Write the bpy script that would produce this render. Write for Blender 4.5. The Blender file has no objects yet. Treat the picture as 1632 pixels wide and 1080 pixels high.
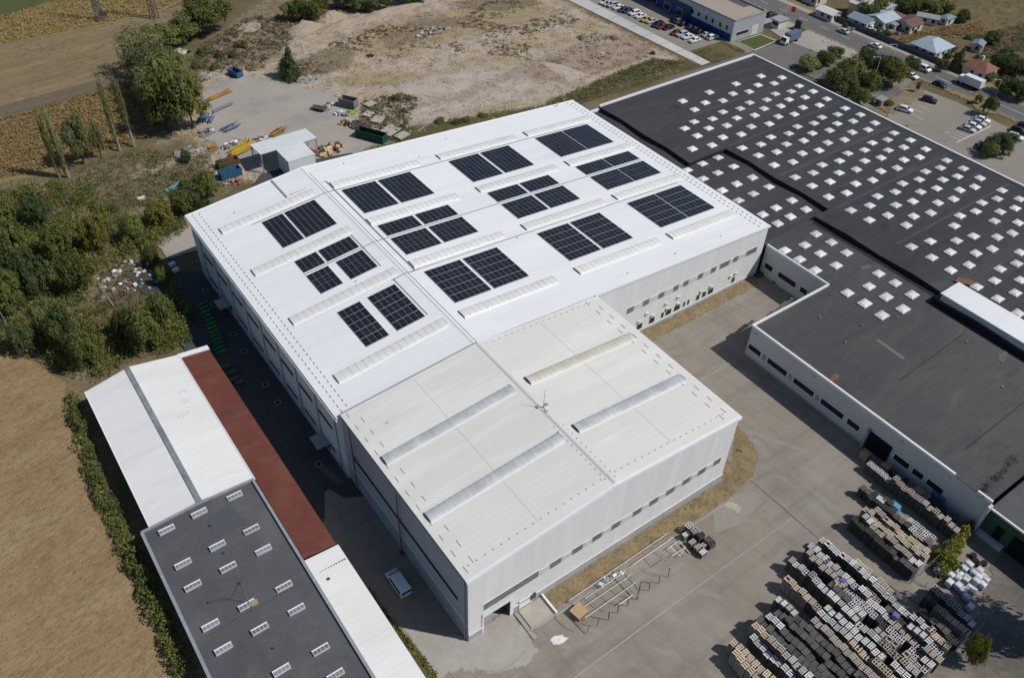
import bpy, bmesh, math, random
from mathutils import Vector, Matrix, noise
random.seed(11)
RNG = random.Random(5)
sc = bpy.context.scene
COL = sc.collection

# ------------------------------------------------------------------ camera
CP = Vector((-33.10083779, -51.46614072, 115.820714))
CR = Vector((0.81237714, -0.58246398, 0.0279121))
CU = Vector((0.37719561, 0.56138239, 0.73659574))
CD = Vector((0.44470985, 0.58786522, -0.67575708))
FPX = 1353.038
cam = bpy.data.cameras.new('camera')
cam.sensor_width = 36.0
cam.lens = FPX / 1632 * 36.0
cam.clip_start = 1.0
cam.clip_end = 4000
co = bpy.data.objects.new('camera', cam)
COL.objects.link(co)
m3 = Matrix((CR, CU, -CD)).transposed()
co.matrix_world = Matrix.Translation(CP) @ m3.to_4x4()
sc.camera = co

# ------------------------------------------------------------------ light
SAZ, SEL = math.radians(-47), math.radians(49)
SUNDIR = Vector((math.cos(SEL) * math.cos(SAZ), math.cos(SEL) * math.sin(SAZ), math.sin(SEL)))
w = bpy.data.worlds.new('World')
sc.world = w
w.use_nodes = True
nt = w.node_tree
nt.nodes.clear()
sky = nt.nodes.new('ShaderNodeTexSky')
sky.sky_type = 'NISHITA'
sky.sun_disc = False
sky.sun_elevation = SEL
sky.sun_rotation = math.atan2(SUNDIR.x, SUNDIR.y)
sky.altitude = 100
sky.dust_density = 0.4
sky.ozone_density = 2.5
bg = nt.nodes.new('ShaderNodeBackground')
bg.inputs[1].default_value = 0.07
wo = nt.nodes.new('ShaderNodeOutputWorld')
nt.links.new(sky.outputs[0], bg.inputs[0])
nt.links.new(bg.outputs[0], wo.inputs[0])
sl = bpy.data.lights.new('sun', 'SUN')
sl.energy = 3.6
sl.angle = math.radians(0.53)
sl.color = (1.0, 0.965, 0.91)
so = bpy.data.objects.new('sun', sl)
COL.objects.link(so)
so.rotation_euler = SUNDIR.to_track_quat('Z', 'Y').to_euler()
so.location = (150, -150, 200)
sc.view_settings.view_transform = 'Standard'
sc.view_settings.look = 'None'
sc.view_settings.exposure = 0.0
sc.view_settings.gamma = 1.0
sc.view_settings.use_curve_mapping = False
sc.render.resolution_x = 1024
sc.render.resolution_y = 677

# ------------------------------------------------------------------ helpers
def P(u, v, z=0.0):
    """surveyed point of the place: where the sight line of a photo point meets height z"""
    d = CD + CR * ((u - 816) / FPX) - CU * ((v - 540) / FPX)
    t = (z - CP.z) / d.z
    return CP + d * t

def PX2(u, v, z=0.0):
    p = P(u, v, z)
    return (p.x, p.y)

def height_at(base, vtop):
    """height of an upright thing standing at base whose top shows at image row vtop"""
    lo, hi = 0.2, 60.0
    for _ in range(40):
        mid = (lo + hi) / 2
        q = Vector((base[0], base[1], mid)) - CP
        v = 540 - FPX * q.dot(CU) / q.dot(CD)
        if v > vtop:
            lo = mid
        else:
            hi = mid
    return (lo + hi) / 2

_ord = ['first', 'second', 'third', 'fourth', 'fifth', 'sixth', 'seventh', 'eighth', 'ninth', 'tenth', 'eleventh', 'twelfth',
        'thirteenth', 'fourteenth', 'fifteenth', 'sixteenth', 'seventeenth', 'eighteenth', 'nineteenth', 'twentieth']
def ordn(i):
    if i < 20: return _ord[i]
    if i == 29: return 'thirtieth'
    return ('twenty-' if i < 30 else 'thirty-') + _ord[(i - 20) % 10]

class MB:
    def __init__(s): s.v = []; s.f = []; s.m = []
    def face(s, pts, m=0):
        n = len(s.v); s.v += [tuple(p) for p in pts]; s.f.append(tuple(range(n, n + len(pts)))); s.m.append(m)
    def box(s, x0, x1, y0, y1, z0, z1, m=0, R=None, top=None):
        c = [Vector((x, y, z)) for z in (z0, z1) for y in (y0, y1) for x in (x0, x1)]
        if R is not None: c = [R @ p for p in c]
        n = len(s.v); s.v += [tuple(p) for p in c]
        for i, q in enumerate(((0, 2, 3, 1), (4, 5, 7, 6), (0, 1, 5, 4), (2, 6, 7, 3), (0, 4, 6, 2), (1, 3, 7, 5))):
            s.f.append(tuple(n + k for k in q)); s.m.append(top if (top is not None and i == 1) else m)
    def hexa(s, c, m=0):
        n = len(s.v); s.v += [tuple(p) for p in c]
        for q in ((0, 2, 3, 1), (4, 5, 7, 6), (0, 1, 5, 4), (2, 6, 7, 3), (0, 4, 6, 2), (1, 3, 7, 5)):
            s.f.append(tuple(n + k for k in q)); s.m.append(m)
    def beam(s, a, b, w=0.1, h=None, m=0):
        a = Vector(a); b = Vector(b); h = h or w
        d = (b - a).normalized()
        up = Vector((0, 0, 1)) if abs(d.z) < 0.95 else Vector((1, 0, 0))
        x = d.cross(up).normalized() * w / 2; y = x.cross(d).normalized() * h / 2
        s.hexa([a - x - y, a + x - y, a - x + y, a + x + y, b - x - y, b + x - y, b - x + y, b + x + y], m)
    def tube(s, pts, rad, n=7, m=0):
        rings = []
        for i, p in enumerate(pts):
            p = Vector(p)
            d = (Vector(pts[min(i + 1, len(pts) - 1)]) - Vector(pts[max(i - 1, 0)])).normalized()
            up = Vector((0, 0, 1)) if abs(d.z) < 0.9 else Vector((1, 0, 0))
            x = d.cross(up).normalized(); y = d.cross(x)
            r = rad[i] if isinstance(rad, (list, tuple)) else rad
            k = len(s.v)
            for j in range(n):
                a = 2 * math.pi * j / n
                s.v.append(tuple(p + x * r * math.cos(a) + y * r * math.sin(a)))
            rings.append(k)
        for a, b in zip(rings, rings[1:]):
            for j in range(n):
                s.f.append((a + j, a + (j + 1) % n, b + (j + 1) % n, b + j)); s.m.append(m)
        s.f.append(tuple(rings[0] + j for j in range(n))[::-1]); s.m.append(m)
        s.f.append(tuple(rings[-1] + j for j in range(n))); s.m.append(m)
    def prism(s, poly, z0, z1, m=0, top=None):
        n = len(poly)
        a = sum(poly[i][0] * poly[(i + 1) % n][1] - poly[(i + 1) % n][0] * poly[i][1] for i in range(n))
        if a < 0: poly = poly[::-1]
        s.face([(x, y, z1) for x, y in poly], m if top is None else top)
        s.face([(x, y, z0) for x, y in poly][::-1], m)
        for i in range(n):
            (x, y), (X, Y) = poly[i], poly[(i + 1) % n]
            s.face([(x, y, z0), (X, Y, z0), (X, Y, z1), (x, y, z1)], m)
    def mesh(s, name, mats, smooth=False):
        me = bpy.data.meshes.new(name)
        me.from_pydata(s.v, [], s.f)
        for mm in (mats if isinstance(mats, (list, tuple)) else [mats]): me.materials.append(mm)
        if any(s.m): me.polygons.foreach_set('material_index', s.m)
        if smooth: me.polygons.foreach_set('use_smooth', [True] * len(me.polygons))
        me.update()
        return me
    def build(s, name, mats, parent=None, smooth=False):
        return link(name, s.mesh(name, mats, smooth), parent)

def link(name, me, parent=None, M=None, world=True):
    o = bpy.data.objects.new(name, me)
    COL.objects.link(o)
    if parent is not None:
        o.parent = parent
        if world and parent.type == 'EMPTY':
            o.matrix_parent_inverse = Matrix.LocRotScale(parent.location, parent.rotation_euler, parent.scale).inverted()
    if M is not None: o.matrix_local = M
    return o

def tag(o, label=None, cat=None, group=None, kind=None):
    if label: o['label'] = label
    if cat: o['category'] = cat
    if group: o['group'] = group
    if kind: o['kind'] = kind
    return o

def thing(name, label, cat, loc=(0, 0, 0), rz=0, group=None, scale=1.0):
    o = bpy.data.objects.new(name, None)
    COL.objects.link(o)
    o.empty_display_size = 0.3
    o.location = loc
    o.rotation_euler = (0, 0, rz)
    o.scale = (scale,) * 3
    return tag(o, label, cat, group)

def part(name, me, parent, M=None):
    o = bpy.data.objects.new(name, me)
    COL.objects.link(o)
    o.parent = parent
    if M is not None: o.matrix_local = M
    return o

# ------------------------------------------------------------------ materials
MATS = {}
def mat(name, base, var=None, scale=0.5, rough=0.85, bump=0.0, bscale=6.0, metal=0.0, spec=0.3, rand=0.0, detail=6,
        fine=0.25, fscale=None, ragged=False, stretch=None, wave=None, third=None, tscale=0.05, tpos=(0.5, 0.62), soft=None, grain=0.22, extra=(), contrast=(0.35, 0.65)):
    if name in MATS: return MATS[name]
    m = bpy.data.materials.new(name); m.use_nodes = True
    t = m.node_tree; N = t.nodes; Lk = t.links.new
    b = N['Principled BSDF']; out = N['Material Output']
    b.inputs['Roughness'].default_value = rough
    b.inputs['Metallic'].default_value = metal
    b.inputs['Specular IOR Level'].default_value = spec
    tc = N.new('ShaderNodeTexCoord')
    src = tc.outputs['Object']
    if stretch:
        mp = N.new('ShaderNodeMapping'); mp.inputs['Scale'].default_value = stretch[:3]
        if len(stretch) > 3: mp.vector_type = 'TEXTURE'; mp.inputs['Rotation'].default_value = (0, 0, stretch[3]); mp.inputs['Scale'].default_value = tuple(1 / q for q in stretch[:3])
        Lk(src, mp.inputs[0]); src = mp.outputs[0]
    def nz(sca, det=detail, s=None):
        n = N.new('ShaderNodeTexNoise'); n.inputs['Scale'].default_value = sca; n.inputs['Detail'].default_value = det
        n.inputs['Roughness'].default_value = 0.62
        Lk(s or src, n.inputs['Vector']); return n.outputs['Fac']
    def rng(f, a, c):
        r = N.new('ShaderNodeMapRange'); r.inputs['From Min'].default_value = a; r.inputs['From Max'].default_value = c
        Lk(f, r.inputs['Value']); return r.outputs['Result']
    def mix(f, a, c, mode='MIX'):
        x = N.new('ShaderNodeMix'); x.data_type = 'RGBA'; x.blend_type = mode
        if isinstance(f, float): x.inputs[0].default_value = f
        else: Lk(f, x.inputs[0])
        for k, q in ((6, a), (7, c)):
            if isinstance(q, tuple): x.inputs[k].default_value = (*q, 1)
            else: Lk(q, x.inputs[k])
        return x.outputs[2]
    col = None
    if var:
        col = mix(rng(nz(scale), *contrast), base, var)
        if third: col = mix(rng(nz(tscale, 5), *tpos), col, third)
        for (ec, es, ep, est, erot, eamt) in extra:
            em = N.new('ShaderNodeMapping'); em.vector_type = 'TEXTURE'; em.inputs['Scale'].default_value = tuple(1 / q for q in est); em.inputs['Rotation'].default_value = (0, 0, erot); Lk(tc.outputs['Object'], em.inputs[0])
            ef = rng(nz(es, 5, em.outputs[0]), *ep)
            ml = N.new('ShaderNodeMath'); ml.operation = 'MULTIPLY'; ml.inputs[1].default_value = eamt; Lk(ef, ml.inputs[0])
            col = mix(ml.outputs[0], col, ec)
        if fine:
            g = rng(nz(fscale or scale * 9, 3), 0.2, 0.8)
            v = N.new('ShaderNodeMapRange'); v.inputs['To Min'].default_value = 1 - fine; v.inputs['To Max'].default_value = 1 + fine
            Lk(g, v.inputs['Value'])
            h = N.new('ShaderNodeHueSaturation'); Lk(v.outputs[0], h.inputs['Value']); Lk(col, h.inputs['Color']); col = h.outputs[0]
    if wave:
        axis, per, amt = wave
        wv = N.new('ShaderNodeTexWave'); wv.bands_direction = axis; wv.inputs['Scale'].default_value = 0.314 / per
        Lk(tc.outputs['Object'], wv.inputs['Vector'])
        v = N.new('ShaderNodeMapRange'); v.inputs['To Min'].default_value = 1 - amt; v.inputs['To Max'].default_value = 1 + amt
        Lk(wv.outputs['Fac'], v.inputs['Value'])
        h = N.new('ShaderNodeHueSaturation'); Lk(v.outputs[0], h.inputs['Value'])
        if col is None: h.inputs['Color'].default_value = (*base, 1)
        else: Lk(col, h.inputs['Color'])
        col = h.outputs[0]
    if rand:
        oi = N.new('ShaderNodeObjectInfo')
        v = N.new('ShaderNodeMapRange'); v.inputs['To Min'].default_value = 1 - rand; v.inputs['To Max'].default_value = 1 + rand
        Lk(oi.outputs['Random'], v.inputs['Value'])
        h = N.new('ShaderNodeHueSaturation'); Lk(v.outputs[0], h.inputs['Value'])
        if col is None: h.inputs['Color'].default_value = (*base, 1)
        else: Lk(col, h.inputs['Color'])
        col = h.outputs[0]
    if col is None: b.inputs['Base Color'].default_value = (*base, 1)
    else: Lk(col, b.inputs['Base Color'])
    if bump:
        bp = N.new('ShaderNodeBump'); bp.inputs['Strength'].default_value = bump; bp.inputs['Distance'].default_value = 0.2
        Lk(nz(bscale, 4), bp.inputs['Height']); Lk(bp.outputs[0], b.inputs['Normal'])
    if ragged:
        at = N.new('ShaderNodeAttribute'); at.attribute_name = 'edge'
        n1 = nz(ragged if not isinstance(ragged, bool) else 0.7, 5, tc.outputs['Object'])
        a1 = N.new('ShaderNodeMath'); a1.operation = 'MULTIPLY_ADD'; a1.inputs[1].default_value = 2.6; a1.inputs[2].default_value = -1.3
        Lk(n1, a1.inputs[0])
        a2 = N.new('ShaderNodeMath'); a2.operation = 'ADD'; Lk(at.outputs['Fac'], a2.inputs[0]); Lk(a1.outputs[0], a2.inputs[1])
        a3 = rng(a2.outputs[0], *(soft or (0.35, 0.6)))
        sn = N.new('ShaderNodeVectorMath'); sn.operation = 'SNAP'; sn.inputs[1].default_value = (grain, grain, 10.0)
        Lk(tc.outputs['Object'], sn.inputs[0])
        wn = N.new('ShaderNodeTexWhiteNoise'); Lk(sn.outputs[0], wn.inputs['Vector'])
        gt_ = N.new('ShaderNodeMath'); gt_.operation = 'GREATER_THAN'; Lk(a3, gt_.inputs[0]); Lk(wn.outputs['Value'], gt_.inputs[1]); a3 = gt_.outputs[0]
        tr = N.new('ShaderNodeBsdfTransparent'); mx = N.new('ShaderNodeMixShader')
        Lk(a3, mx.inputs[0]); Lk(tr.outputs[0], mx.inputs[1]); Lk(b.outputs[0], mx.inputs[2]); Lk(mx.outputs[0], out.inputs[0])
    MATS[name] = m
    return m

def leafmat(name, c1, c2, c3=None):
    m = bpy.data.materials.new(name); m.use_nodes = True
    t = m.node_tree; N = t.nodes; Lk = t.links.new
    b = N['Principled BSDF']; out = N['Material Output']
    at = N.new('ShaderNodeAttribute'); at.attribute_name = 'tint'
    cr = N.new('ShaderNodeValToRGB')
    cr.color_ramp.elements[0].color = (*c1, 1); cr.color_ramp.elements[1].color = (*c2, 1)
    if c3:
        e = cr.color_ramp.elements.new(0.88); e.color = (*c2, 1); cr.color_ramp.elements[2].color = (*c3, 1)
    Lk(at.outputs['Fac'], cr.inputs[0])
    oi = N.new('ShaderNodeObjectInfo')
    v = N.new('ShaderNodeMapRange'); v.inputs['To Min'].default_value = 0.75; v.inputs['To Max'].default_value = 1.25
    Lk(oi.outputs['Random'], v.inputs['Value'])
    h = N.new('ShaderNodeHueSaturation'); Lk(v.outputs[0], h.inputs['Value']); Lk(cr.outputs[0], h.inputs['Color'])
    Lk(h.outputs[0], b.inputs['Base Color']); b.inputs['Roughness'].default_value = 0.65; b.inputs['Specular IOR Level'].default_value = 0.25
    tl = N.new('ShaderNodeBsdfTranslucent'); Lk(h.outputs[0], tl.inputs[0])
    mx = N.new('ShaderNodeMixShader'); mx.inputs[0].default_value = 0.4
    Lk(b.outputs[0], mx.inputs[1]); Lk(tl.outputs[0], mx.inputs[2]); Lk(mx.outputs[0], out.inputs[0])
    MATS[name] = m
    return m

white_roof = mat('white_roof', (0.80, 0.81, 0.81), (0.74, 0.75, 0.755), 0.08, rough=0.5, fine=0.025, wave=('Y', 1.0, 0.008), stretch=(0.22, 1.5, 1), third=(0.71, 0.715, 0.71), tscale=0.14, tpos=(0.55, 0.72))
tan_roof = mat('tan_roof', (0.70, 0.68, 0.635), (0.66, 0.64, 0.595), 0.09, rough=0.55, fine=0.025, wave=('Y', 1.0, 0.009), stretch=(0.25, 1.4, 1), third=(0.73, 0.712, 0.67), tscale=0.12)
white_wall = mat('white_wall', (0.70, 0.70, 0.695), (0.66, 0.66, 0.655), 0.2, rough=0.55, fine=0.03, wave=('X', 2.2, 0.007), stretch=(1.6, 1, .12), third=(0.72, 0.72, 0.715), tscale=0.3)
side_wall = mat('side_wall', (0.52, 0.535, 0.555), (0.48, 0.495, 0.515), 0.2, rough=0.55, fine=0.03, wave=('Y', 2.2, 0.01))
trim_white = mat('trim_white', (0.8, 0.8, 0.8), (0.74, 0.74, 0.74), 0.6, rough=0.45, fine=0.03)
trim_grey = mat('trim_grey', (0.33, 0.34, 0.36), (0.27, 0.28, 0.30), 0.4, rough=0.6, fine=0.1)
plinth = mat('plinth_concrete', (0.42, 0.42, 0.42), (0.32, 0.32, 0.32), 0.35, rough=0.9, fine=0.15, stretch=(1, 1, .4))
glass = mat('window_glass', (0.02, 0.025, 0.03), rough=0.12, spec=0.6)
greyglass = mat('grey_glazing', (0.19, 0.185, 0.175), (0.14, 0.14, 0.13), 0.9, rough=0.3, fine=0.1)
paleglass = mat('pale_glazing', (0.6, 0.6, 0.57), (0.54, 0.54, 0.51), 0.9, rough=0.4, fine=0.05)
frame_white = mat('frame_white', (0.76, 0.75, 0.72), rough=0.5)
poly_cream = mat('cream_rooflight', (0.77, 0.775, 0.745), (0.69, 0.69, 0.625), 0.5, rough=0.3, fine=0.05, rand=0.05, spec=0.5)
poly_grey = mat('grey_rooflight', (0.55, 0.56, 0.56), (0.40, 0.415, 0.42), 0.5, rough=0.25, fine=0.06, rand=0.08, spec=0.5)
poly_yellow = mat('yellowed_rooflight', (0.60, 0.58, 0.48), (0.52, 0.49, 0.38), 0.5, rough=0.3, fine=0.05, spec=0.5)
rib_mat = mat('rooflight_rib', (0.56, 0.56, 0.55), rough=0.4)
end_grey = mat('end_grey', (0.22, 0.22, 0.22), rough=0.6)
dark_end = mat('dark_end', (0.07, 0.07, 0.075), rough=0.6)
cable_mat = mat('cable_tray', (0.36, 0.37, 0.38), rough=0.5, metal=0.3)
bitumen = mat('bitumen', (0.062, 0.062, 0.067), (0.048, 0.048, 0.053), 0.12, rough=0.9, fine=0.12, fscale=0.9, stretch=(0.25, 1, 1), third=(0.085, 0.083, 0.083), tscale=0.06, tpos=(0.56, 0.72), spec=0.15, extra=[((0.105, 0.102, 0.10), .5, (.6, .75), (.25, 1, 1), 0, .6), ((0.034, 0.034, 0.038), .3, (.6, .7), (.5, 1, 1), 0, .6)], wave=('X', 1.0, 0.02))
bitumen2 = mat('bitumen_wing', (0.082, 0.081, 0.083), (0.066, 0.065, 0.068), 0.1, rough=0.9, fine=0.12, fscale=0.9, stretch=(0.25, 1, 1), third=(0.115, 0.11, 0.105), tscale=0.05, tpos=(0.54, 0.75), spec=0.15, extra=[((0.125, 0.12, 0.115), .4, (.58, .75), (.25, 1, 1), .3, .6), ((0.055, 0.055, 0.06), .2, (.55, .7), (.5, 1, 1), 0, .6), ((0.14, 0.11, 0.09), .35, (.7, .76), (1, 1, 1), 0, .6)], wave=('Y', 1.0, 0.015))
bitumen3 = mat('bitumen_grey', (0.105, 0.105, 0.112), (0.092, 0.092, 0.098), 0.12, rough=0.9, fine=0.08, fscale=1.5, third=(0.12, 0.118, 0.118), tscale=0.08, spec=0.15, extra=[((0.135, 0.132, 0.13), .5, (.6, .78), (.4, 1, 1), .2, .6), ((0.08, 0.08, 0.086), .15, (.5, .62), (1, 1, 1), 0, .6)])
wing_wall = mat('wing_wall', (0.56, 0.57, 0.575), (0.5, 0.51, 0.515), 0.15, rough=0.7, fine=0.05)
dome = mat('skylight_dome', (0.74, 0.74, 0.70), (0.64, 0.64, 0.58), 0.5, rough=0.3, fine=0.06, rand=0.14)
dome_frame = mat('skylight_kerb', (0.60, 0.61, 0.61), rough=0.5, rand=0.05)
pv = mat('solar_cell', (0.011, 0.013, 0.019), (0.016, 0.018, 0.026), 2.0, rough=0.22, spec=0.45, rand=0.25, fine=0.0)
pv_line = mat('solar_gridline', (0.085, 0.09, 0.10), rough=0.4)
pv_frame = mat('solar_frame', (0.42, 0.43, 0.45), rough=0.4, metal=0.4)
redroof = mat('red_roof', (0.155, 0.052, 0.036), (0.125, 0.041, 0.03), 0.25, rough=0.55, fine=0.06, wave=('Y', 0.5, 0.05), third=(0.17, 0.075, 0.055), tscale=0.15, tpos=(0.55, 0.75), extra=[((0.20, 0.105, 0.085), .5, (.56, .75), (.15, 1, 1), 0, .6), ((0.10, 0.036, 0.028), .35, (.58, .74), (.2, 1, 1), 0, .6)])
shedroof = mat('shed_roof', (0.78, 0.775, 0.755), (0.72, 0.71, 0.69), 0.12, rough=0.55, fine=0.03, wave=('Y', 0.9, 0.012), stretch=(0.25, 1.4, 1), third=(0.70, 0.68, 0.64), tscale=0.2, tpos=(0.56, 0.74))
ridge_grey = mat('ridge_glazing', (0.27, 0.29, 0.31), (0.17, 0.185, 0.2), 0.5, rough=0.5, fine=0.25, fscale=2.0)
black = mat('black_void', (0.006, 0.006, 0.007), rough=0.9)
steel_white = mat('painted_steel', (0.68, 0.68, 0.67), rough=0.45, rand=0.06)
steel_dark = mat('dark_steel', (0.10, 0.10, 0.105), rough=0.6)
steel_grey = mat('galvanised_steel', (0.34, 0.35, 0.37), (0.27, 0.28, 0.3), 1.5, rough=0.5, fine=0.1, metal=0.3)
rust = mat('rust', (0.17, 0.085, 0.05), (0.11, 0.055, 0.035), 0.8, rough=0.9, fine=0.2)
# ground
g_base = mat('rough_ground', (0.155, 0.115, 0.062), (0.095, 0.085, 0.036), 0.12, rough=1, fine=0.4, fscale=1.2, third=(0.22, 0.165, 0.09), tscale=0.03, tpos=(0.5, 0.62), bump=0.5, bscale=1.5)
g_weeds = mat('weedy_ground', (0.19, 0.142, 0.09), (0.125, 0.112, 0.05), 0.2, rough=1, fine=0.45, fscale=1.6, third=(0.28, 0.225, 0.155), tscale=0.07, tpos=(0.52, 0.66), bump=0.6, bscale=1.5, ragged=0.3, soft=(-0.15, 1.15))
g_stubble = mat('stubble_field', (0.29, 0.203, 0.108), (0.24, 0.165, 0.085), 0.16, rough=1, fine=0.3, fscale=1.5, stretch=(0.35, 1, 1, 0.25), extra=[((0.17, 0.115, 0.056), .6, (.55, .68), (.3, 1, 1), .3, .6), ((0.30, 0.22, 0.125), .12, (.5, .65), (.4, 1, 1), .3, .5)], third=(0.29, 0.21, 0.115), tscale=0.06, bump=0.5, bscale=2.0, ragged=0.4)
g_plough = mat('ploughed_field', (0.25, 0.185, 0.10), (0.20, 0.148, 0.08), 0.3, rough=1, fine=0.25, fscale=0.9, stretch=(0.06, 1.0, 1, 0.086), extra=[((0.155, 0.115, 0.06), 1.1, (.5, .62), (.05, 1, 1), 0.086, .6), ((0.24, 0.19, 0.115), .25, (.52, .66), (.12, 1, 1), 0.086, .6)], third=(0.20, 0.15, 0.085), tscale=0.08, ragged=0.4, soft=(-0.15, 1.15))
g_track = mat('field_track', (0.155, 0.122, 0.085), (0.12, 0.092, 0.062), 0.15, rough=1, fine=0.2, fscale=1.0, stretch=(0.08, 1, 1, 0.086), ragged=0.4, soft=(-0.15, 1.15))
g_green = mat('green_field', (0.065, 0.082, 0.025), (0.085, 0.088, 0.032), 0.1, rough=1, fine=0.25, ragged=0.3)
g_corn = mat('dry_corn_soil', (0.26, 0.19, 0.085), (0.19, 0.14, 0.065), 0.5, rough=1, fine=0.35, fscale=1.5, bump=0.6, bscale=1.6, ragged=0.4)
g_meadow = mat('dry_meadow', (0.165, 0.12, 0.062), (0.11, 0.095, 0.042), 0.06, rough=1, fine=0.3, fscale=0.8, stretch=(0.5, 1.2, 1), ragged=0.3, soft=(-0.15, 1.15))
g_lot = mat('rubble_lot', (0.44, 0.365, 0.285), (0.365, 0.30, 0.23), 0.12, rough=1, fine=0.3, fscale=0.7, third=(0.35, 0.27, 0.165), tscale=0.035, tpos=(0.52, 0.66), bump=0.5, bscale=1.2, ragged=0.25, soft=(-0.15, 1.15))
g_lotpale = mat('pale_rubble', (0.46, 0.395, 0.33), (0.40, 0.34, 0.28), 0.1, rough=1, fine=0.16, fscale=0.9, stretch=(0.5, 1.3, 1), ragged=0.2, soft=(-0.15, 1.15))
g_lotred = mat('brick_rubble', (0.30, 0.205, 0.15), (0.33, 0.255, 0.19), 0.25, rough=1, fine=0.3, fscale=1.6, ragged=0.25, soft=(-0.15, 1.15))
g_lotsand = mat('sandy_dirt', (0.37, 0.29, 0.175), (0.29, 0.225, 0.135), 0.2, rough=1, fine=0.3, fscale=0.8, ragged=0.25, soft=(-0.15, 1.15))
g_lotscrub = mat('scrubby_dirt', (0.25, 0.195, 0.13), (0.17, 0.13, 0.08), 0.35, rough=1, fine=0.4, fscale=1.8, ragged=0.45, soft=(-0.15, 1.15), bump=0.5, bscale=1.4)
g_gravel = mat('gravel_yard', (0.37, 0.335, 0.295), (0.33, 0.295, 0.255), 0.1, rough=1, fine=0.1, fscale=1.5, third=(0.29, 0.27, 0.25), tscale=0.06, ragged=0.25, soft=(0.0, 0.55))
g_yard = mat('yard_concrete', (0.275, 0.242, 0.20), (0.235, 0.206, 0.17), 0.07, rough=0.95, fine=0.07, fscale=1.2, third=(0.285, 0.258, 0.225), tscale=0.045, tpos=(0.52, 0.7), spec=0.2, extra=[((0.165, 0.145, 0.122), .35, (.5, .75), (.12, 1, 1), 0, .7), ((0.165, 0.145, 0.122), .35, (.52, .78), (1, .12, 1), 0, .6), ((0.33, 0.30, 0.265), .5, (.56, .75), (1, .3, 1), .5, .6), ((0.12, 0.105, 0.09), .55, (.68, .74), (1, 1, 1), 0, .75), ((0.14, 0.122, 0.105), 1.3, (.49, .5), (.03, .6, 1), .1, .0)])
g_yard2 = mat('apron_concrete', (0.36, 0.335, 0.305), (0.31, 0.29, 0.265), 0.16, rough=0.95, fine=0.08, fscale=1.2, spec=0.2)
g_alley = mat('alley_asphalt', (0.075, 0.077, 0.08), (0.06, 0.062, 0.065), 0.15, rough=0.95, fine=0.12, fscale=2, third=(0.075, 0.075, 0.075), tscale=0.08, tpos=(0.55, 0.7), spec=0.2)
g_road = mat('road_asphalt', (0.145, 0.14, 0.136), (0.125, 0.12, 0.117), 0.12, rough=0.95, fine=0.06, fscale=1, stretch=(1.5, 0.12, 1), spec=0.2)
g_service = mat('service_asphalt', (0.165, 0.152, 0.14), (0.145, 0.133, 0.122), 0.1, rough=0.95, fine=0.06, spec=0.2)
g_park = mat('car_park_asphalt', (0.27, 0.24, 0.205), (0.235, 0.21, 0.18), 0.08, rough=0.95, fine=0.08, fscale=1, spec=0.2)
g_slab = mat('new_concrete', (0.52, 0.51, 0.49), (0.43, 0.425, 0.41), 0.16, rough=0.9, fine=0.06, stretch=(0.6, 0.25, 1))
g_dry = mat('dry_verge', (0.27, 0.20, 0.115), (0.19, 0.15, 0.08), 0.4, rough=1, fine=0.35, fscale=2.5, third=(0.10, 0.095, 0.035), tscale=0.25, tpos=(0.56, 0.68), bump=0.6, bscale=3, ragged=0.9)
g_grass = mat('green_verge', (0.085, 0.078, 0.03), (0.13, 0.10, 0.045), 0.18, rough=1, fine=0.3, fscale=1.2, third=(0.06, 0.065, 0.02), tscale=0.08, ragged=0.3, soft=(-0.15, 1.15))
g_lawn = mat('lawn', (0.065, 0.085, 0.025), (0.085, 0.095, 0.032), 0.2, rough=1, fine=0.2)
g_dirt = mat('oily_dirt', (0.175, 0.155, 0.13), (0.11, 0.10, 0.088), 0.14, rough=1, fine=0.2, fscale=1, third=(0.22, 0.2, 0.17), tscale=0.1, ragged=0.3)
paint_white = mat('road_paint', (0.62, 0.61, 0.58), (0.5, 0.49, 0.46), 1.0, rough=0.8, fine=0.1)
paint_faint = mat('worn_paint', (0.40, 0.375, 0.335), (0.33, 0.305, 0.27), 0.7, rough=0.9, fine=0.1)
bark = mat('bark', (0.13, 0.10, 0.075), (0.08, 0.062, 0.045), 1.5, rough=1, fine=0.2)
bark_pale = mat('pale_bark', (0.36, 0.33, 0.28), (0.22, 0.19, 0.16), 1.2, rough=0.95, fine=0.2)
leaf_green = leafmat('leaf_green', (0.095, 0.12, 0.032), (0.23, 0.25, 0.07), (0.35, 0.335, 0.11))
leaf_dark = leafmat('leaf_dark', (0.06, 0.088, 0.034), (0.14, 0.17, 0.062), (0.21, 0.225, 0.09))
leaf_willow = leafmat('leaf_willow', (0.15, 0.165, 0.07), (0.275, 0.285, 0.12), (0.38, 0.36, 0.17))
leaf_yellow = leafmat('leaf_yellow', (0.14, 0.14, 0.03), (0.28, 0.25, 0.06), (0.40, 0.34, 0.09))
leaf_fig = leafmat('leaf_vine', (0.12, 0.14, 0.02), (0.22, 0.23, 0.035), (0.31, 0.29, 0.06))
leaf_dry = leafmat('leaf_dry', (0.15, 0.115, 0.068), (0.25, 0.195, 0.12), (0.34, 0.28, 0.18))
leaf_corn = leafmat('leaf_corn', (0.31, 0.215, 0.095), (0.46, 0.34, 0.16), (0.55, 0.44, 0.24))
leaf_corn2 = leafmat('leaf_corn_pale', (0.29, 0.22, 0.09), (0.44, 0.34, 0.15), (0.52, 0.43, 0.22))

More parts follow.
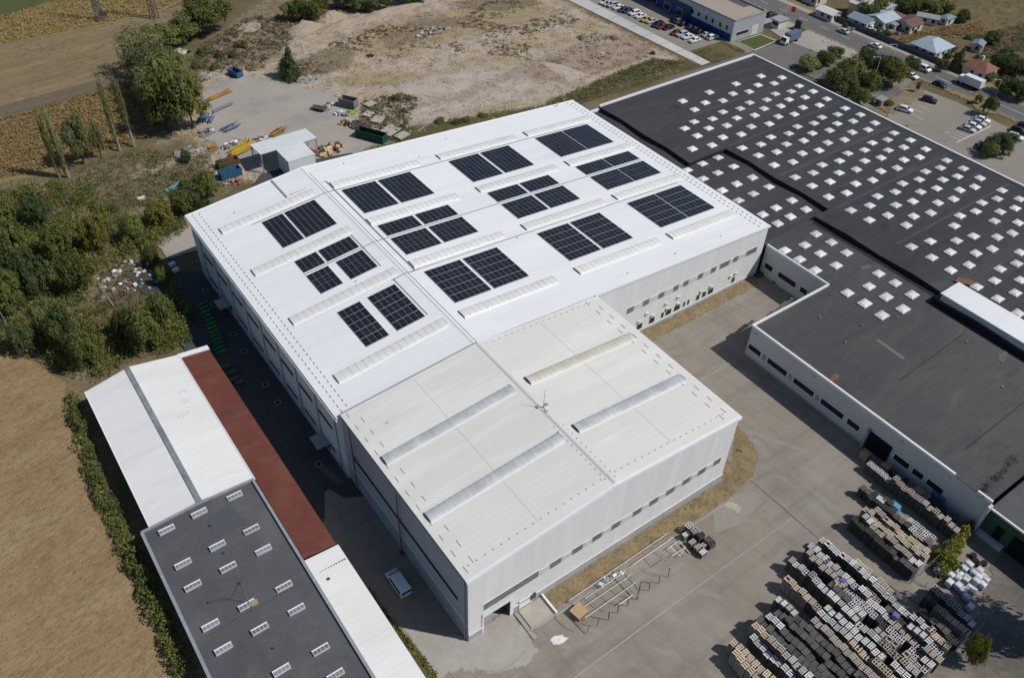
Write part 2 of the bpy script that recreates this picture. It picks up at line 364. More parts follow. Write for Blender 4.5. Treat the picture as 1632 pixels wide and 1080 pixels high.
# ------------------------------------------------------------------ ground sheets
def sheet(name, pts, z, m, ragged=0.0, kind='structure'):
    bm = bmesh.new()
    vs = [bm.verts.new((x, y, z)) for x, y in pts]
    f = bm.faces.new(vs)
    if f.normal.z < 0 or sum(pts[i][0] * pts[(i + 1) % len(pts)][1] - pts[(i + 1) % len(pts)][0] * pts[i][1] for i in range(len(pts))) < 0:
        f.normal_flip()
    bm.normal_update()
    if ragged:
        bmesh.ops.inset_region(bm, faces=[f], thickness=ragged, use_even_offset=True, use_boundary=True)
        ly = bm.verts.layers.float.new('edge')
        for v in bm.verts: v[ly] = 0.0 if v.is_boundary else 1.0
    bmesh.ops.triangulate(bm, faces=bm.faces[:])
    me = bpy.data.meshes.new(name)
    bm.to_mesh(me); bm.free()
    me.materials.append(m)
    o = link(name, me)
    o['kind'] = kind
    return o

def px(pts, z=0.0): return [PX2(u, v, z) for u, v in pts]
def rect(x0, x1, y0, y1): return [(x0, y0), (x1, y0), (x1, y1), (x0, y1)]

# ------------------------------------------------------------------ the setting
sheet('ground', rect(-700, 1100, -500, 1100), 0.0, g_base)
ZL = [0.004]
def zz():
    ZL[0] += 0.005
    return ZL[0]
# fields, upper left
sheet('green_field', px([(-300, 30), (-200, -60), (40, -25), (118, -10), (95, 6), (0, 30)]), zz(), g_green, 2)
sheet('field_corn_strip', px([(-200, 110), (0, 73), (150, 47), (262, 18), (310, -8), (380, -40), (180, -30), (112, -6), (0, 27), (-200, 60)]), zz(), g_corn, 1.5)
sheet('ploughed_field', px([(-250, 120), (0, 72), (150, 44), (262, 16), (330, -6), (345, 20), (262, 60), (238, 120), (150, 146), (0, 186), (-250, 270)]), zz(), g_plough, 1.2)
sheet('field_track', px([(-250, 255), (0, 168), (150, 128), (236, 108), (236, 120), (150, 146), (0, 190), (-250, 290)]), zz(), g_track, 1.2)
sheet('corn_field', px([(-250, 300), (0, 190), (150, 146), (235, 122), (258, 200), (205, 236), (150, 250), (118, 270), (0, 296), (-250, 370)]), zz(), g_corn, 1.5)
sheet('stubble_field', px([(-350, 560), (0, 556), (60, 572), (108, 606), (122, 700), (150, 790), (205, 900), (255, 1000), (305, 1090), (360, 1250), (-500, 1250)]), zz(), g_stubble, 1.5)
sheet('weed_ground', px([(118, 268), (205, 236), (262, 205), (330, 215), (340, 260), (395, 290), (330, 330), (250, 400), (255, 500), (300, 560), (130, 630), (60, 570), (0, 552), (-200, 560), (-200, 330)]), zz(), g_weeds, 2.5)
# rubble lot behind the warehouse
sheet('rubble_lot', px([(330, 70), (395, 38), (470, 30), (600, 5), (700, -30), (860, -18), (895, -2), (1112, 106), (930, 163), (640, 236), (560, 250), (470, 300), (330, 290), (320, 235), (262, 205), (300, 160)]), zz(), g_lot, 2.5)
sheet('scrub_patch', px([(330, 60), (390, 15), (440, -20), (560, -30), (650, -14), (620, 8), (470, 52), (455, 95), (395, 112), (330, 120), (300, 90)]), zz(), g_lotscrub, 3)
sheet('sandy_patch', px([(560, 45), (700, 15), (800, 2), (870, 8), (900, 30), (790, 52), (700, 72), (640, 95), (560, 90)]), zz(), g_lotsand, 4)
sheet('sandy_patch', px([(500, 125), (620, 112), (700, 118), (640, 140), (560, 140)]), zz(), g_lotsand, 2.5)
sheet('scrub_patch', px([(600, 60), (665, 30), (760, 24), (770, 34), (700, 54), (660, 70), (620, 82)]), zz(), g_lotscrub, 2.2)
sheet('scrub_patch', px([(455, 100), (540, 68), (570, 80), (560, 110), (500, 124), (460, 126)]), zz(), g_lotscrub, 2.2)
sheet('scrub_patch', px([(720, 2), (850, -6), (870, 8), (800, 18), (730, 16)]), zz(), g_lotscrub, 1.6)
sheet('pale_rubble', px([(640, 128), (760, 105), (850, 115), (870, 138), (800, 168), (700, 195), (650, 200), (620, 165)]), zz(), g_lotpale, 3)
sheet('brick_rubble', px([(825, 102), (880, 92), (1000, 60), (1040, 66), (1030, 95), (960, 118), (905, 134), (840, 126)]), zz(), g_lotred, 2.2)
sheet('concrete_slab_remains', px([(858, 100), (874, 96), (944, 120), (906, 132), (897, 124)]), zz(), g_lotpale, 0.5)
sheet('gravel_yard', px([(318, 145), (385, 118), (440, 128), (535, 148), (570, 190), (606, 214), (640, 232), (560, 262), (500, 275), (440, 285), (350, 262), (335, 232), (312, 205)]), zz(), g_gravel, 2)
sheet('grass_verge', px([(560, 250), (648, 196), (668, 200), (860, 166), (985, 112), (1040, 92), (1096, 96), (1114, 107), (930, 166), (760, 206), (640, 240)]), zz(), g_grass, 2)
# asphalt behind and beside the dark hall
sheet('service_road', [(99, 104), (99, 116.5), (167, 118.2), (212, 117.5), (218.5, 119), (218.5, 103), (172.5, 103)], zz(), g_service)
sheet('concrete_strip', [(161.6, 260), (170.2, 260), (171.0, 119.5), (167.0, 119.3)], zz(), g_slab)
for y in (124, 131, 138, 146, 154, 163, 172):
    sheet('slab_joint', rect(166.6 - (y - 119) * 0.08, 170.6, y, y + 0.18), ZL[0] + 0.004, g_service)
zz()
sheet('car_park', [(170.6, 260), (170.7, 129), (186, 129), (186, 118.1), (189.6, 118.1), (189.6, 260)], zz(), g_park)
sheet('planting_bed', px([(1103, 84), (1130, 74), (1168, 90), (1140, 102)]), zz(), g_grass, 0.6)
sheet('planting_bed', px([(1148, 68), (1156, 66), (1190, 82), (1180, 85)]), zz(), g_grass, 0.4)
sheet('lawn', px([(1176, 67), (1212, 56), (1236, 66), (1202, 80)]), zz(), g_lawn)
sheet('lawn_kerb', px([(1174, 67), (1212, 55), (1239, 66), (1203, 81.5)]), ZL[0] - 0.003, g_slab)
sheet('forecourt', [(205, 119), (218.5, 119), (219, 138), (212, 140), (208, 130)], zz(), g_yard2)
sheet('lawn', px([(1258, 45), (1280, 36), (1294, 44), (1296, 52), (1284, 58), (1268, 56)]), zz(), g_lawn)
sheet('forecourt', [(214, 78), (219.5, 78), (219.5, 120), (205, 118), (207, 103), (212, 98)], zz(), g_yard2)
# main road along x = 224
sheet('road_verge', rect(217.5, 236, -300, 600), zz(), g_dry, 1.5)
sheet('main_road', rect(219.4, 229.2, -300, 600), zz(), g_road)
sheet('pavement', rect(230.2, 232.4, 30, 600), zz(), g_yard2)
zl = zz()
for k in range(30):
    y = 80 + k * 9.0
    sheet('lane_mark', rect(224.2, 224.42, y, y + 3.4), zl, paint_white)
sheet('lane_mark', rect(224.2, 224.42, -60, 74), zl, paint_white)
sheet('edge_mark', rect(219.75, 219.9, -60, 78), zl, paint_faint)
# visitors' car park to the right
sheet('visitor_car_park', [(178, 20), (178, 62), (189, 66), (205, 74), (212.5, 73), (214.5, 60), (212.8, 40), (216, 30), (217, -60), (172, -60), (172, 20)], zz(), g_park)
zl = zz()
for k in range(5):
    a = P(1448 + k * 8.5, 180 - k * 5.2); b = P(1464 + k * 8.5, 187 - k * 5.4)
    d = (b - a); n = Vector((-d.y, d.x, 0)).normalized() * 0.07
    sheet('bay_line', [(a - n)[:2], (b - n)[:2], (b + n)[:2], (a + n)[:2]], zl, paint_white)
a = P(1524, 228); b = P(1579, 202); n = Vector((-(b - a).y, (b - a).x, 0)).normalized() * 0.16
sheet('bay_line', [(a - n)[:2], (b - n)[:2], (b + n)[:2], (a + n)[:2]], zl, paint_white)
for k in range(3):
    a = P(1511 + k * 6, 217 - k * 3); b = P(1531 + k * 6, 224 - k * 3); n = Vector((-(b - a).y, (b - a).x, 0)).normalized() * 0.07
    sheet('bay_line', [(a - n)[:2], (b - n)[:2], (b + n)[:2], (a + n)[:2]], zl, paint_white)
sheet('car_park_island', px([(1425, 186), (1478, 152), (1470, 138), (1440, 128), (1400, 150), (1390, 170)]), zz(), g_lotscrub, 1)
sheet('road_island', px([(1470, 134), (1500, 144), (1540, 160), (1556, 176), (1590, 186), (1588, 178), (1560, 158), (1545, 152), (1500, 136)]), zz(), g_dry, 0.8)
sheet('shade_garden', px([(1255, 110), (1345, 90), (1372, 100), (1462, 120), (1440, 150), (1400, 172), (1372, 190), (1300, 128)]), zz(), g_dirt, 1)
# fields beyond the houses
sheet('dry_meadow', px([(1430, -30), (1700, -80), (1900, 60), (1632, 110), (1560, 60), (1500, 25)]), zz(), g_meadow, 3)
sheet('corn_plot', px([(1412, 66), (1420, 62), (1500, 46), (1560, 38), (1575, 52), (1560, 60), (1500, 62), (1455, 72), (1430, 72)]), zz(), g_corn, 1)
# yard between the halls
sheet('yard', [(-6.5, -90), (130, -90), (130, 36.4), (51, 36.4), (51, 0.5), (-2, 0.5), (-6.5, 2.5)], zz(), g_yard)

sheet('yard_patch', px([(1136, 812), (1166, 795), (1190, 780), (1216, 800), (1180, 836), (1140, 850)]), zz(), mat('patched_concrete', (0.275, 0.25, 0.215), (0.25, 0.225, 0.19), 0.3, fine=0.08), 0)
sheet('white_spill', px([(1150, 806), (1160, 797), (1173, 801), (1183, 810), (1178, 820), (1168, 815), (1160, 812)]), zz(), mat('spill', (0.42, 0.385, 0.33), (0.34, 0.31, 0.26), 0.9, ragged=1.3), 0.5)
sheet('white_spill', px([(874, 1020), (882, 1012), (894, 1010), (900, 1013), (910, 1016), (904, 1023), (893, 1029), (880, 1030)]), zz(), mat('lime_spill', (0.72, 0.69, 0.65), (0.62, 0.58, 0.54), 0.9, ragged=1.3), 0.35)
sheet('alley', [(-10.4, -20), (-5, -20), (0.5, 0.4), (0.5, 36), (-10.4, 36)], zz(), g_yard)
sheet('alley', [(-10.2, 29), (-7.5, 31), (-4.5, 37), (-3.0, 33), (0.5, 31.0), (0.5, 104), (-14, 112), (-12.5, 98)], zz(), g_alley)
sheet('concrete_path', px([(244, 384), (300, 360), (320, 350), (345, 392), (266, 415), (256, 398)]), zz(), g_gravel, .5)
sheet('loading_apron', px([(640, 1000), (700, 1008), (745, 1012), (760, 1000), (800, 975), (814, 966), (830, 990), (846, 1014), (858, 1036), (850, 1052), (835, 1064), (806, 1075), (770, 1076), (735, 1071), (712, 1080), (700, 1100), (672, 1050)]), zz(), mat('apron_light', (0.40, 0.365, 0.33), (0.34, 0.31, 0.28), 0.2, rough=0.95, fine=0.08, fscale=1.2, ragged=0.5, soft=(0.0, 0.5), grain=0.1, spec=0.2), 1.0)
sheet('dry_verge', [(9.8, -3.6), (10.0, -0.1), (52.5, -0.1), (52.5, 9.6), (55.3, 8.5), (56.6, 4.5), (56.5, 0.6), (55.3, -2.0), (52.2, -3.9), (40, -3.9), (24, -3.4)], zz(), g_dry, 0.7)
sheet('dry_verge', px([(1140, 790), (1160, 760), (1172, 672), (1186, 688), (1203, 708), (1210, 734), (1203, 758), (1184, 778), (1160, 792)]), zz(), g_dry, 0.6)
sheet('dry_verge', [(60, 32.4), (60, 36.2), (98.6, 36.2), (98.6, 33.0), (80, 32.6)], zz(), g_dry, 0.7)
sheet('verge_kerb', [(9.5, -4.15), (52.2, -4.15), (52.2, -4.0), (9.5, -3.9)], zz(), g_yard2)
sheet('hedge_verge', [(-8.9, -20), (-6.8, -20), (-6.3, 2), (-10.0, 24), (-9.9, 60), (-9.2, 60), (-9.0, 24)], zz(), g_grass, 0.4)
zl = zz()
def ln(name, u0, v0, u1, v1, wd, m):
    a = P(u0, v0); b = P(u1, v1); n = Vector((-(b - a).y, (b - a).x, 0)).normalized() * wd / 2
    return sheet(name, [(a - n)[:2], (b - n)[:2], (b + n)[:2], (a + n)[:2]], zl, m)
ln('yard_line', 905, 1088, 1088, 953, 0.16, paint_faint)
ln('yard_line', 1088, 953, 1262, 826, 0.13, paint_faint)
ln('yard_line', 1116, 607, 1188, 565, 0.13, paint_faint)
ln('floor_joint', 1196, 765, 1308, 862, 0.34, g_yard2)
zl = zz()
ln('floor_drain', 1197, 766, 1309, 863, 0.14, g_alley)
ln('floor_drain', 1380, 910, 1480, 975, 0.12, g_alley)
sheet('oily_dirt', px([(1440, 1120), (1470, 1060), (1530, 1020), (1560, 960), (1575, 900), (1600, 860), (1680, 900), (1800, 1200), (1440, 1200)]), zz(), g_dirt, 1.2)
# tyre arcs on the apron, faint
for k, (r, a0, a1) in enumerate(((7.0, 200, 285), (7.25, 205, 280), (9.0, 195, 260), (5.4, 210, 300), (8.4, 188, 250))):
    cx, cy = 2.0 + k * 0.4, -1.0
    pts = []
    for t in range(13):
        a = math.radians(a0 + (a1 - a0) * t / 12); pts.append((cx + r * math.cos(a), cy + r * math.sin(a)))
    for t in range(12, -1, -1):
        a = math.radians(a0 + (a1 - a0) * t / 12); pts.append((cx + (r + 0.14) * math.cos(a), cy + (r + 0.14) * math.sin(a)))
    sheet('tyre_mark', pts, ZL[0] + 0.004 + k * 0.002, mat('tyre_mark', (0.28, 0.26, 0.235), (0.33, 0.305, 0.28), 0.8, fine=0.1))
ZL[0] += 0.02

# ------------------------------------------------------------------ white warehouse
XR = 25.3
def zw(x): return 18.1 - (XR - x) * 0.104 if x < XR else 18.1 - (x - XR) * 0.0652
def zt(x): return 18.16 - abs(x - 25.7) * 0.08
X0, X1, Y0, Y1 = -0.35, 100.4, 36.15, 103.2
WH = thing('warehouse', 'large white warehouse whose wide roof carries the solar panels', 'warehouse', (50, 70, 0))
b = MB()
b.face([(X0 - .5, Y0, zw(X0 - .5)), (XR, Y0, zw(XR)), (XR, Y1, zw(XR)), (X0 - .5, Y1, zw(X0 - .5))])
b.face([(XR, Y0, zw(XR)), (X1 + .4, Y0, zw(X1 + .4)), (X1 + .4, Y1, zw(X1 + .4)), (XR, Y1, zw(XR))])
roofW = b.build('roof', white_roof, WH)
def wallpoly(name, pts, m, par):
    q = MB(); q.face(pts); return q.build(name, m, par)
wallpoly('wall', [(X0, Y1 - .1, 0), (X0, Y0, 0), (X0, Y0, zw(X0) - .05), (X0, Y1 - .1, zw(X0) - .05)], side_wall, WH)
wallpoly('wall', [(X0, Y0, 0), (X1, Y0, 0), (X1, Y0, zw(X1) - .05), (XR, Y0, zw(XR) - .05), (X0, Y0, zw(X0) - .05)], white_wall, WH)
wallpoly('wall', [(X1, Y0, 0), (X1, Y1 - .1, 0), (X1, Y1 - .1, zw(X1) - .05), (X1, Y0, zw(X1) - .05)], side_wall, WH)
wallpoly('wall', [(X1, Y1 - .1, 0), (X0, Y1 - .1, 0), (X0, Y1 - .1, zw(X0) - .05), (XR, Y1 - .1, zw(XR) - .05), (X1, Y1 - .1, zw(X1) - .05)], white_wall, WH)
b = MB(); b.box(60.3, 98.8, Y0 - .08, Y0 - .002, 0, 0.9); b.build('plinth', plinth, WH)
b = MB(); b.box(52.3, X1, Y0 - .14, Y0 - .085, 0.9, 1.0); b.build('drip_trim', trim_white, WH)
# fascia along gable edges and eaves
def rail(x0, x1, y, f, w, h, dz):
    q = MB(); q.hexa([(x0, y - w / 2, f(x0) + dz), (x1, y - w / 2, f(x1) + dz), (x0, y + w / 2, f(x0) + dz), (x1, y + w / 2, f(x1) + dz),
                      (x0, y - w / 2, f(x0) + dz + h), (x1, y - w / 2, f(x1) + dz + h), (x0, y + w / 2, f(x0) + dz + h), (x1, y + w / 2, f(x1) + dz + h)]); return q
rail(52.0, X1 + .45, Y0 - .06, zw, .28, .45, -.38).build('fascia', trim_white, WH)
rail(X0 - .55, XR, Y1, zw, .3, .5, -.38).build('fascia', trim_white, WH)
rail(XR, X1 + .45, Y1, zw, .3, .5, -.38).build('fascia', trim_white, WH)
b = MB(); b.box(X0 - .75, X0 - .505, Y0 - .3, Y1 + .1, zw(X0) - .42, zw(X0) - .2); b.build('gutter', trim_white, WH)
b = MB(); b.box(X0 - .68, X0 - .56, Y0 - .2, Y1, zw(X0) - .2, zw(X0) - .19); b.build('gutter_channel', dark_end, WH)
b = MB(); b.box(X1 + .405, X1 + .62, Y0 - .1, Y1 + .1, zw(X1) - .42, zw(X1) - .15); b.build('gutter', trim_white, WH)
b = MB(); b.hexa([(XR - .35, Y0, zw(XR) - .02), (XR + .35, Y0, zw(XR) - .02), (XR - .35, Y1, zw(XR) - .02), (XR + .35, Y1, zw(XR) - .02),
                  (XR - .06, Y0, zw(XR) + .1), (XR + .06, Y0, zw(XR) + .1), (XR - .06, Y1, zw(XR) + .1), (XR + .06, Y1, zw(XR) + .1)])
b.build('ridge_cap', mat('ridge_cap_white', (0.74, 0.75, 0.76), rough=0.5), WH)
b = MB(); b.beam((XR + .5, Y0, zw(XR) + .03), (XR + .5, Y1 - 3, zw(XR) + .03), .06, .05); b.build('lightning_wire', cable_mat, WH)
# snow guards along both eaves: short bars
snow = mat('snow_guard', (0.5, 0.51, 0.53), rough=0.5)
b = MB(); b.box(-.06, .06, -.3, .3, 0, .1); guard = b.mesh('snow_guard', snow)
for xs in ((0.55, 1.75), (98.3, 99.5)):
    for j, xx in enumerate(xs):
        y = Y0 + 1 + j * .6
        while y < Y1 - .5:
            o = part('snow_guard', guard, roofW, Matrix.Translation((xx, y, zw(xx) + .02)))
            y += 1.28
# barrel rooflights
def vault(par, x0, x1, yc, wd, f, h, m, ends, nseg, ribw=.07):
    n = 8
    ang = [math.pi * i / n for i in range(n + 1)]
    q = MB()
    for i in range(n):
        a, c = ang[i], ang[i + 1]
        y1, z1 = yc - wd / 2 * math.cos(a), h * math.sin(a); y2, z2 = yc - wd / 2 * math.cos(c), h * math.sin(c)
        q.face([(x0, y1, f(x0) + .14 + z1), (x1, y1, f(x1) + .14 + z1), (x1, y2, f(x1) + .14 + z2), (x0, y2, f(x0) + .14 + z2)])
    v = q.build('rooflight', m, par)
    q = MB()
    for s in (-1, 1):
        q.hexa([(x0, yc + s * wd / 2 - .06, f(x0) - .02), (x1, yc + s * wd / 2 - .06, f(x1) - .02), (x0, yc + s * wd / 2 + .06, f(x0) - .02), (x1, yc + s * wd / 2 + .06, f(x1) - .02),
                (x0, yc + s * wd / 2 - .06, f(x0) + .16), (x1, yc + s * wd / 2 - .06, f(x1) + .16), (x0, yc + s * wd / 2 + .06, f(x0) + .16), (x1, yc + s * wd / 2 + .06, f(x1) + .16)])
    q.build('kerb', trim_white, v)
    for xe, s in ((x0, -1), (x1, 1)):
        q = MB(); q.face([(xe + s * .03, yc - wd / 2 * math.cos(a), f(xe) + .13 + h * math.sin(a)) for a in ang] + [(xe + s * .03, yc + wd / 2, f(xe)), (xe + s * .03, yc - wd / 2, f(xe))])
        q.build('end_cap', ends, v)
    for k in range(nseg + 1):
        xx = x0 + (x1 - x0) * k / nseg
        q = MB()
        for i in range(n):
            a, c = ang[i], ang[i + 1]
            r1 = 1.03
            p = lambda xq, aa: (xq, yc - wd / 2 * r1 * math.cos(aa), f(xx) + .15 + h * r1 * math.sin(aa) + .015)
            q.face([p(xx - ribw / 2, a), p(xx + ribw / 2, a), p(xx + ribw / 2, c), p(xx - ribw / 2, c)])
        q.build('rib', rib_mat, v)
    return v
for yc in (93.5, 77.5, 60.9, 43.7):
    vault(roofW, 3.0, 23.3 if yc > 70 else 24.2, yc, 2.3, zw, .17, poly_cream, end_grey, 16)
    vault(roofW, 27.6, 48.4, yc, 2.3, zw, .17, poly_cream, end_grey, 17)
    vault(roofW, 53.8, 74.9, yc, 2.3, zw, .17, poly_cream, end_grey, 17)
    vault(roofW, 78.3, 98.0 if yc > 50 else 96.8, yc, 2.3, zw, .17, poly_cream, end_grey, 16)
# cable trays along the roof
for y, xa, xb in ((91.4, 8.9, 95), (70.8, 10.4, 95), (59.0, 22.4, 95.5), (58.9, 26.4, 28)):
    b = MB()
    pts = [xa] + ([XR] if xa < XR < xb else []) + [xb]
    for p, q in zip(pts, pts[1:]): b.beam((p, y, zw(p) + .1), (q, y, zw(q) + .1), .13, .1)
    b.build('cable_tray', cable_mat, roofW)
b = MB(); b.beam((27.3, 58.9, zw(27.3) + .1), (27.3, 95.6, zw(27.3) + .1), .16, .12); b.beam((27.3, 95.6, zw(27.3) + .1), (19.0, 95.7, zw(19) + .1), .1, .1)
b.build('cable_tray', cable_mat, roofW)
for ya, yb in ((47.2, 59.0), (63.8, 75.6)):
    b = MB(); b.beam((22.75, ya, zw(22.75) + .08), (22.75, yb, zw(22.75) + .08), .1, .08); b.build('cable_tray', cable_mat, roofW)
b = MB(); b.beam((18.2, 95.2, zw(18.2) + .1), (18.2, 103, zw(18.2) + .1), .35, .1); b.build('roof_seam', cable_mat, roofW)
b = MB(); b.tube([(94.8, 102.2, zw(94.8)), (94.8, 102.2, zw(94.8) + 1.0)], .16); b.build('vent_pipe', steel_white, roofW)
for (x, y) in ((7.5, 97.5), (17, 63), (50, 95.5), (60, 100), (75, 38.5), (62, 38.3), (88, 38.4), (50.5, 58.5), (34, 100.5)):
    b = MB(); b.tube([(x, y, zw(x) - .02), (x, y, zw(x) + .3)], .09, 6); b.build('vent_pipe', steel_grey, roofW)

# windows on walls
def win_y(par, x0, x1, z0, z1, y, gm=greyglass, fr=.09, nm='window'):
    q = MB(); q.box(x0, x1, y - .05, y + .01, z0, z1, 0)
    v = q.build(nm, frame_white, par)
    q = MB(); q.box(x0 + fr, x1 - fr, y - .07, y - .04, z0 + fr, z1 - fr)
    q.build('glazing', gm, v)
    return v
def win_x(par, y0, y1, z0, z1, x, gm=glass, fr=.09, nm='window', s=-1, fm=None):
    q = MB(); q.box(min(x, x + s * .05), max(x, x + s * .05), y0, y1, z0, z1)
    v = q.build(nm, fm or frame_white, par)
    q = MB(); q.box(min(x + s * .03, x + s * .07), max(x + s * .03, x + s * .07), y0 + fr, y1 - fr, z0 + fr, z1 - fr)
    q.build('glazing', gm, v)
    return v
def upper_row(xs, z0, z1, y, par):
    for i, (a, c) in enumerate(xs): win_y(par, a, c, z0, z1, y)
# white facade: grey glazed windows with pale panels between
fw = [(61.0, 62.9), (65.2, 67.0), (69.4, 71.1), (73.5, 75.0), (76.3, 77.9), (80.4, 82.0), (84.2, 85.9), (86.9, 89.8), (90.9, 92.4), (94.9, 98.3)]
upper_row(fw, 7.3, 8.9, Y0, WH)
for a, c in zip(fw, fw[1:]):
    if c[0] - a[1] > 1.0:
        x0, x1 = a[1] + .12, c[0] - .12
        win_y(WH, x0, x1, 7.35, 8.85, Y0, paleglass, .06, 'wall_panel')
for a, c in ((64.6, 66.2), (68.0, 69.6), (71.3, 72.2), (72.6, 74.3), (75.0, 76.8), (77.6, 78.3), (78.8, 79.5), (81.4, 82.5), (83.2, 84.4), (84.9, 86.6), (92.1, 93.2)):
    win_y(WH, a, c, 1.3, 2.9, Y0 - .0, glass)
for (x, z) in ((66.9, 4.6), (72.2, 4.7), (75.6, 4.9), (65.0, 3.4), (68.6, 3.3), (72.8, 3.1), (75.9, 3.0), (82.6, 3.2), (85.4, 3.3), (91.4, 3.4), (93.0, 3.5)):
    b = MB(); b.box(x - .36, x + .36, Y0 - .34, Y0 - .09, z, z + .5)
    a = b.build('air_conditioner', steel_white, WH)
    b = MB(); b.tube([(x - .06, Y0 - .341, z + .25), (x - .06, Y0 - .355, z + .25)], .17, 10); b.build('fan_grille', dark_end, a)
# left wall: dark long windows, downpipes, door canopies
for y in (40, 47.5, 55, 62.5, 70, 77.5, 85, 92.5):
    win_x(WH, y, y + 5.2, 8.7, 9.7, X0, glass, .05, fm=side_wall)
    win_x(WH, y + .3, y + 4.9, 2.6, 3.4, X0, glass, .05, fm=side_wall)
for y in (38.3, 45.6, 53.2, 60.6, 68.2, 75.6, 83.2, 90.6, 98.2):
    b = MB(); b.tube([(X0 - .14, y, .1), (X0 - .14, y, zw(X0) - .3)], .1, 6); b.build('downpipe', trim_grey, WH)
b = MB(); b.box(X0 - .06, X0 - .003, Y0, Y1 - .2, 5.6, 5.85); b.build('wall_band', trim_white, WH)
b = MB(); b.box(X0 - .06, X0 - .003, Y0, Y1 - .2, 0, 1.0); b.build('plinth', plinth, WH)
for y in (44.0, 88.0):
    b = MB(); b.box(X0 - 2.4, X0 - .005, y - 1.6, y + 1.6, 3.0, 3.25); b.build('door_canopy', trim_grey, WH)
    b = MB(); b.box(X0 - .03, X0 - .004, y - 1.3, y + 1.3, 1.02, 2.9); b.build('door', dark_end, WH)

# ------------------------------------------------------------------ solar arrays
PW, PD = 1.1, 2.07
b = MB()
b.box(-PW / 2 + .012, PW / 2 - .012, -PD / 2 + .012, PD / 2 - .012, 0, .035, 2)
nx, ny = 2, 2
fr = .035
xs = [-PW / 2 + fr, -.008, .008, PW / 2 - fr]
b.face([(-PW / 2 + fr, -PD / 2 + fr, .038), (PW / 2 - fr, -PD / 2 + fr, .038), (PW / 2 - fr, PD / 2 - fr, .038), (-PW / 2 + fr, PD / 2 - fr, .038)], 1)
yy = [-PD / 2 + fr, -.03, .03, PD / 2 - fr]
for y0, y1 in ((yy[0], yy[1]), (yy[2], yy[3])):
    b.face([(-PW / 2 + fr, y0, .042), (PW / 2 - fr, y0, .042), (PW / 2 - fr, y1, .042), (-PW / 2 + fr, y1, .042)], 0)
panel_me = b.mesh('solar_panel', [pv, pv_line, pv_frame])

def array(x0, cols, y1, rows, pitch_y, label):
    t = thing('solar_array', label, 'solar array', (x0, y1 - rows * pitch_y, zw(x0)), 0, 'solar arrays on the white roof')
    x1 = x0 + cols * 1.125
    sl_ = -math.atan(.104) if (x0 + x1) / 2 < XR else math.atan(.0652)
    for i in range(cols):
        for j in range(rows):
            x = x0 + (i + .5) * 1.125; y = y1 - (j + .5) * pitch_y
            o = part('solar_panel', panel_me, t)
            o.matrix_local = Matrix.Translation(Vector((x, y, zw(x) + .12)) - t.location) @ Matrix.Rotation(sl_, 4, 'Y')
    for j in range(rows + 1):
        y = y1 - j * pitch_y
        q = MB(); q.beam((x0 - .1, y, zw(x0 - .1) + .07), (x1 + .1, y, zw(x1 + .1) + .07), .06, .06)
        q.build('mounting_rail', pv_frame, t)
    return t
ROWA = [(90.75, 5, 2.03)]; ROWB = [(75.4, 2, 2.03), (70.2, 3, 2.05)]; ROWC = [(57.75, 5, 2.15)]
left = {'A': [(10.6, 4), (15.5, 6)], 'B0': [(10.5, 4), (15.5, 6)], 'B1': [(10.45, 4), (16.6, 5)], 'C': [(10.45, 4), (16.55, 5)]}
depth = {'A': 'the row farthest from the beige hall', 'B': 'the middle row', 'C': 'the row nearest the beige hall'}
for key, bands in (('A', ROWA), ('B', ROWB), ('C', ROWC)):
    for bi, (y1, rows, py) in enumerate(bands):
        ll = left[key if key != 'B' else 'B%d' % bi]
        LB = lambda a_, b_, k_: 'solar block %s, %s' % (a_, {'A': 'far row', 'C': 'near row', 'B': ('middle row far strip', 'middle row near strip')[b_]}[k_])
        half = '' if key != 'B' else (' far half' if bi == 0 else ' near half')
        array(ll[0][0], ll[0][1], y1, rows, py, LB('left of the ridge, outer side', bi, key))
        array(ll[1][0], ll[1][1], y1, rows, py, LB('left of the ridge, inner side', bi, key))
        for gi, (xa, xb) in enumerate(((28.45, 37.0), (54.8, 63.35), (79.1, 87.3))):
            pos = ('just right of the ridge', 'mid right slope', 'by the right eave')[gi]
            array(xa, 7, y1, rows, py, LB(pos + ', left half', bi, key))
            array(xb, 7, y1, rows, py, LB(pos + ', right half', bi, key))

# ------------------------------------------------------------------ beige hall in front
TX0, TX1, TY0, TY1 = 0.0, 51.9, 0.0, 36.1
TH = thing('warehouse', 'beige roofed hall with four long rooflights in front of the white warehouse', 'warehouse', (26, 18, 0))
b = MB()
b.face([(TX0 - .2, TY0 + .25, zt(TX0 - .2)), (25.7, TY0 + .25, zt(25.7)), (25.7, TY1, zt(25.7)), (TX0 - .2, TY1, zt(TX0 - .2))])
b.face([(25.7, TY0 + .25, zt(25.7)), (TX1 + .35, TY0 + .25, zt(TX1 + .35)), (TX1 + .35, TY1, zt(TX1 + .35)), (25.7, TY1, zt(25.7))])
roofT = b.build('roof', tan_roof, TH)
wallpoly('wall', [(TX0, TY1, 0), (TX0, TY0, 0), (TX0, TY0, zt(TX0) - .04), (TX0, TY1, zt(TX0) - .04)], mat('shaded_side_wall', (0.30, 0.325, 0.36), (0.27, 0.295, 0.33), 0.2, rough=.6, fine=.04, wave=('Y', 2.2, .012)), TH)  # grey panels, darkened and blued to put this side's shade into the colour
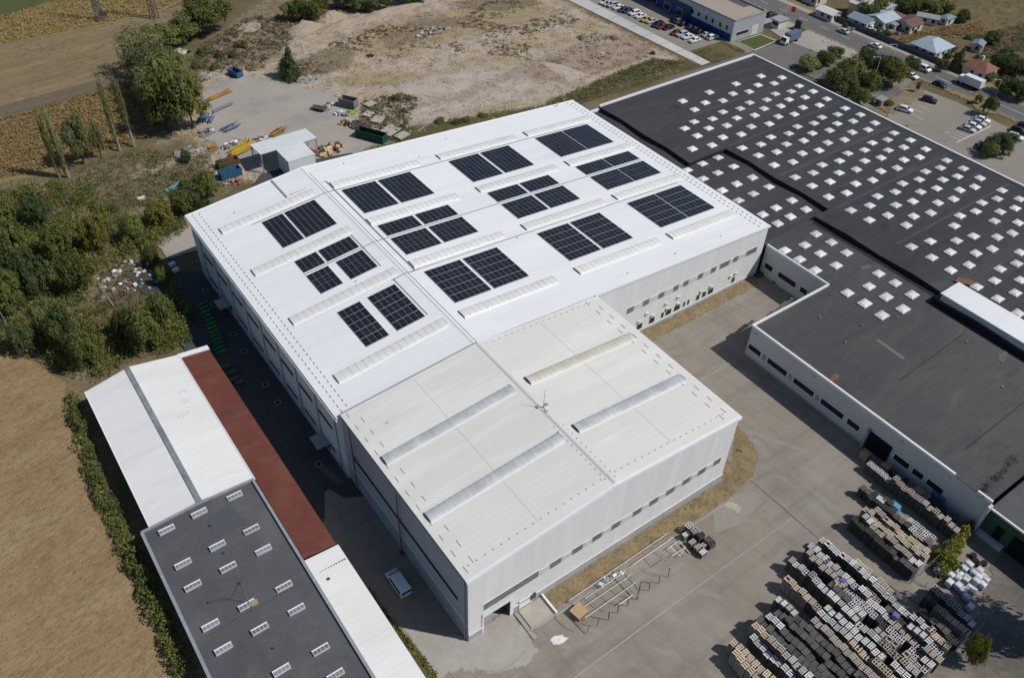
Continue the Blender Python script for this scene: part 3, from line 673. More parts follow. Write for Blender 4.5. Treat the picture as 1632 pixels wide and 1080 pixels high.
# front wall with the gate opening cut out: x 2.6..7.2, z 0..4.2
GX0, GX1, GZ = 2.6, 7.3, 4.4
for pts in ([(TX0, TY0, 0), (GX0, TY0, 0), (GX0, TY0, zt(GX0)), (TX0, TY0, zt(TX0))],
            [(GX0, TY0, GZ), (GX1, TY0, GZ), (GX1, TY0, zt(GX1)), (GX0, TY0, zt(GX0))],
            [(GX1, TY0, 0), (TX1, TY0, 0), (TX1, TY0, zt(TX1)), (25.7, TY0, zt(25.7)), (GX1, TY0, zt(GX1))]):
    wallpoly('wall', pts, white_wall, TH)
wallpoly('wall', [(TX1, TY0, 0), (TX1, TY1, 0), (TX1, TY1, zt(TX1) - .04), (TX1, TY0, zt(TX1) - .04)], side_wall, TH)
b = MB(); b.box(GX0, GX1, .02, 9, -.02, .05); b.build('gateway_floor', g_yard2, TH)
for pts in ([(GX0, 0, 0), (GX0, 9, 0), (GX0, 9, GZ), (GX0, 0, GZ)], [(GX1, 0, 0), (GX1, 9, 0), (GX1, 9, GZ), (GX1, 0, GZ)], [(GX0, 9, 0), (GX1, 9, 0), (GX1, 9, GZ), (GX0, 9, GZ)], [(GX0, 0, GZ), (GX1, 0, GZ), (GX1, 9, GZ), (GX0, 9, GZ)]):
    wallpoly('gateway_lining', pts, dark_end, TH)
b = MB(); b.box(GX0 - .1, GX1 + .3, -.55, -.25, .002, .12); b.build('threshold', dark_end, TH)
b = MB(); b.box(GX0 - .25, GX0, -.12, -.003, 0, GZ + .25); b.box(GX1, GX1 + .6, -.14, -.003, 0, GZ + .25); b.box(GX0 - .25, GX1 + .6, -.16, -.12, GZ + .02, GZ + 1.0)
b.build('gate_frame', trim_white, TH)
for x0, x1 in ((TX0, GX0 - .26), (GX1 + .61, TX1)):
    b = MB(); b.box(x0, x1, -.1, -.003, 0, 1.9); b.build('plinth', plinth, TH)
    b = MB(); b.box(x0, x1, -.2, -.101, 1.9, 2.06); b.build('drip_trim', trim_white, TH)
b = MB(); b.box(8.9, 11.3, -.2, -.101, .5, 2.6); b.build('door', trim_white, TH)
b = MB(); b.box(10.9, 12.0, -.22, -.15, 1.0, 2.4); b.build('window', glass, TH)
win_y(TH, 2.5, 12.4, 6.1, 7.9, TY0, greyglass, .12, 'window_band')
fx = [(14.3, 16.6), (18.5, 20.7), (22.4, 24.5), (26.2, 28.2), (30.6, 32.6), (34.1, 36.1), (37.7, 39.7), (41.3, 43.2), (44.8, 46.7), (48.4, 50.2)]
for k, (a, c) in enumerate(fx):
    win_y(TH, a, c, 6.1 + .0 * k, 7.7, TY0)
prev = 12.4
for a, c in fx:
    if a - prev > 3: 
        mid = (a + prev) / 2; win_y(TH, prev + .15, mid - .05, 6.2, 7.6, TY0, paleglass, .06, 'wall_panel'); win_y(TH, mid + .05, a - .15, 6.2, 7.6, TY0, paleglass, .06, 'wall_panel')
    else: win_y(TH, prev + .15, a - .15, 6.2, 7.6, TY0, paleglass, .06, 'wall_panel')
    prev = c
rail(TX0 - .25, 25.7, TY0 - .02, zt, .55, .55, -.42).build('fascia', trim_white, TH)
rail(25.7, TX1 + .4, TY0 - .02, zt, .55, .55, -.42).build('fascia', trim_white, TH)
b = MB(); b.box(TX1 + .36, TX1 + .55, TY0 - .1, TY1, zt(TX1) - .4, zt(TX1) - .05); b.build('gutter', trim_white, TH)
b = MB(); b.box(TX0 - .28, TX0 - .2, TY0, TY1 - .4, zt(TX0) - .34, zt(TX0) - .03); b.build('gutter', dark_end, TH)
b = MB(); b.hexa([(25.3, TY0 + .2, zt(25.7) - .02), (26.1, TY0 + .2, zt(25.7) - .02), (25.3, TY1, zt(25.7) - .02), (26.1, TY1, zt(25.7) - .02),
                  (25.6, TY0 + .2, zt(25.7) + .1), (25.8, TY0 + .2, zt(25.7) + .1), (25.6, TY1, zt(25.7) + .1), (25.8, TY1, zt(25.7) + .1)])
b.build('ridge_cap', mat('ridge_cap_tan', (0.6, 0.59, 0.57), rough=0.5), TH)
b = MB(); b.beam((-.1, TY1 + .02, zt(0) + .05), (25.7, TY1 + .02, zt(25.7) + .05), .16, .2); b.build('joint_flashing', steel_grey, TH)
for x, y in ((5.0, 30), ):
    b = MB(); b.tube([(x, y, zt(x)), (x, y, zt(x) + .5)], .05, 6); b.build('vent_pipe', steel_grey, roofT)
vault(roofT, 0.9, 24.4, 24.0, 1.9, zt, .3, poly_grey, dark_end, 22)
vault(roofT, 0.9, 24.6, 11.6, 1.9, zt, .3, poly_grey, dark_end, 22)
vault(roofT, 27.5, 50.3, 24.0, 1.9, zt, .3, poly_yellow, dark_end, 22)
vault(roofT, 27.5, 50.3, 11.6, 1.9, zt, .3, poly_grey, dark_end, 22)
b = MB(); b.box(-.035, .035, -.6, .6, 0, .06); guard2 = b.mesh('snow_guard', mat('snow_guard_tan', (0.42, 0.41, 0.385), rough=.6))
for xs in ((0.75, 2.2), (49.4, 50.8)):
    for j, xx in enumerate(xs):
        y = 1.6 + j * .9
        while y < TY1 - .5:
            part('snow_guard', guard2, roofT, Matrix.Translation((xx, y, zt(xx) + .02))); y += 3.05
b = MB(); b.box(-.06, .06, -.06, .06, 0, .1); stud = b.mesh('roof_stud', mat('stud', (0.2, 0.2, 0.2), rough=.6))
x = 1.4
while x < 50.5:
    part('roof_stud', stud, roofT, Matrix.Translation((x, 1.9, zt(x) + .01))); x += 1.35
y = 1.2
while y < 14:
    part('roof_stud', stud, roofT, Matrix.Translation((26.45, y, zt(26.5) + .01)))
    part('roof_stud', stud, roofT, Matrix.Translation((24.95, y + .4, zt(25) + .01))); y += 1.1
x = 27.0
while x < 50:
    part('roof_stud', stud, roofT, Matrix.Translation((x, 35.1, zt(x) + .01))); x += 1.35
for x in (13.0, 38.5):
    b = MB(); b.beam((x, 1.5, zt(x) + .015), (x, 35.5, zt(x) + .015), .05, .03); b.build('roof_seam', mat('seam', (0.58, 0.565, 0.53), rough=.7), roofT)
win_x(TH, 2.5, 34.5, 7.6, 8.7, TX0, glass, .05, 'window_band', fm=side_wall)
b = MB(); b.box(TX0 - .05, TX0 - .003, TY0, TY1, 4.2, 4.4); b.build('wall_band', trim_white, TH)
b = MB(); b.box(TX0 - .06, TX0 - .003, TY0, TY1, 0, 1.2); b.build('plinth', plinth, TH)
for y in (8.5, 17.2, 27.5): pass
for y in (.7, 33.8):
    b = MB(); b.tube([(TX0 - .15, y, .1), (TX0 - .15, y, zt(0) - .3)], .1, 6); b.build('downpipe', trim_grey, TH)
b = MB(); b.tube([(TX1 + .45, .4, .1), (TX1 + .45, .4, zt(TX1) - .3)], .12, 6); b.build('downpipe', mat('ochre_pipe', (0.45, 0.22, 0.08), rough=.5), TH)
# mast on the ridge, guy wires
MS = thing('lightning_mast', 'small guyed lightning mast standing on the ridge of the beige roof', 'mast', (26.0, 17.8, zt(26)))
b = MB(); b.tube([(26, 17.8, zt(26)), (26, 17.8, zt(26) + 4.2)], [.07, .02], 6); b.build('pole', steel_grey, MS)
b = MB()
for a in (20, 140, 260): b.beam((26, 17.8, zt(26) + .3), (26 + .9 * math.cos(math.radians(a)), 17.8 + .9 * math.sin(math.radians(a)), zt(26)), .08, .08)
b.build('tripod', steel_grey, MS)
for a in (20, 140, 260):
    x, y = 26 + .9 * math.cos(math.radians(a)), 17.8 + .9 * math.sin(math.radians(a))
    b = MB(); b.box(x - .22, x + .22, y - .22, y + .22, zt(x) + .01, zt(x) + .22); b.build('weight', plinth, MS)
# steps beside the gate
ST = thing('loading_platform', 'low concrete platform with kerbs beside the open gate of the beige hall', 'platform', (10.5, -2, 0))
b = MB(); b.box(8.7, 13.0, -3.6, -.25, ZL[0], .38); b.build('slab', mat('platform_concrete', (0.42, 0.375, 0.31), (0.35, 0.31, 0.26), .5, fine=.1), ST)
b = MB(); b.box(13.0, 13.3, -3.9, -.25, ZL[0], .85); b.build('kerb', trim_white, ST)
b = MB(); b.box(8.4, 13.3, -4.0, -3.65, ZL[0], .5); b.build('kerb', g_yard2, ST)
b = MB(); b.hexa([(7.9, -5.3, ZL[0]), (8.5, -5.3, ZL[0]), (7.9, -.3, ZL[0]), (8.5, -.3, ZL[0]), (7.9, -5.3, .35), (8.5, -5.3, .35), (7.9, -.3, .5), (8.5, -.3, .5)]); b.build('ramp_wall', g_yard2, ST)

# ------------------------------------------------------------------ dark roofed factory
FA = thing('factory', 'wide low factory with dark felt roof dotted with square white skylights', 'factory', (135, 40, 0))
def tri(t): t = t % 1.0; return 2 * t if t < .5 else 2 - 2 * t
FOLD = 16.6
def zlow(y): return 7.35 + .55 * tri((y - 3.2) / FOLD)
def zhi(y): return 8.45 + .35 * tri((y - 3.2) / FOLD)
def strip(mb, x0, x1, y0, y1, f, m=0):
    ys = [y0]; k = math.floor((y0 - 3.2) / (FOLD / 2)) + 1
    while 3.2 + k * FOLD / 2 < y1 - .01: ys.append(3.2 + k * FOLD / 2); k += 1
    ys.append(y1)
    for a, c in zip(ys, ys[1:]): mb.face([(x0, a, f(a)), (x1, a, f(a)), (x1, c, f(c)), (x0, c, f(c))], m)
def wallstrip(mb, x, y0, y1, f0, f1):
    ys = [y0]; k = math.floor((y0 - 3.2) / (FOLD / 2)) + 1
    while 3.2 + k * FOLD / 2 < y1 - .01: ys.append(3.2 + k * FOLD / 2); k += 1
    ys.append(y1)
    for a, c in zip(ys, ys[1:]): mb.face([(x, a, f0(a)), (x, c, f0(c)), (x, c, f1(c)), (x, a, f1(a))])
YE, XE = 103.6, 170.6
b = MB()
strip(b, 110.6, XE, 69.4, YE, zhi); strip(b, 123.2, XE, 37.1, 69.4, zhi); strip(b, 118.3, XE, 4.6, 37.1, zhi); strip(b, 115.4, XE, -70, 4.6, zhi)
roofF = b.build('roof', bitumen, FA)
b = MB()
strip(b, 100.9, 110.6, 36.2, YE, zlow); strip(b, 110.6, 123.2, 37.1, 69.4, zlow)
roofF2 = b.build('lower_roof', bitumen, FA)
b = MB(); b.face([(101.6, 19.6, 7.6), (118.3, 19.6, 7.6), (118.3, 37.1, 7.6), (101.6, 37.1, 7.6)])
b.face([(79.1, -31.0, 7.45), (115.4, -31.0, 7.6), (115.4, 4.6, 7.6), (79.1, 4.6, 7.45)]); b.face([(79.1, 4.6, 7.45), (118.3, 4.6, 7.6), (118.3, 19.6, 7.6), (79.1, 19.6, 7.45)])
roofF3 = b.build('wing_roof', bitumen2, FA)
b = MB()
flat = lambda y: 7.5
wallstrip(b, 110.59, 69.4, YE, zlow, zhi); wallstrip(b, 123.19, 37.1, 69.4, zlow, zhi); wallstrip(b, 118.29, 4.6, 37.1, flat, zhi); wallstrip(b, 115.39, -70, 4.6, flat, zhi)
b.face([(110.6, 69.39, 7.3), (123.2, 69.39, 7.3), (123.2, 69.39, zhi(69.4)), (110.6, 69.39, zhi(69.4))])
b.face([(118.3, 37.11, 7.3), (123.2, 37.11, 7.3), (123.2, 37.11, zhi(37)), (118.3, 37.11, zhi(37))])
b.face([(115.4, 4.61, 7.3), (118.3, 4.61, 7.3), (118.3, 4.61, zhi(4.6)), (115.4, 4.61, zhi(4.6))])
b.build('roof_step', mat('step_felt_shade', (0.02, 0.02, 0.022), rough=.9), FA)  # step walls coloured near black to carry their shade
# dark gutter in front of the step
b = MB(); b.box(116.9, 118.25, 4.7, 36.5, 7.62, 7.66); b.box(114.0, 115.35, -30.5, 4.5, 7.62, 7.66); b.build('gutter', mat('gutter_felt', (0.022, 0.022, 0.025), rough=.9), FA)
# walls
for pts, m in (([(79.1, 19.6, 0), (79.1, -31, 0), (79.1, -31, 7.7), (79.1, 19.6, 7.7)], wing_wall),
               ([(79.1, 19.6, 0), (101.6, 19.6, 0), (101.6, 19.6, 7.7), (79.1, 19.6, 7.7)], wing_wall),
               ([(101.6, 36.2, 0), (101.6, 19.6, 0), (101.6, 19.6, 7.9), (101.6, 36.2, 7.9)], wing_wall),
               ([(100.9, YE, 0), (XE, YE, 0), (XE, YE, 9.0), (100.9, YE, 8.2)], wing_wall),
               ([(XE, YE, 0), (XE, -70, 0), (XE, -70, 8.8), (XE, YE, 8.8)], wing_wall)):
    wallpoly('wall', pts, m, FA)
def cap(x0, x1, y0, y1, z0, z1, m=trim_white, n='parapet'):
    q = MB(); q.box(x0, x1, y0, y1, z0, z1); return q.build(n, m, FA)
cap(78.95, 79.35, -24.5, 19.75, 7.5, 7.95); cap(79.36, 101.45, 19.4, 19.75, 7.5, 7.95); cap(101.45, 101.8, 19.4, 36.0, 7.6, 8.05)
cap(78.95, 79.3, -31.2, -28.6, 7.5, 8.0); cap(79.05, 79.2, -28.6, -24.5, 7.4, 7.55, trim_grey)
cap(110.6, XE + .2, YE - .3, YE + .15, 8.3, 9.0); cap(101, 110.59, YE - .3, YE + .15, 7.4, 8.0)
cap(XE - .25, XE + .2, -70, YE - .31, 8.3, 9.0)
b = MB(); b.box(XE + .25, XE + 2.2, 33, 70, 7.2, 7.35); b.build('canopy', trim_white, FA)
# wing windows (facing the yard)
for y0, y1 in ((16.0, 19.3), (9.4, 14.4), (2.9, 7.9), (-3.9, 1.4), (-7.4, -4.6)):
    win_x(FA, y0, y1, 2.0, 3.5, 79.1, glass, .12)
for y0, y1 in ((14.6, 15.8), (8.1, 9.2), (1.6, 2.7)):
    win_x(FA, y0, y1, 2.0, 3.5, 79.1, trim_grey, .08, 'wall_panel')
b = MB(); b.box(78.95, 79.09, -9.2, 19.5, 0, .5); b.build('plinth', plinth, FA)
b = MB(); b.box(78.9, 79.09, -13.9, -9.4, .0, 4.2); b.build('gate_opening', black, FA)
b = MB(); b.box(78.2, 79.08, -9.35, -8.9, 0, 4.6); b.build('gate_leaf', trim_grey, FA)
for y0, y1 in ((-17.8, -14.6), (-20.6, -18.4), (-24.4, -21.2)): win_x(FA, y0, y1, 2.0, 3.5, 79.1, glass, .12)
for y in (18.4, 4.2, -14.8, -24):
    b = MB(); b.box(78.95, 79.09, y - .15, y + .15, 6.5, 6.7); b.build('wall_lamp', trim_grey, FA)
# inner wall of the small court
for y0, y1 in ((33.0, 35.3), (26.5, 31.5), (23.4, 25.4)): win_x(FA, y0, y1, 2.2, 3.7, 101.6, glass, .1)
b = MB(); b.box(101.48, 101.59, 20.2, 22.0, 0, 3.2); b.build('red_door', mat('red_door', (0.42, 0.04, 0.025), rough=.5), FA)
b = MB(); b.box(101.3, 101.59, 22.1, 22.5, 0, 4.2); b.build('buttress', wing_wall, FA)
# long white roof monitor
MON = thing('roof_monitor', 'long white sheet metal box standing on the dark factory roof', 'roof monitor', (118.5, -5, 7.6))
b = MB(); b.box(115.9, 121.6, -20, 3.3, 8.3, 10.0); b.build('body', side_wall, MON)
b = MB(); b.box(115.6, 121.9, -20.3, 3.6, 10.0, 10.2); b.build('roof', white_roof, MON)
# skylights
sk3 = [(375,363),(475,370),(255,400),(360,406),(437,398),(128,440),(240,447),(318,437),(443,448),(519,436),(557,410),(624,436),(0,482),(108,490),(192,480),(320,490),(402,476),(508,475),(585,464),(690,472),(57,523),(192,534),(275,518),(389,518),(469,506),(575,513),(654,502),(777,517),(55,581),(143,567),(259,563),(344,550),(457,556),(534,545),(666,560),(741,546),(850,547),(10,613),(124,612),(211,599),(328,604),(414,591),(548,604),(628,588),(739,590),(815,578),(920,587),(70,648),(192,655),(280,641),(422,654),(507,637),(620,636),(702,622),(811,631),(887,619),(1011,635),(140,693),(47,710),(285,706),(374,689),(496,688),(579,671),(694,681),(774,667),(907,682),(980,667),(1090,669),(170,752),(362,742),(450,725),(572,732),(652,718),(790,732),(870,716),(983,717),(1058,703),(1163,712),(95,781),(244,795),(438,788),(527,773),(667,787),(750,768),(871,768),(949,753),(1059,763),(1133,750),(1263,766),(168,825),(334,847),(538,846),(624,825),(748,825),(831,809),(948,817),(1026,802),(1162,819),(1233,801),(1343,804),(259,878),(413,892),(338,925),(619,887),(705,867),(828,877),(909,860),(1052,876),(1131,857),(1245,858),(1315,842),(1423,850),(523,957),(698,940),(785,921),(932,937),(1017,916),(1138,916),(1215,899),(1326,907),(1397,892),(1527,909),(447,992),(591,1000),(516,1034),(805,1004),(895,981),(1020,979),(1101,961),(1221,968),(1296,950),(1432,968),(1505,949),(1612,950),(893,1050),(982,1028),(1105,1032),(1187,1016),(1327,1030),(1402,1009),(1519,1011),(1591,994),(1070,1075),(1300,1078),(1492,1055),(1605,1063),(22,812),(98,853),(190,909),(268,957),(383,1024),(455,1067),(1690,985),(1670,1030)]
sk6 = [(638,37),(585,90),(712,77),(659,131),(785,127),(735,187),(490,115),(560,158),(636,210),(938,226),(1018,271),(892,287),(789,318),(974,337),(1098,327),(872,368),(1055,395),(954,425),(1095,98),(1185,72),(1310,69),(1392,47),(1505,52),(1577,33),(1192,149),(1280,123),(1403,129),(1481,108),(1615,125),(1283,210),(1370,185),(1519,204),(1598,178),(1407,289),(1493,260),(1617,257),(1508,346),(1592,318),(1605,415),(1690,150),(1690,230),(1710,290),(1690,370)]
SKP = [(1088 + a / 3, b_ / 3) for a, b_ in sk3] + [(1088 + a / 3, 360 + b_ / 3) for a, b_ in sk6]
q = MB(); q.box(-1.22, 1.22, -.95, .95, -.1, .2, 0)
q.hexa([(-1.1, -.83, .201), (1.1, -.83, .201), (-1.1, .83, .201), (1.1, .83, .201), (-.8, -.52, .4), (.8, -.52, .4), (-.8, .52, .4), (.8, .52, .4)], 1)
q.hexa([(-.8, -.52, .401), (.8, -.52, .401), (-.8, .52, .401), (.8, .52, .401), (-.45, -.25, .46), (.45, -.25, .46), (-.45, .25, .46), (.45, .25, .46)], 1)
sky_me = q.mesh('skylight', [dome_frame, dome])
def dark_z(x, y):
    if x > XE: return zhi(y)
    lim = 110.6 if y > 69.4 else 123.2 if y > 37.1 else 118.3 if y > 4.6 else 115.4
    if x > lim: return zhi(y)
    if y > 37: return zlow(y)
    return 7.6
for (u, v) in SKP:
    z = 8.0
    for _ in range(6):
        p = P(u, v, z + .25); z = dark_z(p.x, p.y)
    par = roofF if z > 8.2 else (roofF2 if p.y > 37 else roofF3)
    e = .4
    slope = (dark_z(p.x, p.y + e) - dark_z(p.x, p.y - e)) / (2 * e)
    sg = 1.0 if abs(slope) < .3 else 0
    o = part('skylight', sky_me, par, Matrix.Translation((p.x, p.y, z + .02)) @ Matrix.Rotation(math.atan(slope) * sg, 4, 'X'))
    if p.y < 12 and z < 8.2: o.scale = (1.05, 1.02, 1)
    else: o.scale = (.95, .97, 1)
# roof marks: felt patches, rust fan, pale streaks
def roof_patch(name, pts, z, m, par, rag=0.0):
    o = sheet(name, [PX2(u, v, z) for u, v in pts], z, m, rag)
    o.parent = par
    del o['kind']
    return o
felt_pale = mat('felt_pale', (0.13, 0.125, 0.12), (0.105, 0.1, 0.098), .6, ragged=1.0)
felt_patch = mat('felt_patch', (0.092, 0.091, 0.094), (0.082, 0.081, 0.084), .4)
rust_stain = mat('rust_stain', (0.20, 0.10, 0.06), (0.13, 0.085, 0.065), .8, ragged=1.2)
roof_patch('pale_strip', [(1395, 541), (1400, 540), (1443, 570), (1438, 573)], 7.55, mat('strip_felt', (0.15, 0.145, 0.14), rough=.9), roofF3)
roof_patch('rust_stain', [(1316, 607), (1320, 600), (1328, 592), (1340, 596), (1338, 605), (1328, 611)], 7.56, rust_stain, roofF3, .6)
roof_patch('rust_stain', [(1518, 447), (1525, 440), (1550, 445), (1560, 452), (1548, 456), (1530, 454)], 8.9, rust_stain, roofF, .7)
roof_patch('pale_patch', [(1258, 560), (1264, 559), (1297, 583), (1302, 590), (1292, 588)], 7.56, felt_pale, roofF3, .4)
roof_patch('pale_patch', [(1368, 426), (1385, 420), (1392, 424), (1382, 430), (1372, 430)], 7.66, felt_pale, roofF3, .3)
roof_patch('pale_patch', [(1218, 500), (1262, 472), (1272, 476), (1230, 506), (1222, 508)], 7.57, felt_pale, roofF3, .7)
roof_patch('pale_patch', [(1585, 570), (1600, 555), (1612, 560), (1600, 580)], 7.65, felt_pale, roofF3, .5)
felt_line = mat('felt_line', (0.04, 0.04, 0.043), rough=.9)
def roof_line(u0, v0, u1, v1, z, wd, m, par, nm='felt_seam'):
    a = P(u0, v0, z); b_ = P(u1, v1, z); n = Vector((-(b_ - a).y, (b_ - a).x, 0)).normalized() * wd / 2
    o = sheet(nm, [(a - n)[:2], (b_ - n)[:2], (b_ + n)[:2], (a + n)[:2]], z, m); o.parent = par; del o['kind']
roof_line(1435, 605, 1535, 532, 7.6, .16, felt_line, roofF3); roof_line(1540, 715, 1632, 640, 7.58, .16, felt_line, roofF3)
roof_line(1330, 510, 1372, 485, 7.58, .12, felt_line, roofF3)
for (u, v, z) in ((1306, 506, 7.6), (1374, 519, 7.6), (1347, 546, 7.6), (1541, 545, 7.6), (1430, 506, 7.6), (1597, 617, 7.6), (1378, 490, 7.6)):
    p = P(u, v, z); b = MB(); b.tube([(p.x, p.y, z - .1), (p.x, p.y, z + .25)], .16, 8); b.build('vent_pipe', steel_grey, roofF3)
# long skylight streak stains on the upper roof (weathered felt joints)
for y in (86.4, 69.8, 53.2, 36.6, 20, 3.3):
    roof_y = zhi(y) + .02
    b = MB(); b.face([(125, y - .35, roof_y), (169, y - .35, roof_y), (169, y + .35, roof_y), (125, y + .35, roof_y)])
    b.build('valley_strip', mat('valley_felt', (0.078, 0.077, 0.078), (0.058, 0.058, 0.06), .35, fine=.2, stretch=(.3, 1, 1)), roofF)

# ------------------------------------------------------------------ green walled building, lower right
GB = thing('workshop', 'dark green walled workshop with grey roof at the end of the wing', 'workshop', (90, -45, 0))
b = MB(); b.face([(79.5, -90, 0), (79.5, -31.6, 0), (79.5, -31.6, 6.2), (79.5, -90, 6.2)]); b.face([(79.5, -31.6, 0), (110, -31.6, 0), (110, -31.6, 6.2), (79.5, -31.6, 6.2)])
b.build('wall', mat('green_wall', (0.035, 0.10, 0.06), (0.028, 0.085, 0.05), .4, rough=.6, fine=.06), GB)
b = MB(); b.face([(79.3, -90, 6.25), (112, -90, 6.6), (112, -31.4, 6.6), (79.3, -31.4, 6.25)]); b.build('roof', bitumen3, GB)
b = MB(); b.box(79.15, 79.45, -90, -31.6, 6.1, 6.42); b.build('parapet', trim_white, GB)
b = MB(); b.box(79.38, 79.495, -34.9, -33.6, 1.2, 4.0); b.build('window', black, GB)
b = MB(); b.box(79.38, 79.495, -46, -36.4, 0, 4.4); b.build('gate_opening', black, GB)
b = MB(); b.box(78.6, 79.49, -36, -31.7, 0, 1.1); b.build('wall_base', wing_wall, GB)
b = MB(); b.box(78.4, 79.45, -31.55, -31.1, 0, 7.0); b.build('buttress', wing_wall, GB)
# dry creeper on the wing roof edge
# ------------------------------------------------------------------ long sheds, lower left
ZS = 4.6
SH = thing('shed', 'long white metal roofed shed with grey glazed ridge and red lean-to', 'shed', (-20, 58, 0))
b = MB()
b.face([(-31.2, 41.2, ZS), (-23.8, 41.2, ZS + 1.1), (-23.8, 77.0, ZS + 1.1), (-31.2, 76.4, ZS)])
b.face([(-22.9, 41.2, ZS + 1.1), (-14.3, 41.2, ZS), (-14.3, 76.6, ZS), (-22.9, 77.2, ZS + 1.1)])
b.build('roof', shedroof, SH)
b = MB(); b.hexa([(-23.85, 41.2, ZS + 1.0), (-22.85, 41.2, ZS + 1.0), (-23.85, 77.1, ZS + 1.0), (-22.85, 77.1, ZS + 1.0), (-23.75, 41.2, ZS + 1.3), (-22.95, 41.2, ZS + 1.3), (-23.75, 77.1, ZS + 1.3), (-22.95, 77.1, ZS + 1.3)])
b.build('ridge_light', ridge_grey, SH)
b = MB(); b.face([(-31.0, 41.2, 0), (-31.0, 76.2, 0), (-31.0, 76.2, ZS), (-31.0, 41.2, ZS)]); b.build('wall', wing_wall, SH)
b = MB(); b.face([(-31.0, 76.2, 0), (-9.5, 76.2, 0), (-9.5, 76.2, ZS - 1), (-14.4, 76.2, ZS), (-23.4, 76.6, ZS + 1.1), (-31, 76.2, ZS)]); b.build('wall', wing_wall, SH)
b = MB(); b.face([(-14.2, 23.2, ZS - .15), (-8.9, 23.2, ZS - .75), (-8.9, 75.6, ZS - .75), (-14.2, 75.6, ZS - .15)]); b.build('lean_to_roof', redroof, SH)
b = MB(); b.face([(-9.1, 23.2, 0), (-9.1, 75.6, 0), (-9.1, 75.6, ZS - .8), (-9.1, 23.2, ZS - .8)]); b.build('lean_to_wall', wing_wall, SH)
b = MB(); b.hexa([(-14.5, 75.6, ZS - .3), (-8.8, 75.6, ZS - .9), (-14.5, 76.8, ZS - .3), (-8.8, 76.8, ZS - .9), (-14.5, 75.6, ZS + .05), (-8.8, 75.6, ZS - .55), (-14.5, 76.8, ZS + .05), (-8.8, 76.8, ZS - .55)]); b.build('verge_trim', shedroof, SH)
b = MB(); b.beam((-14.25, 41.2, ZS + .03), (-14.25, 76.6, ZS + .03), .16, .12); b.build('gutter', trim_white, SH)
b = MB(); b.beam((-31.25, 41.2, ZS - .03), (-31.25, 76.5, ZS - .03), .16, .14); b.build('gutter', trim_white, SH)
GH = thing('hall', 'flat grey felt roofed hall with rows of small glazed roof lanterns', 'hall', (-23, 10, 0))
ZG = 4.9
def zg(x): return ZG + .5 - abs(x + 23.4) * .05
b = MB()
b.face([(-32.3, -60, zg(-32.3)), (-23.4, -60, zg(-23.4)), (-23.4, 41.1, zg(-23.4)), (-32.3, 41.1, zg(-32.3))])
b.face([(-23.4, -60, zg(-23.4)), (-14.9, -60, zg(-14.9)), (-14.9, 41.1, zg(-14.9)), (-23.4, 41.1, zg(-23.4))])
roofG = b.build('roof', bitumen3, GH)
b = MB(); b.face([(-32.4, -60, 0), (-32.4, 41.1, 0), (-32.4, 41.1, ZG), (-32.4, -60, ZG)]); b.build('wall', wing_wall, GH)
b = MB(); b.box(-32.75, -32.3, -60, 41.1, zg(-32.3) - .2, zg(-32.3) + .12); b.build('eave_trim', mat('zinc', (0.30, 0.32, 0.35), (0.25, 0.265, 0.29), .6, rough=.5), GH)
b = MB(); b.box(-14.9, -14.45, -60, 41.1, zg(-14.9) - .25, zg(-14.9) + .35); b.build('parapet', MATS['zinc'], GH)
b = MB(); b.box(-15.2, -14.92, -60, 40.9, zg(-14.9) + .005, zg(-14.9) + .02); b.build('gutter', dark_end, GH)
for xa, xb in ((-32.6, -23.4), (-23.4, -14.5)):
    b = MB(); b.hexa([(xa, 40.75, zg(xa) - .1), (xb, 40.75, zg(xb) - .1), (xa, 41.15, zg(xa) - .1), (xb, 41.15, zg(xb) - .1), (xa, 40.75, zg(xa) + .28), (xb, 40.75, zg(xb) + .28), (xa, 41.15, zg(xa) + .28), (xb, 41.15, zg(xb) + .28)])
    b.build('parapet', MATS['zinc'], GH)
b = MB(); b.face([(-14.4, -60, ZS - .3), (-8.7, -60, ZS - .75), (-8.7, 23.0, ZS - .75), (-14.4, 23.0, ZS - .3)]); b.build('lean_to_roof', shedroof, GH)
b = MB(); b.face([(-8.9, -60, 0), (-8.9, 23, 0), (-8.9, 23, ZS - .8), (-8.9, -60, ZS - .8)]); b.build('lean_to_wall', wing_wall, GH)
b = MB(); b.box(-12.9, -12.5, 18.0, 18.35, ZS - .5, ZS - .2); b.build('roof_vent', dark_end, GH)
x = -13.2
while x < -9: 
    b = MB(); b.box(x, x + .1, 19.9, 20.0, ZS - .75, ZS - .32); b.build('roof_stud', dark_end, GH); x += .45
# roof lanterns
lz = mat('lantern_glass', (0.16, 0.17, 0.2), (0.26, 0.26, 0.26), .8, rough=.15, fine=.1, rand=.3, spec=.5)
q = MB(); q.box(-1.18, 1.18, -.4, .4, -.1, .36, 0)
lant = q.mesh('lantern_frame', mat('lantern_paint', (.55, .56, .58), rough=.5, rand=.1))
q = MB()
for k in range(4):
    q.face([(-1.11 + k * .56, -.34, .365), (-1.11 + k * .56 + .5, -.34, .365), (-1.11 + k * .56 + .5, .24, .366), (-1.11 + k * .56, .24, .366)])
lgl = q.mesh('lantern_panes', lz)
q = MB(); q.box(-1.2, 1.2, .27, .42, .36, .45); lrd = q.mesh('lantern_ridge', trim_white)
LAN = [(245, 553, 3), (525, 408, 3), (830, 262, 3), (385, 846, 3), (682, 690, 3), (975, 552, 3), (470, 1035, 3), (775, 876, 3), (1078, 727, 3)]
lp = [(220 + a / 5.4, 740 + c / 5.4) for a, c, _ in LAN]
lp += [(280 + a / 3.886, 880 + c / 3.886) for a, c in ((440, 320), (670, 205), (748, 348), (215, 445), (520, 467), (295, 590), (898, 595), (655, 722), (990, 752))]
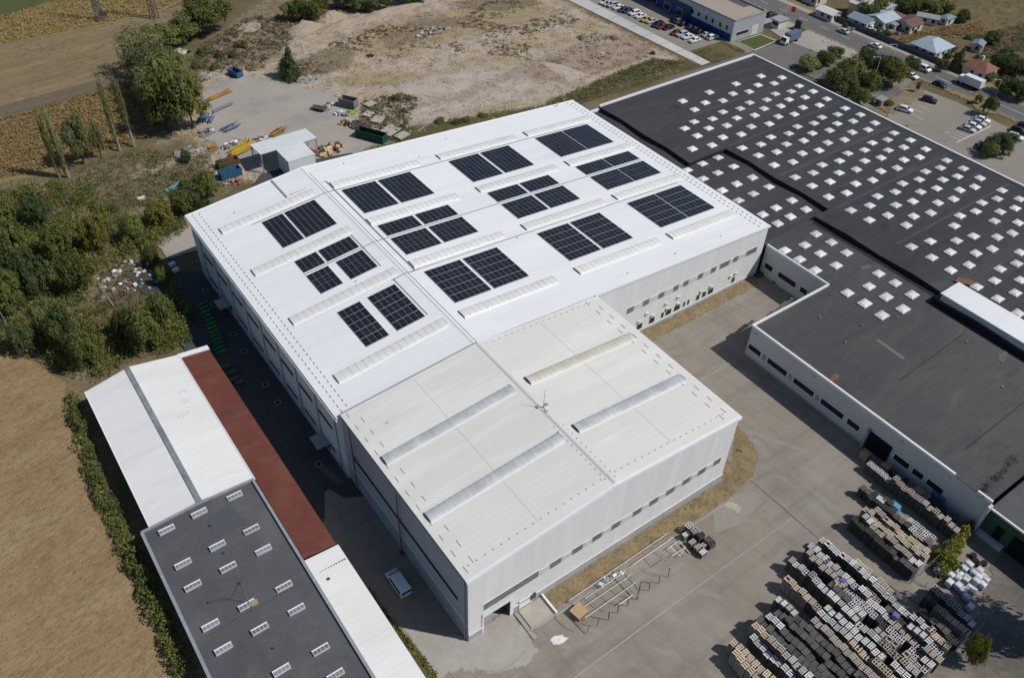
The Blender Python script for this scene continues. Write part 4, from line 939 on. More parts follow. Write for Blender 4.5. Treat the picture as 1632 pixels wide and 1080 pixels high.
for (u, v) in lp:
    z = ZG + .3
    for _ in range(4):
        p = P(u, v, z + .45); z = zg(p.x)
    o = part('roof_lantern', lant, roofG, Matrix.Translation((p.x, p.y, z)))
    part('pane_row', lgl, o); part('ridge_bar', lrd, o)
for (u, v) in ((397, 961),):
    p = P(u, v, ZG + .4)
    b = MB(); b.tube([(p.x, p.y, zg(p.x)), (p.x, p.y, zg(p.x) + 5.0)], [.06, .025], 6); a = b.build('mast', steel_grey, roofG)
    b = MB(); b.box(p.x + .1, p.x + 1.1, p.y - .9, p.y - .1, zg(p.x), zg(p.x) + .35); b.build('mast_base', mat('ochre_box', (0.33, 0.27, 0.16), rough=.8), roofG)
    for du, dv in ((383, 930), (333, 959)):
        e = P(du, dv, ZG + .4); b = MB(); b.tube([(e.x, e.y, zg(e.x) - .05), (e.x, e.y, zg(e.x) + .3)], .14, 6); b.build('guy_anchor', dark_end, roofG)
        b = MB(); b.beam((p.x, p.y, zg(p.x) + 3.2), (e.x, e.y, zg(e.x) + .2), .035, .035); b.build('guy_wire', steel_dark, roofG)
for (u, v) in ((336, 839), (357, 882), (436, 1033), (382, 930)):
    p = P(u, v, ZG + .4); b = MB(); b.tube([(p.x, p.y, zg(p.x) - .05), (p.x, p.y, zg(p.x) + .35)], .12, 6); b.build('vent_pipe', dark_end, roofG)
roof_patch('felt_sheet', [(332, 826), (366, 800), (392, 832), (342, 858)], ZG + .52, mat('felt_sheet_grey', (0.085, 0.087, 0.098), rough=.9), roofG)
k = 0
a = P(330, 1012, ZG + .4); c = P(475, 930, ZG + .4)
for k in range(26):
    q_ = a.lerp(c, k / 25); b = MB(); b.box(q_.x - .07, q_.x + .07, q_.y - .07, q_.y + .07, zg(q_.x) - .02, zg(q_.x) + .1); b.build('roof_stud', dark_end, roofG)

# ------------------------------------------------------------------ vegetation
def leaf_mesh(name, lobes, nclump, nleaf, size, spread, m, seed, droop=0.0):
    r = random.Random(seed); V = []; F = []; T = []
    tot = sum(l[3] * l[4] for l in lobes)
    for (cx, cy, cz, rr, rz) in lobes:
        k = max(3, int(nclump * rr * rz / tot))
        for _ in range(k):
            th = r.uniform(0, 2 * math.pi); u = r.uniform(-.6, 1); q = math.sqrt(max(0, 1 - u * u)); d = r.uniform(.72, 1.06)
            c = Vector((cx + rr * d * q * math.cos(th), cy + rr * d * q * math.sin(th), cz + rz * d * u))
            tint = min(1, max(0, r.gauss(.45, .24)))
            sp = spread * r.uniform(.6, 1.3)
            for _ in range(nleaf):
                p = c + Vector((r.gauss(0, sp), r.gauss(0, sp), r.gauss(0, sp * .8)))
                n = Vector((p.x - cx, p.y - cy, (p.z - cz) + rr * .35)).normalized() + Vector((r.uniform(-1, 1), r.uniform(-1, 1), r.uniform(-.5, 1))) * .6
                n.normalize()
                a = n.cross(Vector((r.uniform(-1, 1), r.uniform(-1, 1), r.uniform(-1, 1)))).normalized(); b_ = n.cross(a)
                s = size * r.uniform(.6, 1.35); k0 = len(V)
                V += [tuple(p - a * s), tuple(p + b_ * s * .62), tuple(p + a * s), tuple(p - b_ * s * .62)]
                F.append((k0, k0 + 1, k0 + 2, k0 + 3)); T += [min(1, max(0, tint + r.uniform(-.12, .12)))] * 4
    me = bpy.data.meshes.new(name); me.from_pydata(V, [], F); me.materials.append(m)
    at = me.attributes.new('tint', 'FLOAT', 'POINT'); at.data.foreach_set('value', T)
    me.update()
    return me
def lobes_round(seed, n=9, flat=.8):
    r = random.Random(seed); L = [(0, 0, .55, .62, .42)]
    for _ in range(n):
        a = r.uniform(0, 2 * math.pi); d = r.uniform(.3, .66); z = r.uniform(.25, .85); w = r.uniform(.26, .42)
        L.append((d * math.cos(a), d * math.sin(a), z, w, w * flat * .72))
    return L
def lobes_col(seed):
    r = random.Random(seed); L = []
    for k in range(9):
        z = .12 + k * .1; w = .75 * math.sin(math.pi * min(1, .25 + .7 * (k + 1) / 10)) * r.uniform(.7, 1.1)
        L.append((r.uniform(-.25, .25), r.uniform(-.25, .25), z, max(.25, w * .7), .085))
    return L
def lobes_cone(seed):
    r = random.Random(seed); L = []
    for k in range(9):
        z = .06 + k * .1; w = 1.0 * (1 - k / 9.5)
        for j in range(3 if k < 6 else 1):
            a = r.uniform(0, 6.28); L.append((w * .42 * math.cos(a), w * .42 * math.sin(a), z, max(.15, w * .55), .09))
    return L
def lobes_bush(seed, n=6):
    r = random.Random(seed); L = [(0, 0, .35, .62, .4)]
    for _ in range(n):
        a = r.uniform(0, 6.28); d = r.uniform(.3, .7); w = r.uniform(.25, .45)
        L.append((d * math.cos(a), d * math.sin(a), r.uniform(.15, .6), w, w * .7))
    return L
CROWN = {}
def crown(kind, k, m):
    key = (kind, k, m.name)
    if key not in CROWN:
        s = hash_(kind) + k * 17
        if kind == 'round': me = leaf_mesh('crown', lobes_round(s, 12), 330, 22, .042, .065, m, s)
        elif kind == 'thin': me = leaf_mesh('crown', lobes_round(s, 14, 1.1), 260, 14, .036, .075, m, s)
        elif kind == 'column': me = leaf_mesh('crown', lobes_col(s), 105, 10, .08, .2, m, s)
        elif kind == 'cone': me = leaf_mesh('crown', lobes_cone(s), 340, 18, .045, .06, m, s)
        else: me = leaf_mesh('foliage', lobes_bush(s), 170, 18, .058, .08, m, s)
        CROWN[key] = me
    return CROWN[key]
def hash_(t): return sum(ord(c) * (i + 3) for i, c in enumerate(t))
TRUNK = {}
def trunk_mesh(kind, k, m):
    key = (kind, k, m.name)
    if key not in TRUNK:
        r = random.Random(hash_(kind) + k); b_ = MB()
        top = .95 if kind in ('column', 'cone') else .62
        b_.tube([(0, 0, -.01), (r.uniform(-.01, .01), r.uniform(-.01, .01), top * .5), (r.uniform(-.02, .02), r.uniform(-.02, .02), top)], [.02, .014, .004], 7)
        if kind not in ('column', 'cone'):
            for j in range(6):
                a = r.uniform(0, 6.28); z = r.uniform(.25, .5); d = r.uniform(.12, .26)
                b_.tube([(0, 0, z), (d * .5 * math.cos(a), d * .5 * math.sin(a), z + .13), (d * math.cos(a), d * math.sin(a), z + .26)], [.009, .006, .002], 5)
        TRUNK[key] = b_.mesh('trunk', m)
    return TRUNK[key]
NT = [0]
def tree(label, x, y, h, r, kind='round', m=None, name='broadleaf_tree', bk=None, group=None, clear=.14):
    NT[0] += 1
    k = NT[0] % 3
    t = thing(name, label, 'tree', (x, y, 0), RNG.uniform(0, 6.28), group)
    bk = bk or bark
    tm = trunk_mesh(kind, k, bk); o = part('trunk', tm, t); o.scale = (h * 1.0, h * 1.0, h)
    o = part('crown', crown(kind, k, m or leaf_green), t); z0 = h * clear
    o.location = (0, 0, z0); o.scale = (r, r, (h - z0) / (1.0 if kind != 'round' else 1.02))
    return t
def ptree(label, u, v, vtop, wpx, kind='round', m=None, name='broadleaf_tree', bk=None, group=None, clear=.14):
    p = P(u, v); h = height_at((p.x, p.y), vtop)
    dist = (Vector((p.x, p.y, h / 2)) - CP).length
    return tree(label, p.x, p.y, h, wpx / 2 * dist / FPX, kind, m, name, bk, group, clear)
def shrub(label, u, v, wpx, hgt, m=None, name='shrub', group=None):
    NT[0] += 1
    p = P(u, v); dist = (p - CP).length
    o = link(name, crown('bush', NT[0] % 4, m or leaf_green)); r = wpx / 2 * dist / FPX
    o.location = (p.x, p.y, -.05); o.scale = (r, r, hgt); o.rotation_euler = (0, 0, RNG.uniform(0, 6.28))
    return tag(o, label, 'shrub', group)

# tree line beside the ploughed field
g1 = 'trees between the field and the gravel yard'
ptree('pale feathery tree where the tree line meets the ploughed field', 238, 118, 48, 73, 'thin', leaf_willow, group=g1)
ptree('pale feathery tree second along the line beside the ploughed field', 246, 146, 66, 70, 'thin', leaf_willow, group=g1)
ptree('olive green tree in the middle of the line beside the ploughed field', 262, 165, 92, 77, 'round', leaf_willow, group=g1)
ptree('tall full tree shading the corn at the near end of the line', 284, 207, 108, 92, 'round', leaf_green, group=g1)
ptree('yellowish green tree nearest the gravel yard at the line end', 308, 203, 125, 68, 'round', leaf_yellow, group=g1)
ptree('dark leafy tree at the yard side of the tree line', 292, 170, 105, 66, 'round', leaf_green, group=g1)
ptree('low spreading tree at the corner of the field behind the pale ones', 262, 75, 40, 61, 'round', leaf_green, group=g1)
ptree('round bushy tree between the two electricity pylons and the rubble', 292, 66, 34, 66, 'round', leaf_green, group=g1)
ptree('grey green thin tree beside the tallest tree at the far end', 312, 60, 14, 56, 'thin', leaf_willow, group=g1)
ptree('tallest dark green tree at the far end of the line', 338, 54, -2, 66, 'round', leaf_green, group=g1)
ptree('tree with yellow tips leaning over the far field corner', 322, 40, -10, 51, 'round', leaf_yellow, group=g1)
ptree('pale olive tree filling the gap low in the tree line', 228, 132, 86, 50, 'thin', leaf_willow, group=g1)
ptree('olive tree behind the near full tree, field side', 254, 186, 120, 56, 'round', leaf_willow, group=g1)
ptree('leafy tree joining the far and near parts of the line', 276, 120, 76, 50, 'round', leaf_green, group=g1)
# poplars by the corn
g2 = 'slender poplars at the corn field edge'
ptree('leftmost slender poplar of the near pair at the corn edge', 96, 284, 190, 12, 'column', leaf_willow, 'poplar', bark_pale, g2, .12)
ptree('right hand slender poplar of the near pair at the corn edge', 110, 283, 188, 14, 'column', leaf_willow, 'poplar', bark_pale, g2, .12)
ptree('slender poplar with bare pale lower trunk, left of the far pair', 191, 240, 135, 12, 'column', leaf_willow, 'poplar', bark_pale, g2, .26)
ptree('slender poplar with long white trunk, right of the far pair', 214, 234, 124, 13, 'column', leaf_willow, 'poplar', bark_pale, g2, .36)
ptree('bushy grey green tree between the two pairs of poplars', 135, 262, 186, 40, 'round', leaf_willow)
ptree('small thin tree beside the bushy tree near the poplars', 163, 252, 190, 22, 'thin', leaf_willow)
# single tree on the lot and far scrub trees
ptree('lone dense conical tree standing at the edge of the gravel yard', 463, 124, 72, 42, 'cone', leaf_dark, 'conical_tree', clear=.02)
for i, (u, v, vt, wp, lm) in enumerate(((466, 32, 2, 32, leaf_green), (482, 34, -4, 30, leaf_green), (500, 34, 0, 32, leaf_green), (512, 26, -10, 26, leaf_green))):
    ptree('%s of the green trees behind the sand heap, counted from the left' % ordn(i), u, v, vt, wp, 'round', lm, group='trees behind the sand heap')
for i, (u, v, vt, wp) in enumerate(((548, 12, -14, 40), (572, 16, -8, 36), (592, 18, -4, 34), (612, 14, -10, 30), (640, 6, -20, 36), (668, 2, -22, 40))):
    ptree('%s dark tree from the left along the far edge of the lot' % ordn(i), u, v, vt, wp, 'round', leaf_dark, group='dark trees along the far edge of the rubble lot')
# garden trees between the factory and the main road
g3 = 'garden trees between factory and road'
gt = [(1288, 112, 92, 40, leaf_willow, 'small pale tree nearest the factory corner'), (1310, 106, 82, 36, leaf_green, 'low tree along the garden wall near the forecourt'), (1328, 98, 74, 26, leaf_green, 'neat round tree by the forecourt entrance'),
      (1330, 148, 108, 52, leaf_green, 'large tree against the factory edge, left of the lamp pole'), (1352, 140, 96, 56, leaf_green, 'large tree in the middle of the garden'), (1340, 158, 122, 44, leaf_dark, 'dark tree hugging the factory parapet'),
      (1376, 118, 76, 36, leaf_dark, 'dark tree beside the main road, left one'), (1384, 154, 118, 40, leaf_green, 'leafy tree left of the white lamp pole foot'), (1402, 126, 88, 44, leaf_dark, 'dark broad tree behind the lamp pole'),
      (1420, 138, 96, 50, leaf_yellow, 'yellowish broad tree nearest the visitors car park'), (1362, 170, 140, 40, leaf_green, 'low tree above the parapet near the little shed'), (1450, 116, 92, 28, leaf_dark, 'round dark tree at the kerb of the main road')]
for u, v, vt, wp, lm, lab in gt: ptree(lab, u, v, vt, wp, 'round', lm, group=g3)
ptree('dark tree on the traffic island beside the road', 1572, 184, 153, 26, 'round', leaf_dark); ptree('small tree at the tip of the traffic island', 1556, 165, 150, 14, 'round', leaf_green)
ptree('large dark bush growing over parked cars at the right edge', 1590, 245, 212, 42, 'round', leaf_dark, clear=.02)
ptree('bush beside the cars at the car park corner', 1572, 250, 226, 30, 'round', leaf_green, clear=.02)
ptree('thin young tree at the garden end of the car park', 1460, 147, 130, 10, 'thin', leaf_green)
# trees among the houses
ht = [(1378, 30, 0, 44, 'left of the white roofed shed by the road'), (1366, 22, -14, 40, 'at the top edge behind the roadside'), (1395, 20, -16, 44, 'behind the cream house with white roof'), (1440, 20, -4, 36, 'right of the cream house, near the meadow'),
      (1462, 18, -6, 36, 'in the garden row before the meadow, left part'), (1482, 22, 0, 34, 'in the garden row before the meadow, middle'), (1504, 20, 2, 32, 'at the right end of the garden row'), (1534, 36, 17, 24, 'standing alone in the dry meadow'),
      (1580, 72, 50, 28, 'right of the dry corn plot'), (1470, 86, 76, 18, 'in front of the pale blue roofed house'), (1512, 84, 70, 26, 'behind the pale blue roofed house'), (1522, 112, 76, 24, 'tall and dark beside the red roofed house'),
      (1498, 114, 94, 18, 'small and dark at the pavement'), (1592, 112, 86, 44, 'behind the red roofed house, left one'), (1618, 122, 94, 44, 'behind the red roofed house, right one'), (1570, 126, 112, 34, 'in the front garden of the red roofed house'),
      (1600, 150, 126, 40, 'overhanging the road at the right edge'), (1624, 158, 128, 40, 'at the very right edge above the road'), (1400, 60, 50, 16, 'small in the yard of the blue roofed houses'), (1365, 40, 28, 16, 'beside the small roadside shed')]
for u, v, vt, wp, lab in ht:
    ptree('tree ' + lab, u, v, vt, wp, 'cone' if 'tall' in lab else 'round', leaf_dark if RNG.random() < .55 else leaf_green, group='trees among the roadside houses', clear=.05)
# lower left thicket: distinct trees over a mass of undergrowth
tk = [(235, 560, 470, 76, leaf_green, 'big leafy tree beside the far end of the white shed'), (262, 520, 455, 60, leaf_green, 'leafy tree beside the row of green bins'), (205, 540, 478, 56, leaf_dark, 'dark tree left of the big leafy one by the shed'),
      (140, 585, 505, 66, leaf_green, 'bushy tree at the corner of the stubble field'), (112, 560, 470, 60, leaf_dark, 'dark grey green tree above the stubble field corner'), (90, 540, 460, 60, leaf_willow, 'pale tree in the thicket above the stubble field'),
      (60, 470, 370, 70, leaf_dark, 'large dark tree in the middle of the thicket'), (20, 500, 410, 70, leaf_green, 'green tree at the left edge of the thicket'), (30, 420, 335, 66, leaf_green, 'leafy tree high at the left edge of the thicket'),
      (100, 410, 335, 60, leaf_green, 'leafy tree in the thicket left of the concrete post'), (160, 400, 322, 50, leaf_yellow, 'yellowish tree in the thicket right of the concrete post'), (70, 360, 290, 56, leaf_dark, 'dark tree at the top of the thicket'),
      (18, 360, 300, 54, leaf_green, 'green tree at the top left corner of the thicket'), (130, 470, 385, 56, leaf_green, 'leafy tree beside the rubble clearing, left side'), (215, 385, 330, 60, leaf_green, 'tree in the hedge above the pale concrete path, left'),
      (255, 360, 305, 60, leaf_yellow, 'tree in the hedge above the pale concrete path, middle'), (300, 345, 285, 56, leaf_green, 'tree in the hedge right beside the warehouse corner'), (335, 315, 262, 50, leaf_green, 'leafy tree in front of the blue skip'),
      (330, 350, 308, 40, leaf_dark, 'dark tree tucked against the warehouse corner'), (247, 425, 385, 30, leaf_green, 'small tree at the alley edge above the bins'), (265, 455, 415, 30, leaf_green, 'second small tree along the alley edge'), (300, 258, 232, 26, leaf_dark, 'dark bushy tree left of the yellow beams'),
      (45, 560, 500, 50, leaf_dark, 'dark tree at the upper edge of the stubble field')]
for u, v, vt, wp, lm, lab in tk: ptree(lab, u, v, v - (v - vt) * .74, wp * .8, 'round', lm, group='trees of the overgrown plot', clear=.05)

def scatter_foliage(name, label, cat, spots, m, size=.2, per=26, seed=1, mats=None):
    """one mesh of many small leaf clumps, for ground cover nobody could count"""
    r = random.Random(seed); V = []; F = []; T = []
    for (x, y, w_, h_) in spots:
        base = min(1, max(0, r.gauss(.45, .25)))
        for _ in range(per):
            a = r.uniform(0, 6.28); d = w_ * math.sqrt(r.random()); z = h_ * r.random() ** .6 * (1 - .6 * (d / w_) ** 2)
            p = Vector((x + d * math.cos(a), y + d * math.sin(a), .03 + z))
            n = Vector((r.uniform(-1, 1), r.uniform(-1, 1), r.uniform(0, 1.2))).normalized()
            q1 = n.cross(Vector((r.uniform(-1, 1), r.uniform(-1, 1), r.uniform(-1, 1)))).normalized(); q2 = n.cross(q1); s = size * r.uniform(.6, 1.5); k = len(V)
            V += [tuple(p - q1 * s), tuple(p + q2 * s * .6), tuple(p + q1 * s), tuple(p - q2 * s * .6)]; F.append((k, k + 1, k + 2, k + 3)); T += [min(1, max(0, base + r.uniform(-.15, .15)))] * 4
    me = bpy.data.meshes.new(name); me.from_pydata(V, [], F); me.materials.append(m)
    at = me.attributes.new('tint', 'FLOAT', 'POINT'); at.data.foreach_set('value', T)
    o = link(name, me); tag(o, label, cat, kind='stuff'); return o
def inside(p, poly):
    c = False; n = len(poly)
    for i in range(n):
        (x1, y1), (x2, y2) = poly[i], poly[(i + 1) % n]
        if (y1 > p[1]) != (y2 > p[1]) and p[0] < (x2 - x1) * (p[1] - y1) / (y2 - y1) + x1: c = not c
    return c
def fill(poly, n, seed, w, h, nz=0.0, ns=.12):
    r = random.Random(seed); xs = [p[0] for p in poly]; ys = [p[1] for p in poly]; out = []; t = 0
    while len(out) < n and t < n * 60:
        t += 1; p = (r.uniform(min(xs), max(xs)), r.uniform(min(ys), max(ys)))
        if inside(p, poly) and (not nz or noise.noise(Vector((p[0] * ns, p[1] * ns, seed))) > nz):
            out.append((p[0], p[1], w * r.uniform(.6, 1.4), h * r.uniform(.4, 1.5)))
    return out
thick = px([(-60, 320), (40, 300), (130, 292), (160, 318), (215, 350), (262, 345), (300, 332), (330, 345), (262, 385), (243, 405), (225, 400), (150, 440), (140, 470), (150, 500), (185, 500), (230, 480), (262, 480), (305, 520), (300, 548), (215, 578), (160, 600), (110, 598), (40, 560), (-60, 560)])
scatter_foliage('undergrowth', 'tangled green undergrowth filling the overgrown plot', 'undergrowth', fill(thick, 900, 3, 1.6, 2.6), leaf_green, .2, 62, 3)
scatter_foliage('undergrowth', 'olive and yellowing brush mixed through the overgrown plot', 'undergrowth', fill(thick, 360, 4, 1.4, 2.3), leaf_yellow, .19, 52, 4)
scatter_foliage('undergrowth', 'dry reddish brown scrub showing between the green brush', 'undergrowth', fill(thick, 260, 17, 1.4, 1.6), leaf_dry, .17, 40, 17)
weed = px([(118, 272), (205, 240), (330, 245), (350, 285), (290, 325), (200, 332), (120, 300)])
scatter_foliage('weeds', 'dry brown weeds on the rough ground behind the poplars', 'weeds', fill(weed, 650, 5, .7, .6), leaf_dry, .16, 12, 5)
scatter_foliage('weeds', 'green weed patches on the rough ground behind the poplars', 'weeds', fill(weed, 260, 6, .9, .7, .12), leaf_willow, .18, 16, 6)
clr = px([(150, 442), (228, 402), (246, 420), (262, 470), (235, 480), (188, 498), (152, 500)])
scatter_foliage('weeds', 'withered stalks on the rubble clearing inside the plot', 'weeds', fill(clr, 260, 7, .7, .5), leaf_dry, .16, 12, 7)
# hedge between stubble field and sheds
hp = [(118, 640), (128, 690), (150, 760), (175, 815), (205, 880), (225, 930), (250, 985), (268, 1025), (288, 1075)]
hs = []
r_ = random.Random(8)
for (u0, v0), (u1, v1) in zip(hp, hp[1:]):
    for k in range(9):
        t = k / 9; p = P(u0 + (u1 - u0) * t + 4, v0 + (v1 - v0) * t)
        if noise.noise(Vector((p.x * .2, p.y * .12, 3))) > -.7: hs.append((p.x + r_.uniform(-.7, .7), p.y + r_.uniform(-.6, .6), r_.uniform(.9, 1.7), r_.uniform(1.4, 3.2)))
scatter_foliage('hedge', 'wild hedge between the stubble field and the long sheds', 'hedge', hs, leaf_green, .2, 110, 9)
del bpy.data.objects['hedge']['kind']
hs = [(-34.0 + r_.uniform(-1.3, .3), 79 - k * .62, .8, .8) for k in range(180)]
scatter_foliage('weeds', 'dry weeds growing along the hedge foot by the sheds', 'weeds', hs, leaf_dry, .15, 16, 12)
hs = [(-9.1 + r_.uniform(-.15, .5) + (0 if y_ > 24 else (24 - y_) * .09), y_, r_.uniform(.35, .7), r_.uniform(.4, 1.3)) for y_ in [76 - k * .5 for k in range(190)] if noise.noise(Vector((y_ * .25, 0, 5))) > -.35]
scatter_foliage('alley_hedge', 'thin hedge growing along the alley edge of the red lean-to', 'hedge', hs, leaf_yellow, .14, 30, 10)
del bpy.data.objects['alley_hedge']['kind']
# hedge by alley upper end (left edge of alley)
hs = []
for k in range(70):
    t = k / 69; p = P(238 + 75 * t, 388 + 118 * t)
    hs.append((p.x - .8 + r_.uniform(-1.0, .3), p.y, r_.uniform(.7, 1.4), r_.uniform(1.5, 3.4)))
scatter_foliage('boundary_hedge', 'tall hedge along the shaded alley above the green bins', 'hedge', hs, leaf_green, .2, 60, 11)
del bpy.data.objects['boundary_hedge']['kind']
# corn
def corn(name, label, poly, n, m, seed, h=.9, w_=.4):
    scatter_foliage(name, label, 'corn', [(a, b_, w_, h) for a, b_, _, _ in fill(poly, n, seed, 1, 1)], m, .22, 6, seed)
corn('dry_corn', 'dry golden corn standing in the field beside the poplars', px([(-60, 205), (0, 192), (150, 149), (233, 124), (255, 195), (205, 232), (150, 246), (60, 274), (-60, 296)]), 5200, leaf_corn, 21)
corn('dry_corn', 'strip of pale dry corn beyond the ploughed field', px([(-60, 82), (0, 70), (150, 42), (255, 16), (300, -6), (112, -4), (0, 28), (-60, 42)]), 3000, leaf_corn2, 22)
corn('dry_corn', 'small plot of golden corn behind the roadside houses', px([(1416, 66), (1500, 47), (1558, 39), (1572, 52), (1555, 58), (1500, 60), (1450, 70), (1424, 71)]), 1300, leaf_corn, 23, 1.3)
# dry grass on the verges
vg = [(10.2, -3.4), (10.4, -.4), (52.4, -.4), (52.4, 8), (55.0, 7.6), (56.0, 3), (55.3, -1.6), (52, -3.5)]
scatter_foliage('verge_grass', 'dry straw coloured grass strip in front of the beige hall', 'grass', fill(vg, 1500, 31, .3, .22), leaf_dry, .09, 7, 31)
scatter_foliage('verge_grass', 'green tufts in the verge before the beige hall', 'grass', fill(vg, 170, 32, .35, .3, .15, .3), leaf_willow, .1, 9, 32)
scatter_foliage('verge_grass', 'dry straw coloured grass strip below the white facade', 'grass', fill([(60.5, 32.9), (98, 33.2), (98, 36), (60.5, 36)], 900, 33, .3, .22), leaf_dry, .1, 7, 33)
# stubble straw
st = px([(-20, 575), (60, 585), (104, 615), (118, 700), (148, 790), (205, 905), (260, 1010), (300, 1085), (-20, 1085)])
scatter_foliage('straw', 'cut straw lying over the stubble field', 'straw', fill(st, 2200, 41, .5, .07), leafmat('straw', (0.30, 0.21, 0.11), (0.42, 0.31, 0.17), (0.5, 0.4, 0.25)), .11, 5, 41)
# shrubs, each one a plant of its own
sh = [(640, 205, 14, 1.2, leaf_dark, 'dark shrub on the verge at the warehouse back'), (628, 160, 22, 1.6, leaf_green, 'green brown shrub beside the heap of slabs'), (652, 158, 18, 1.4, leaf_willow, 'olive shrub right of the slab heap'),
      (590, 90, 12, .9, leaf_dark, 'small shrub on the pale dirt'), (385, 75, 22, 2.4, leaf_green, 'shrub on the slope behind the blue skip'), (372, 90, 20, 2.0, leaf_green, 'low shrub by the rubble left of the skip'),
      (330, 85, 26, 2.2, leaf_green, 'green bush on the scrub left of the skip'), (350, 92, 18, 2.0, leaf_dark, 'dark bush on the scrub beside the skip'), (318, 108, 24, 2.2, leaf_green, 'bush below the rubble heap by the tree line'), (345, 112, 22, 1.8, leaf_green, 'bush at the edge of the gravel yard corner'),
      (745, 192, 20, 1.4, leaf_green, 'low green shrub left along the back verge'), (728, 196, 22, 1.4, leaf_dark, 'dark shrub at the warehouse back wall'), (770, 186, 18, 1.2, leaf_green, 'third green shrub along the back verge'), (700, 196, 20, 1.6, leaf_green, 'brown green shrub at the lot corner'),
      (1041, 86, 10, 1.2, leaf_dark, 'dark shrub at the right end of the lot verge'), (490, 50, 8, 1.4, leaf_dark, 'tiny bush under the sand heap'), (1390, 160, 16, 1.4, leaf_green, 'bush beside the little garden shed'), (1415, 166, 22, 1.6, leaf_green, 'flattened hedge plant above the car park'),
      (300, 300, 24, 2.6, leaf_dark, 'dark shrub between blue sheet and the skip'), (282, 283, 18, 1.4, leaf_willow, 'grey shrub on the weedy ground'), (355, 268, 26, 2.4, leaf_dark, 'dark shrub below the blue skip'), (325, 290, 30, 2.6, leaf_green, 'leafy shrub beside the skip'),
      (163, 545, 26, 2.4, leaf_yellow, 'yellow green shrub in the shade gap of the thicket'), (210, 560, 16, 1.4, leaf_yellow, 'small yellow shrub at the shed gable')]
for u, v, wp, hg, lm, lab in sh: shrub(lab, u, v, wp, hg, lm)
# creeper / fig over pallet end and the round shrub by the fence
hs = []
for (u, v, w_, h_) in ((1512, 885, 1.6, 3.4), (1520, 870, 1.5, 3.6), (1530, 856, 1.2, 3.4), (1540, 843, 1.0, 3.2), (1548, 834, .8, 3.0), (1505, 900, 1.3, 2.6), (1522, 896, 1.4, 2.8), (1500, 880, 1.1, 2.4)):
    p = P(u, v, 2.2); hs.append((p.x, p.y, w_, h_))
scatter_foliage('creeper', 'yellow green creeper growing over the end of the pallet rows', 'creeper', hs, leaf_fig, .22, 330, 14)
del bpy.data.objects['creeper']['kind']
ptree('bright green round shrub at the end of the pallet fence', 1541, 1056, 1016, 36, 'round', leaf_fig, 'round_shrub', clear=.02)
ptree('large tree off the yard whose shadow falls on the dirt', 1690, 1010, 850, 110, 'round', leaf_dark)
shrub('low green plant at the rounded end of the verge', 1180, 722, 20, .45, leaf_green)
hs = []
for k in range(26):
    p = P(1560 + 60 * k / 26 + r_.uniform(-4, 4), 790 - 62 * k / 26 + r_.uniform(-5, 5), 7.6); hs.append((p.x, p.y, .5, .4))
sc_ = scatter_foliage('dead_creeper', 'dead grey creeper lying on the wing roof edge', 'creeper', hs, leafmat('dead_twigs', (0.09, 0.085, 0.08), (0.17, 0.16, 0.145)), .1, 22, 15)
sc_.location.z = 7.55
del sc_['kind']

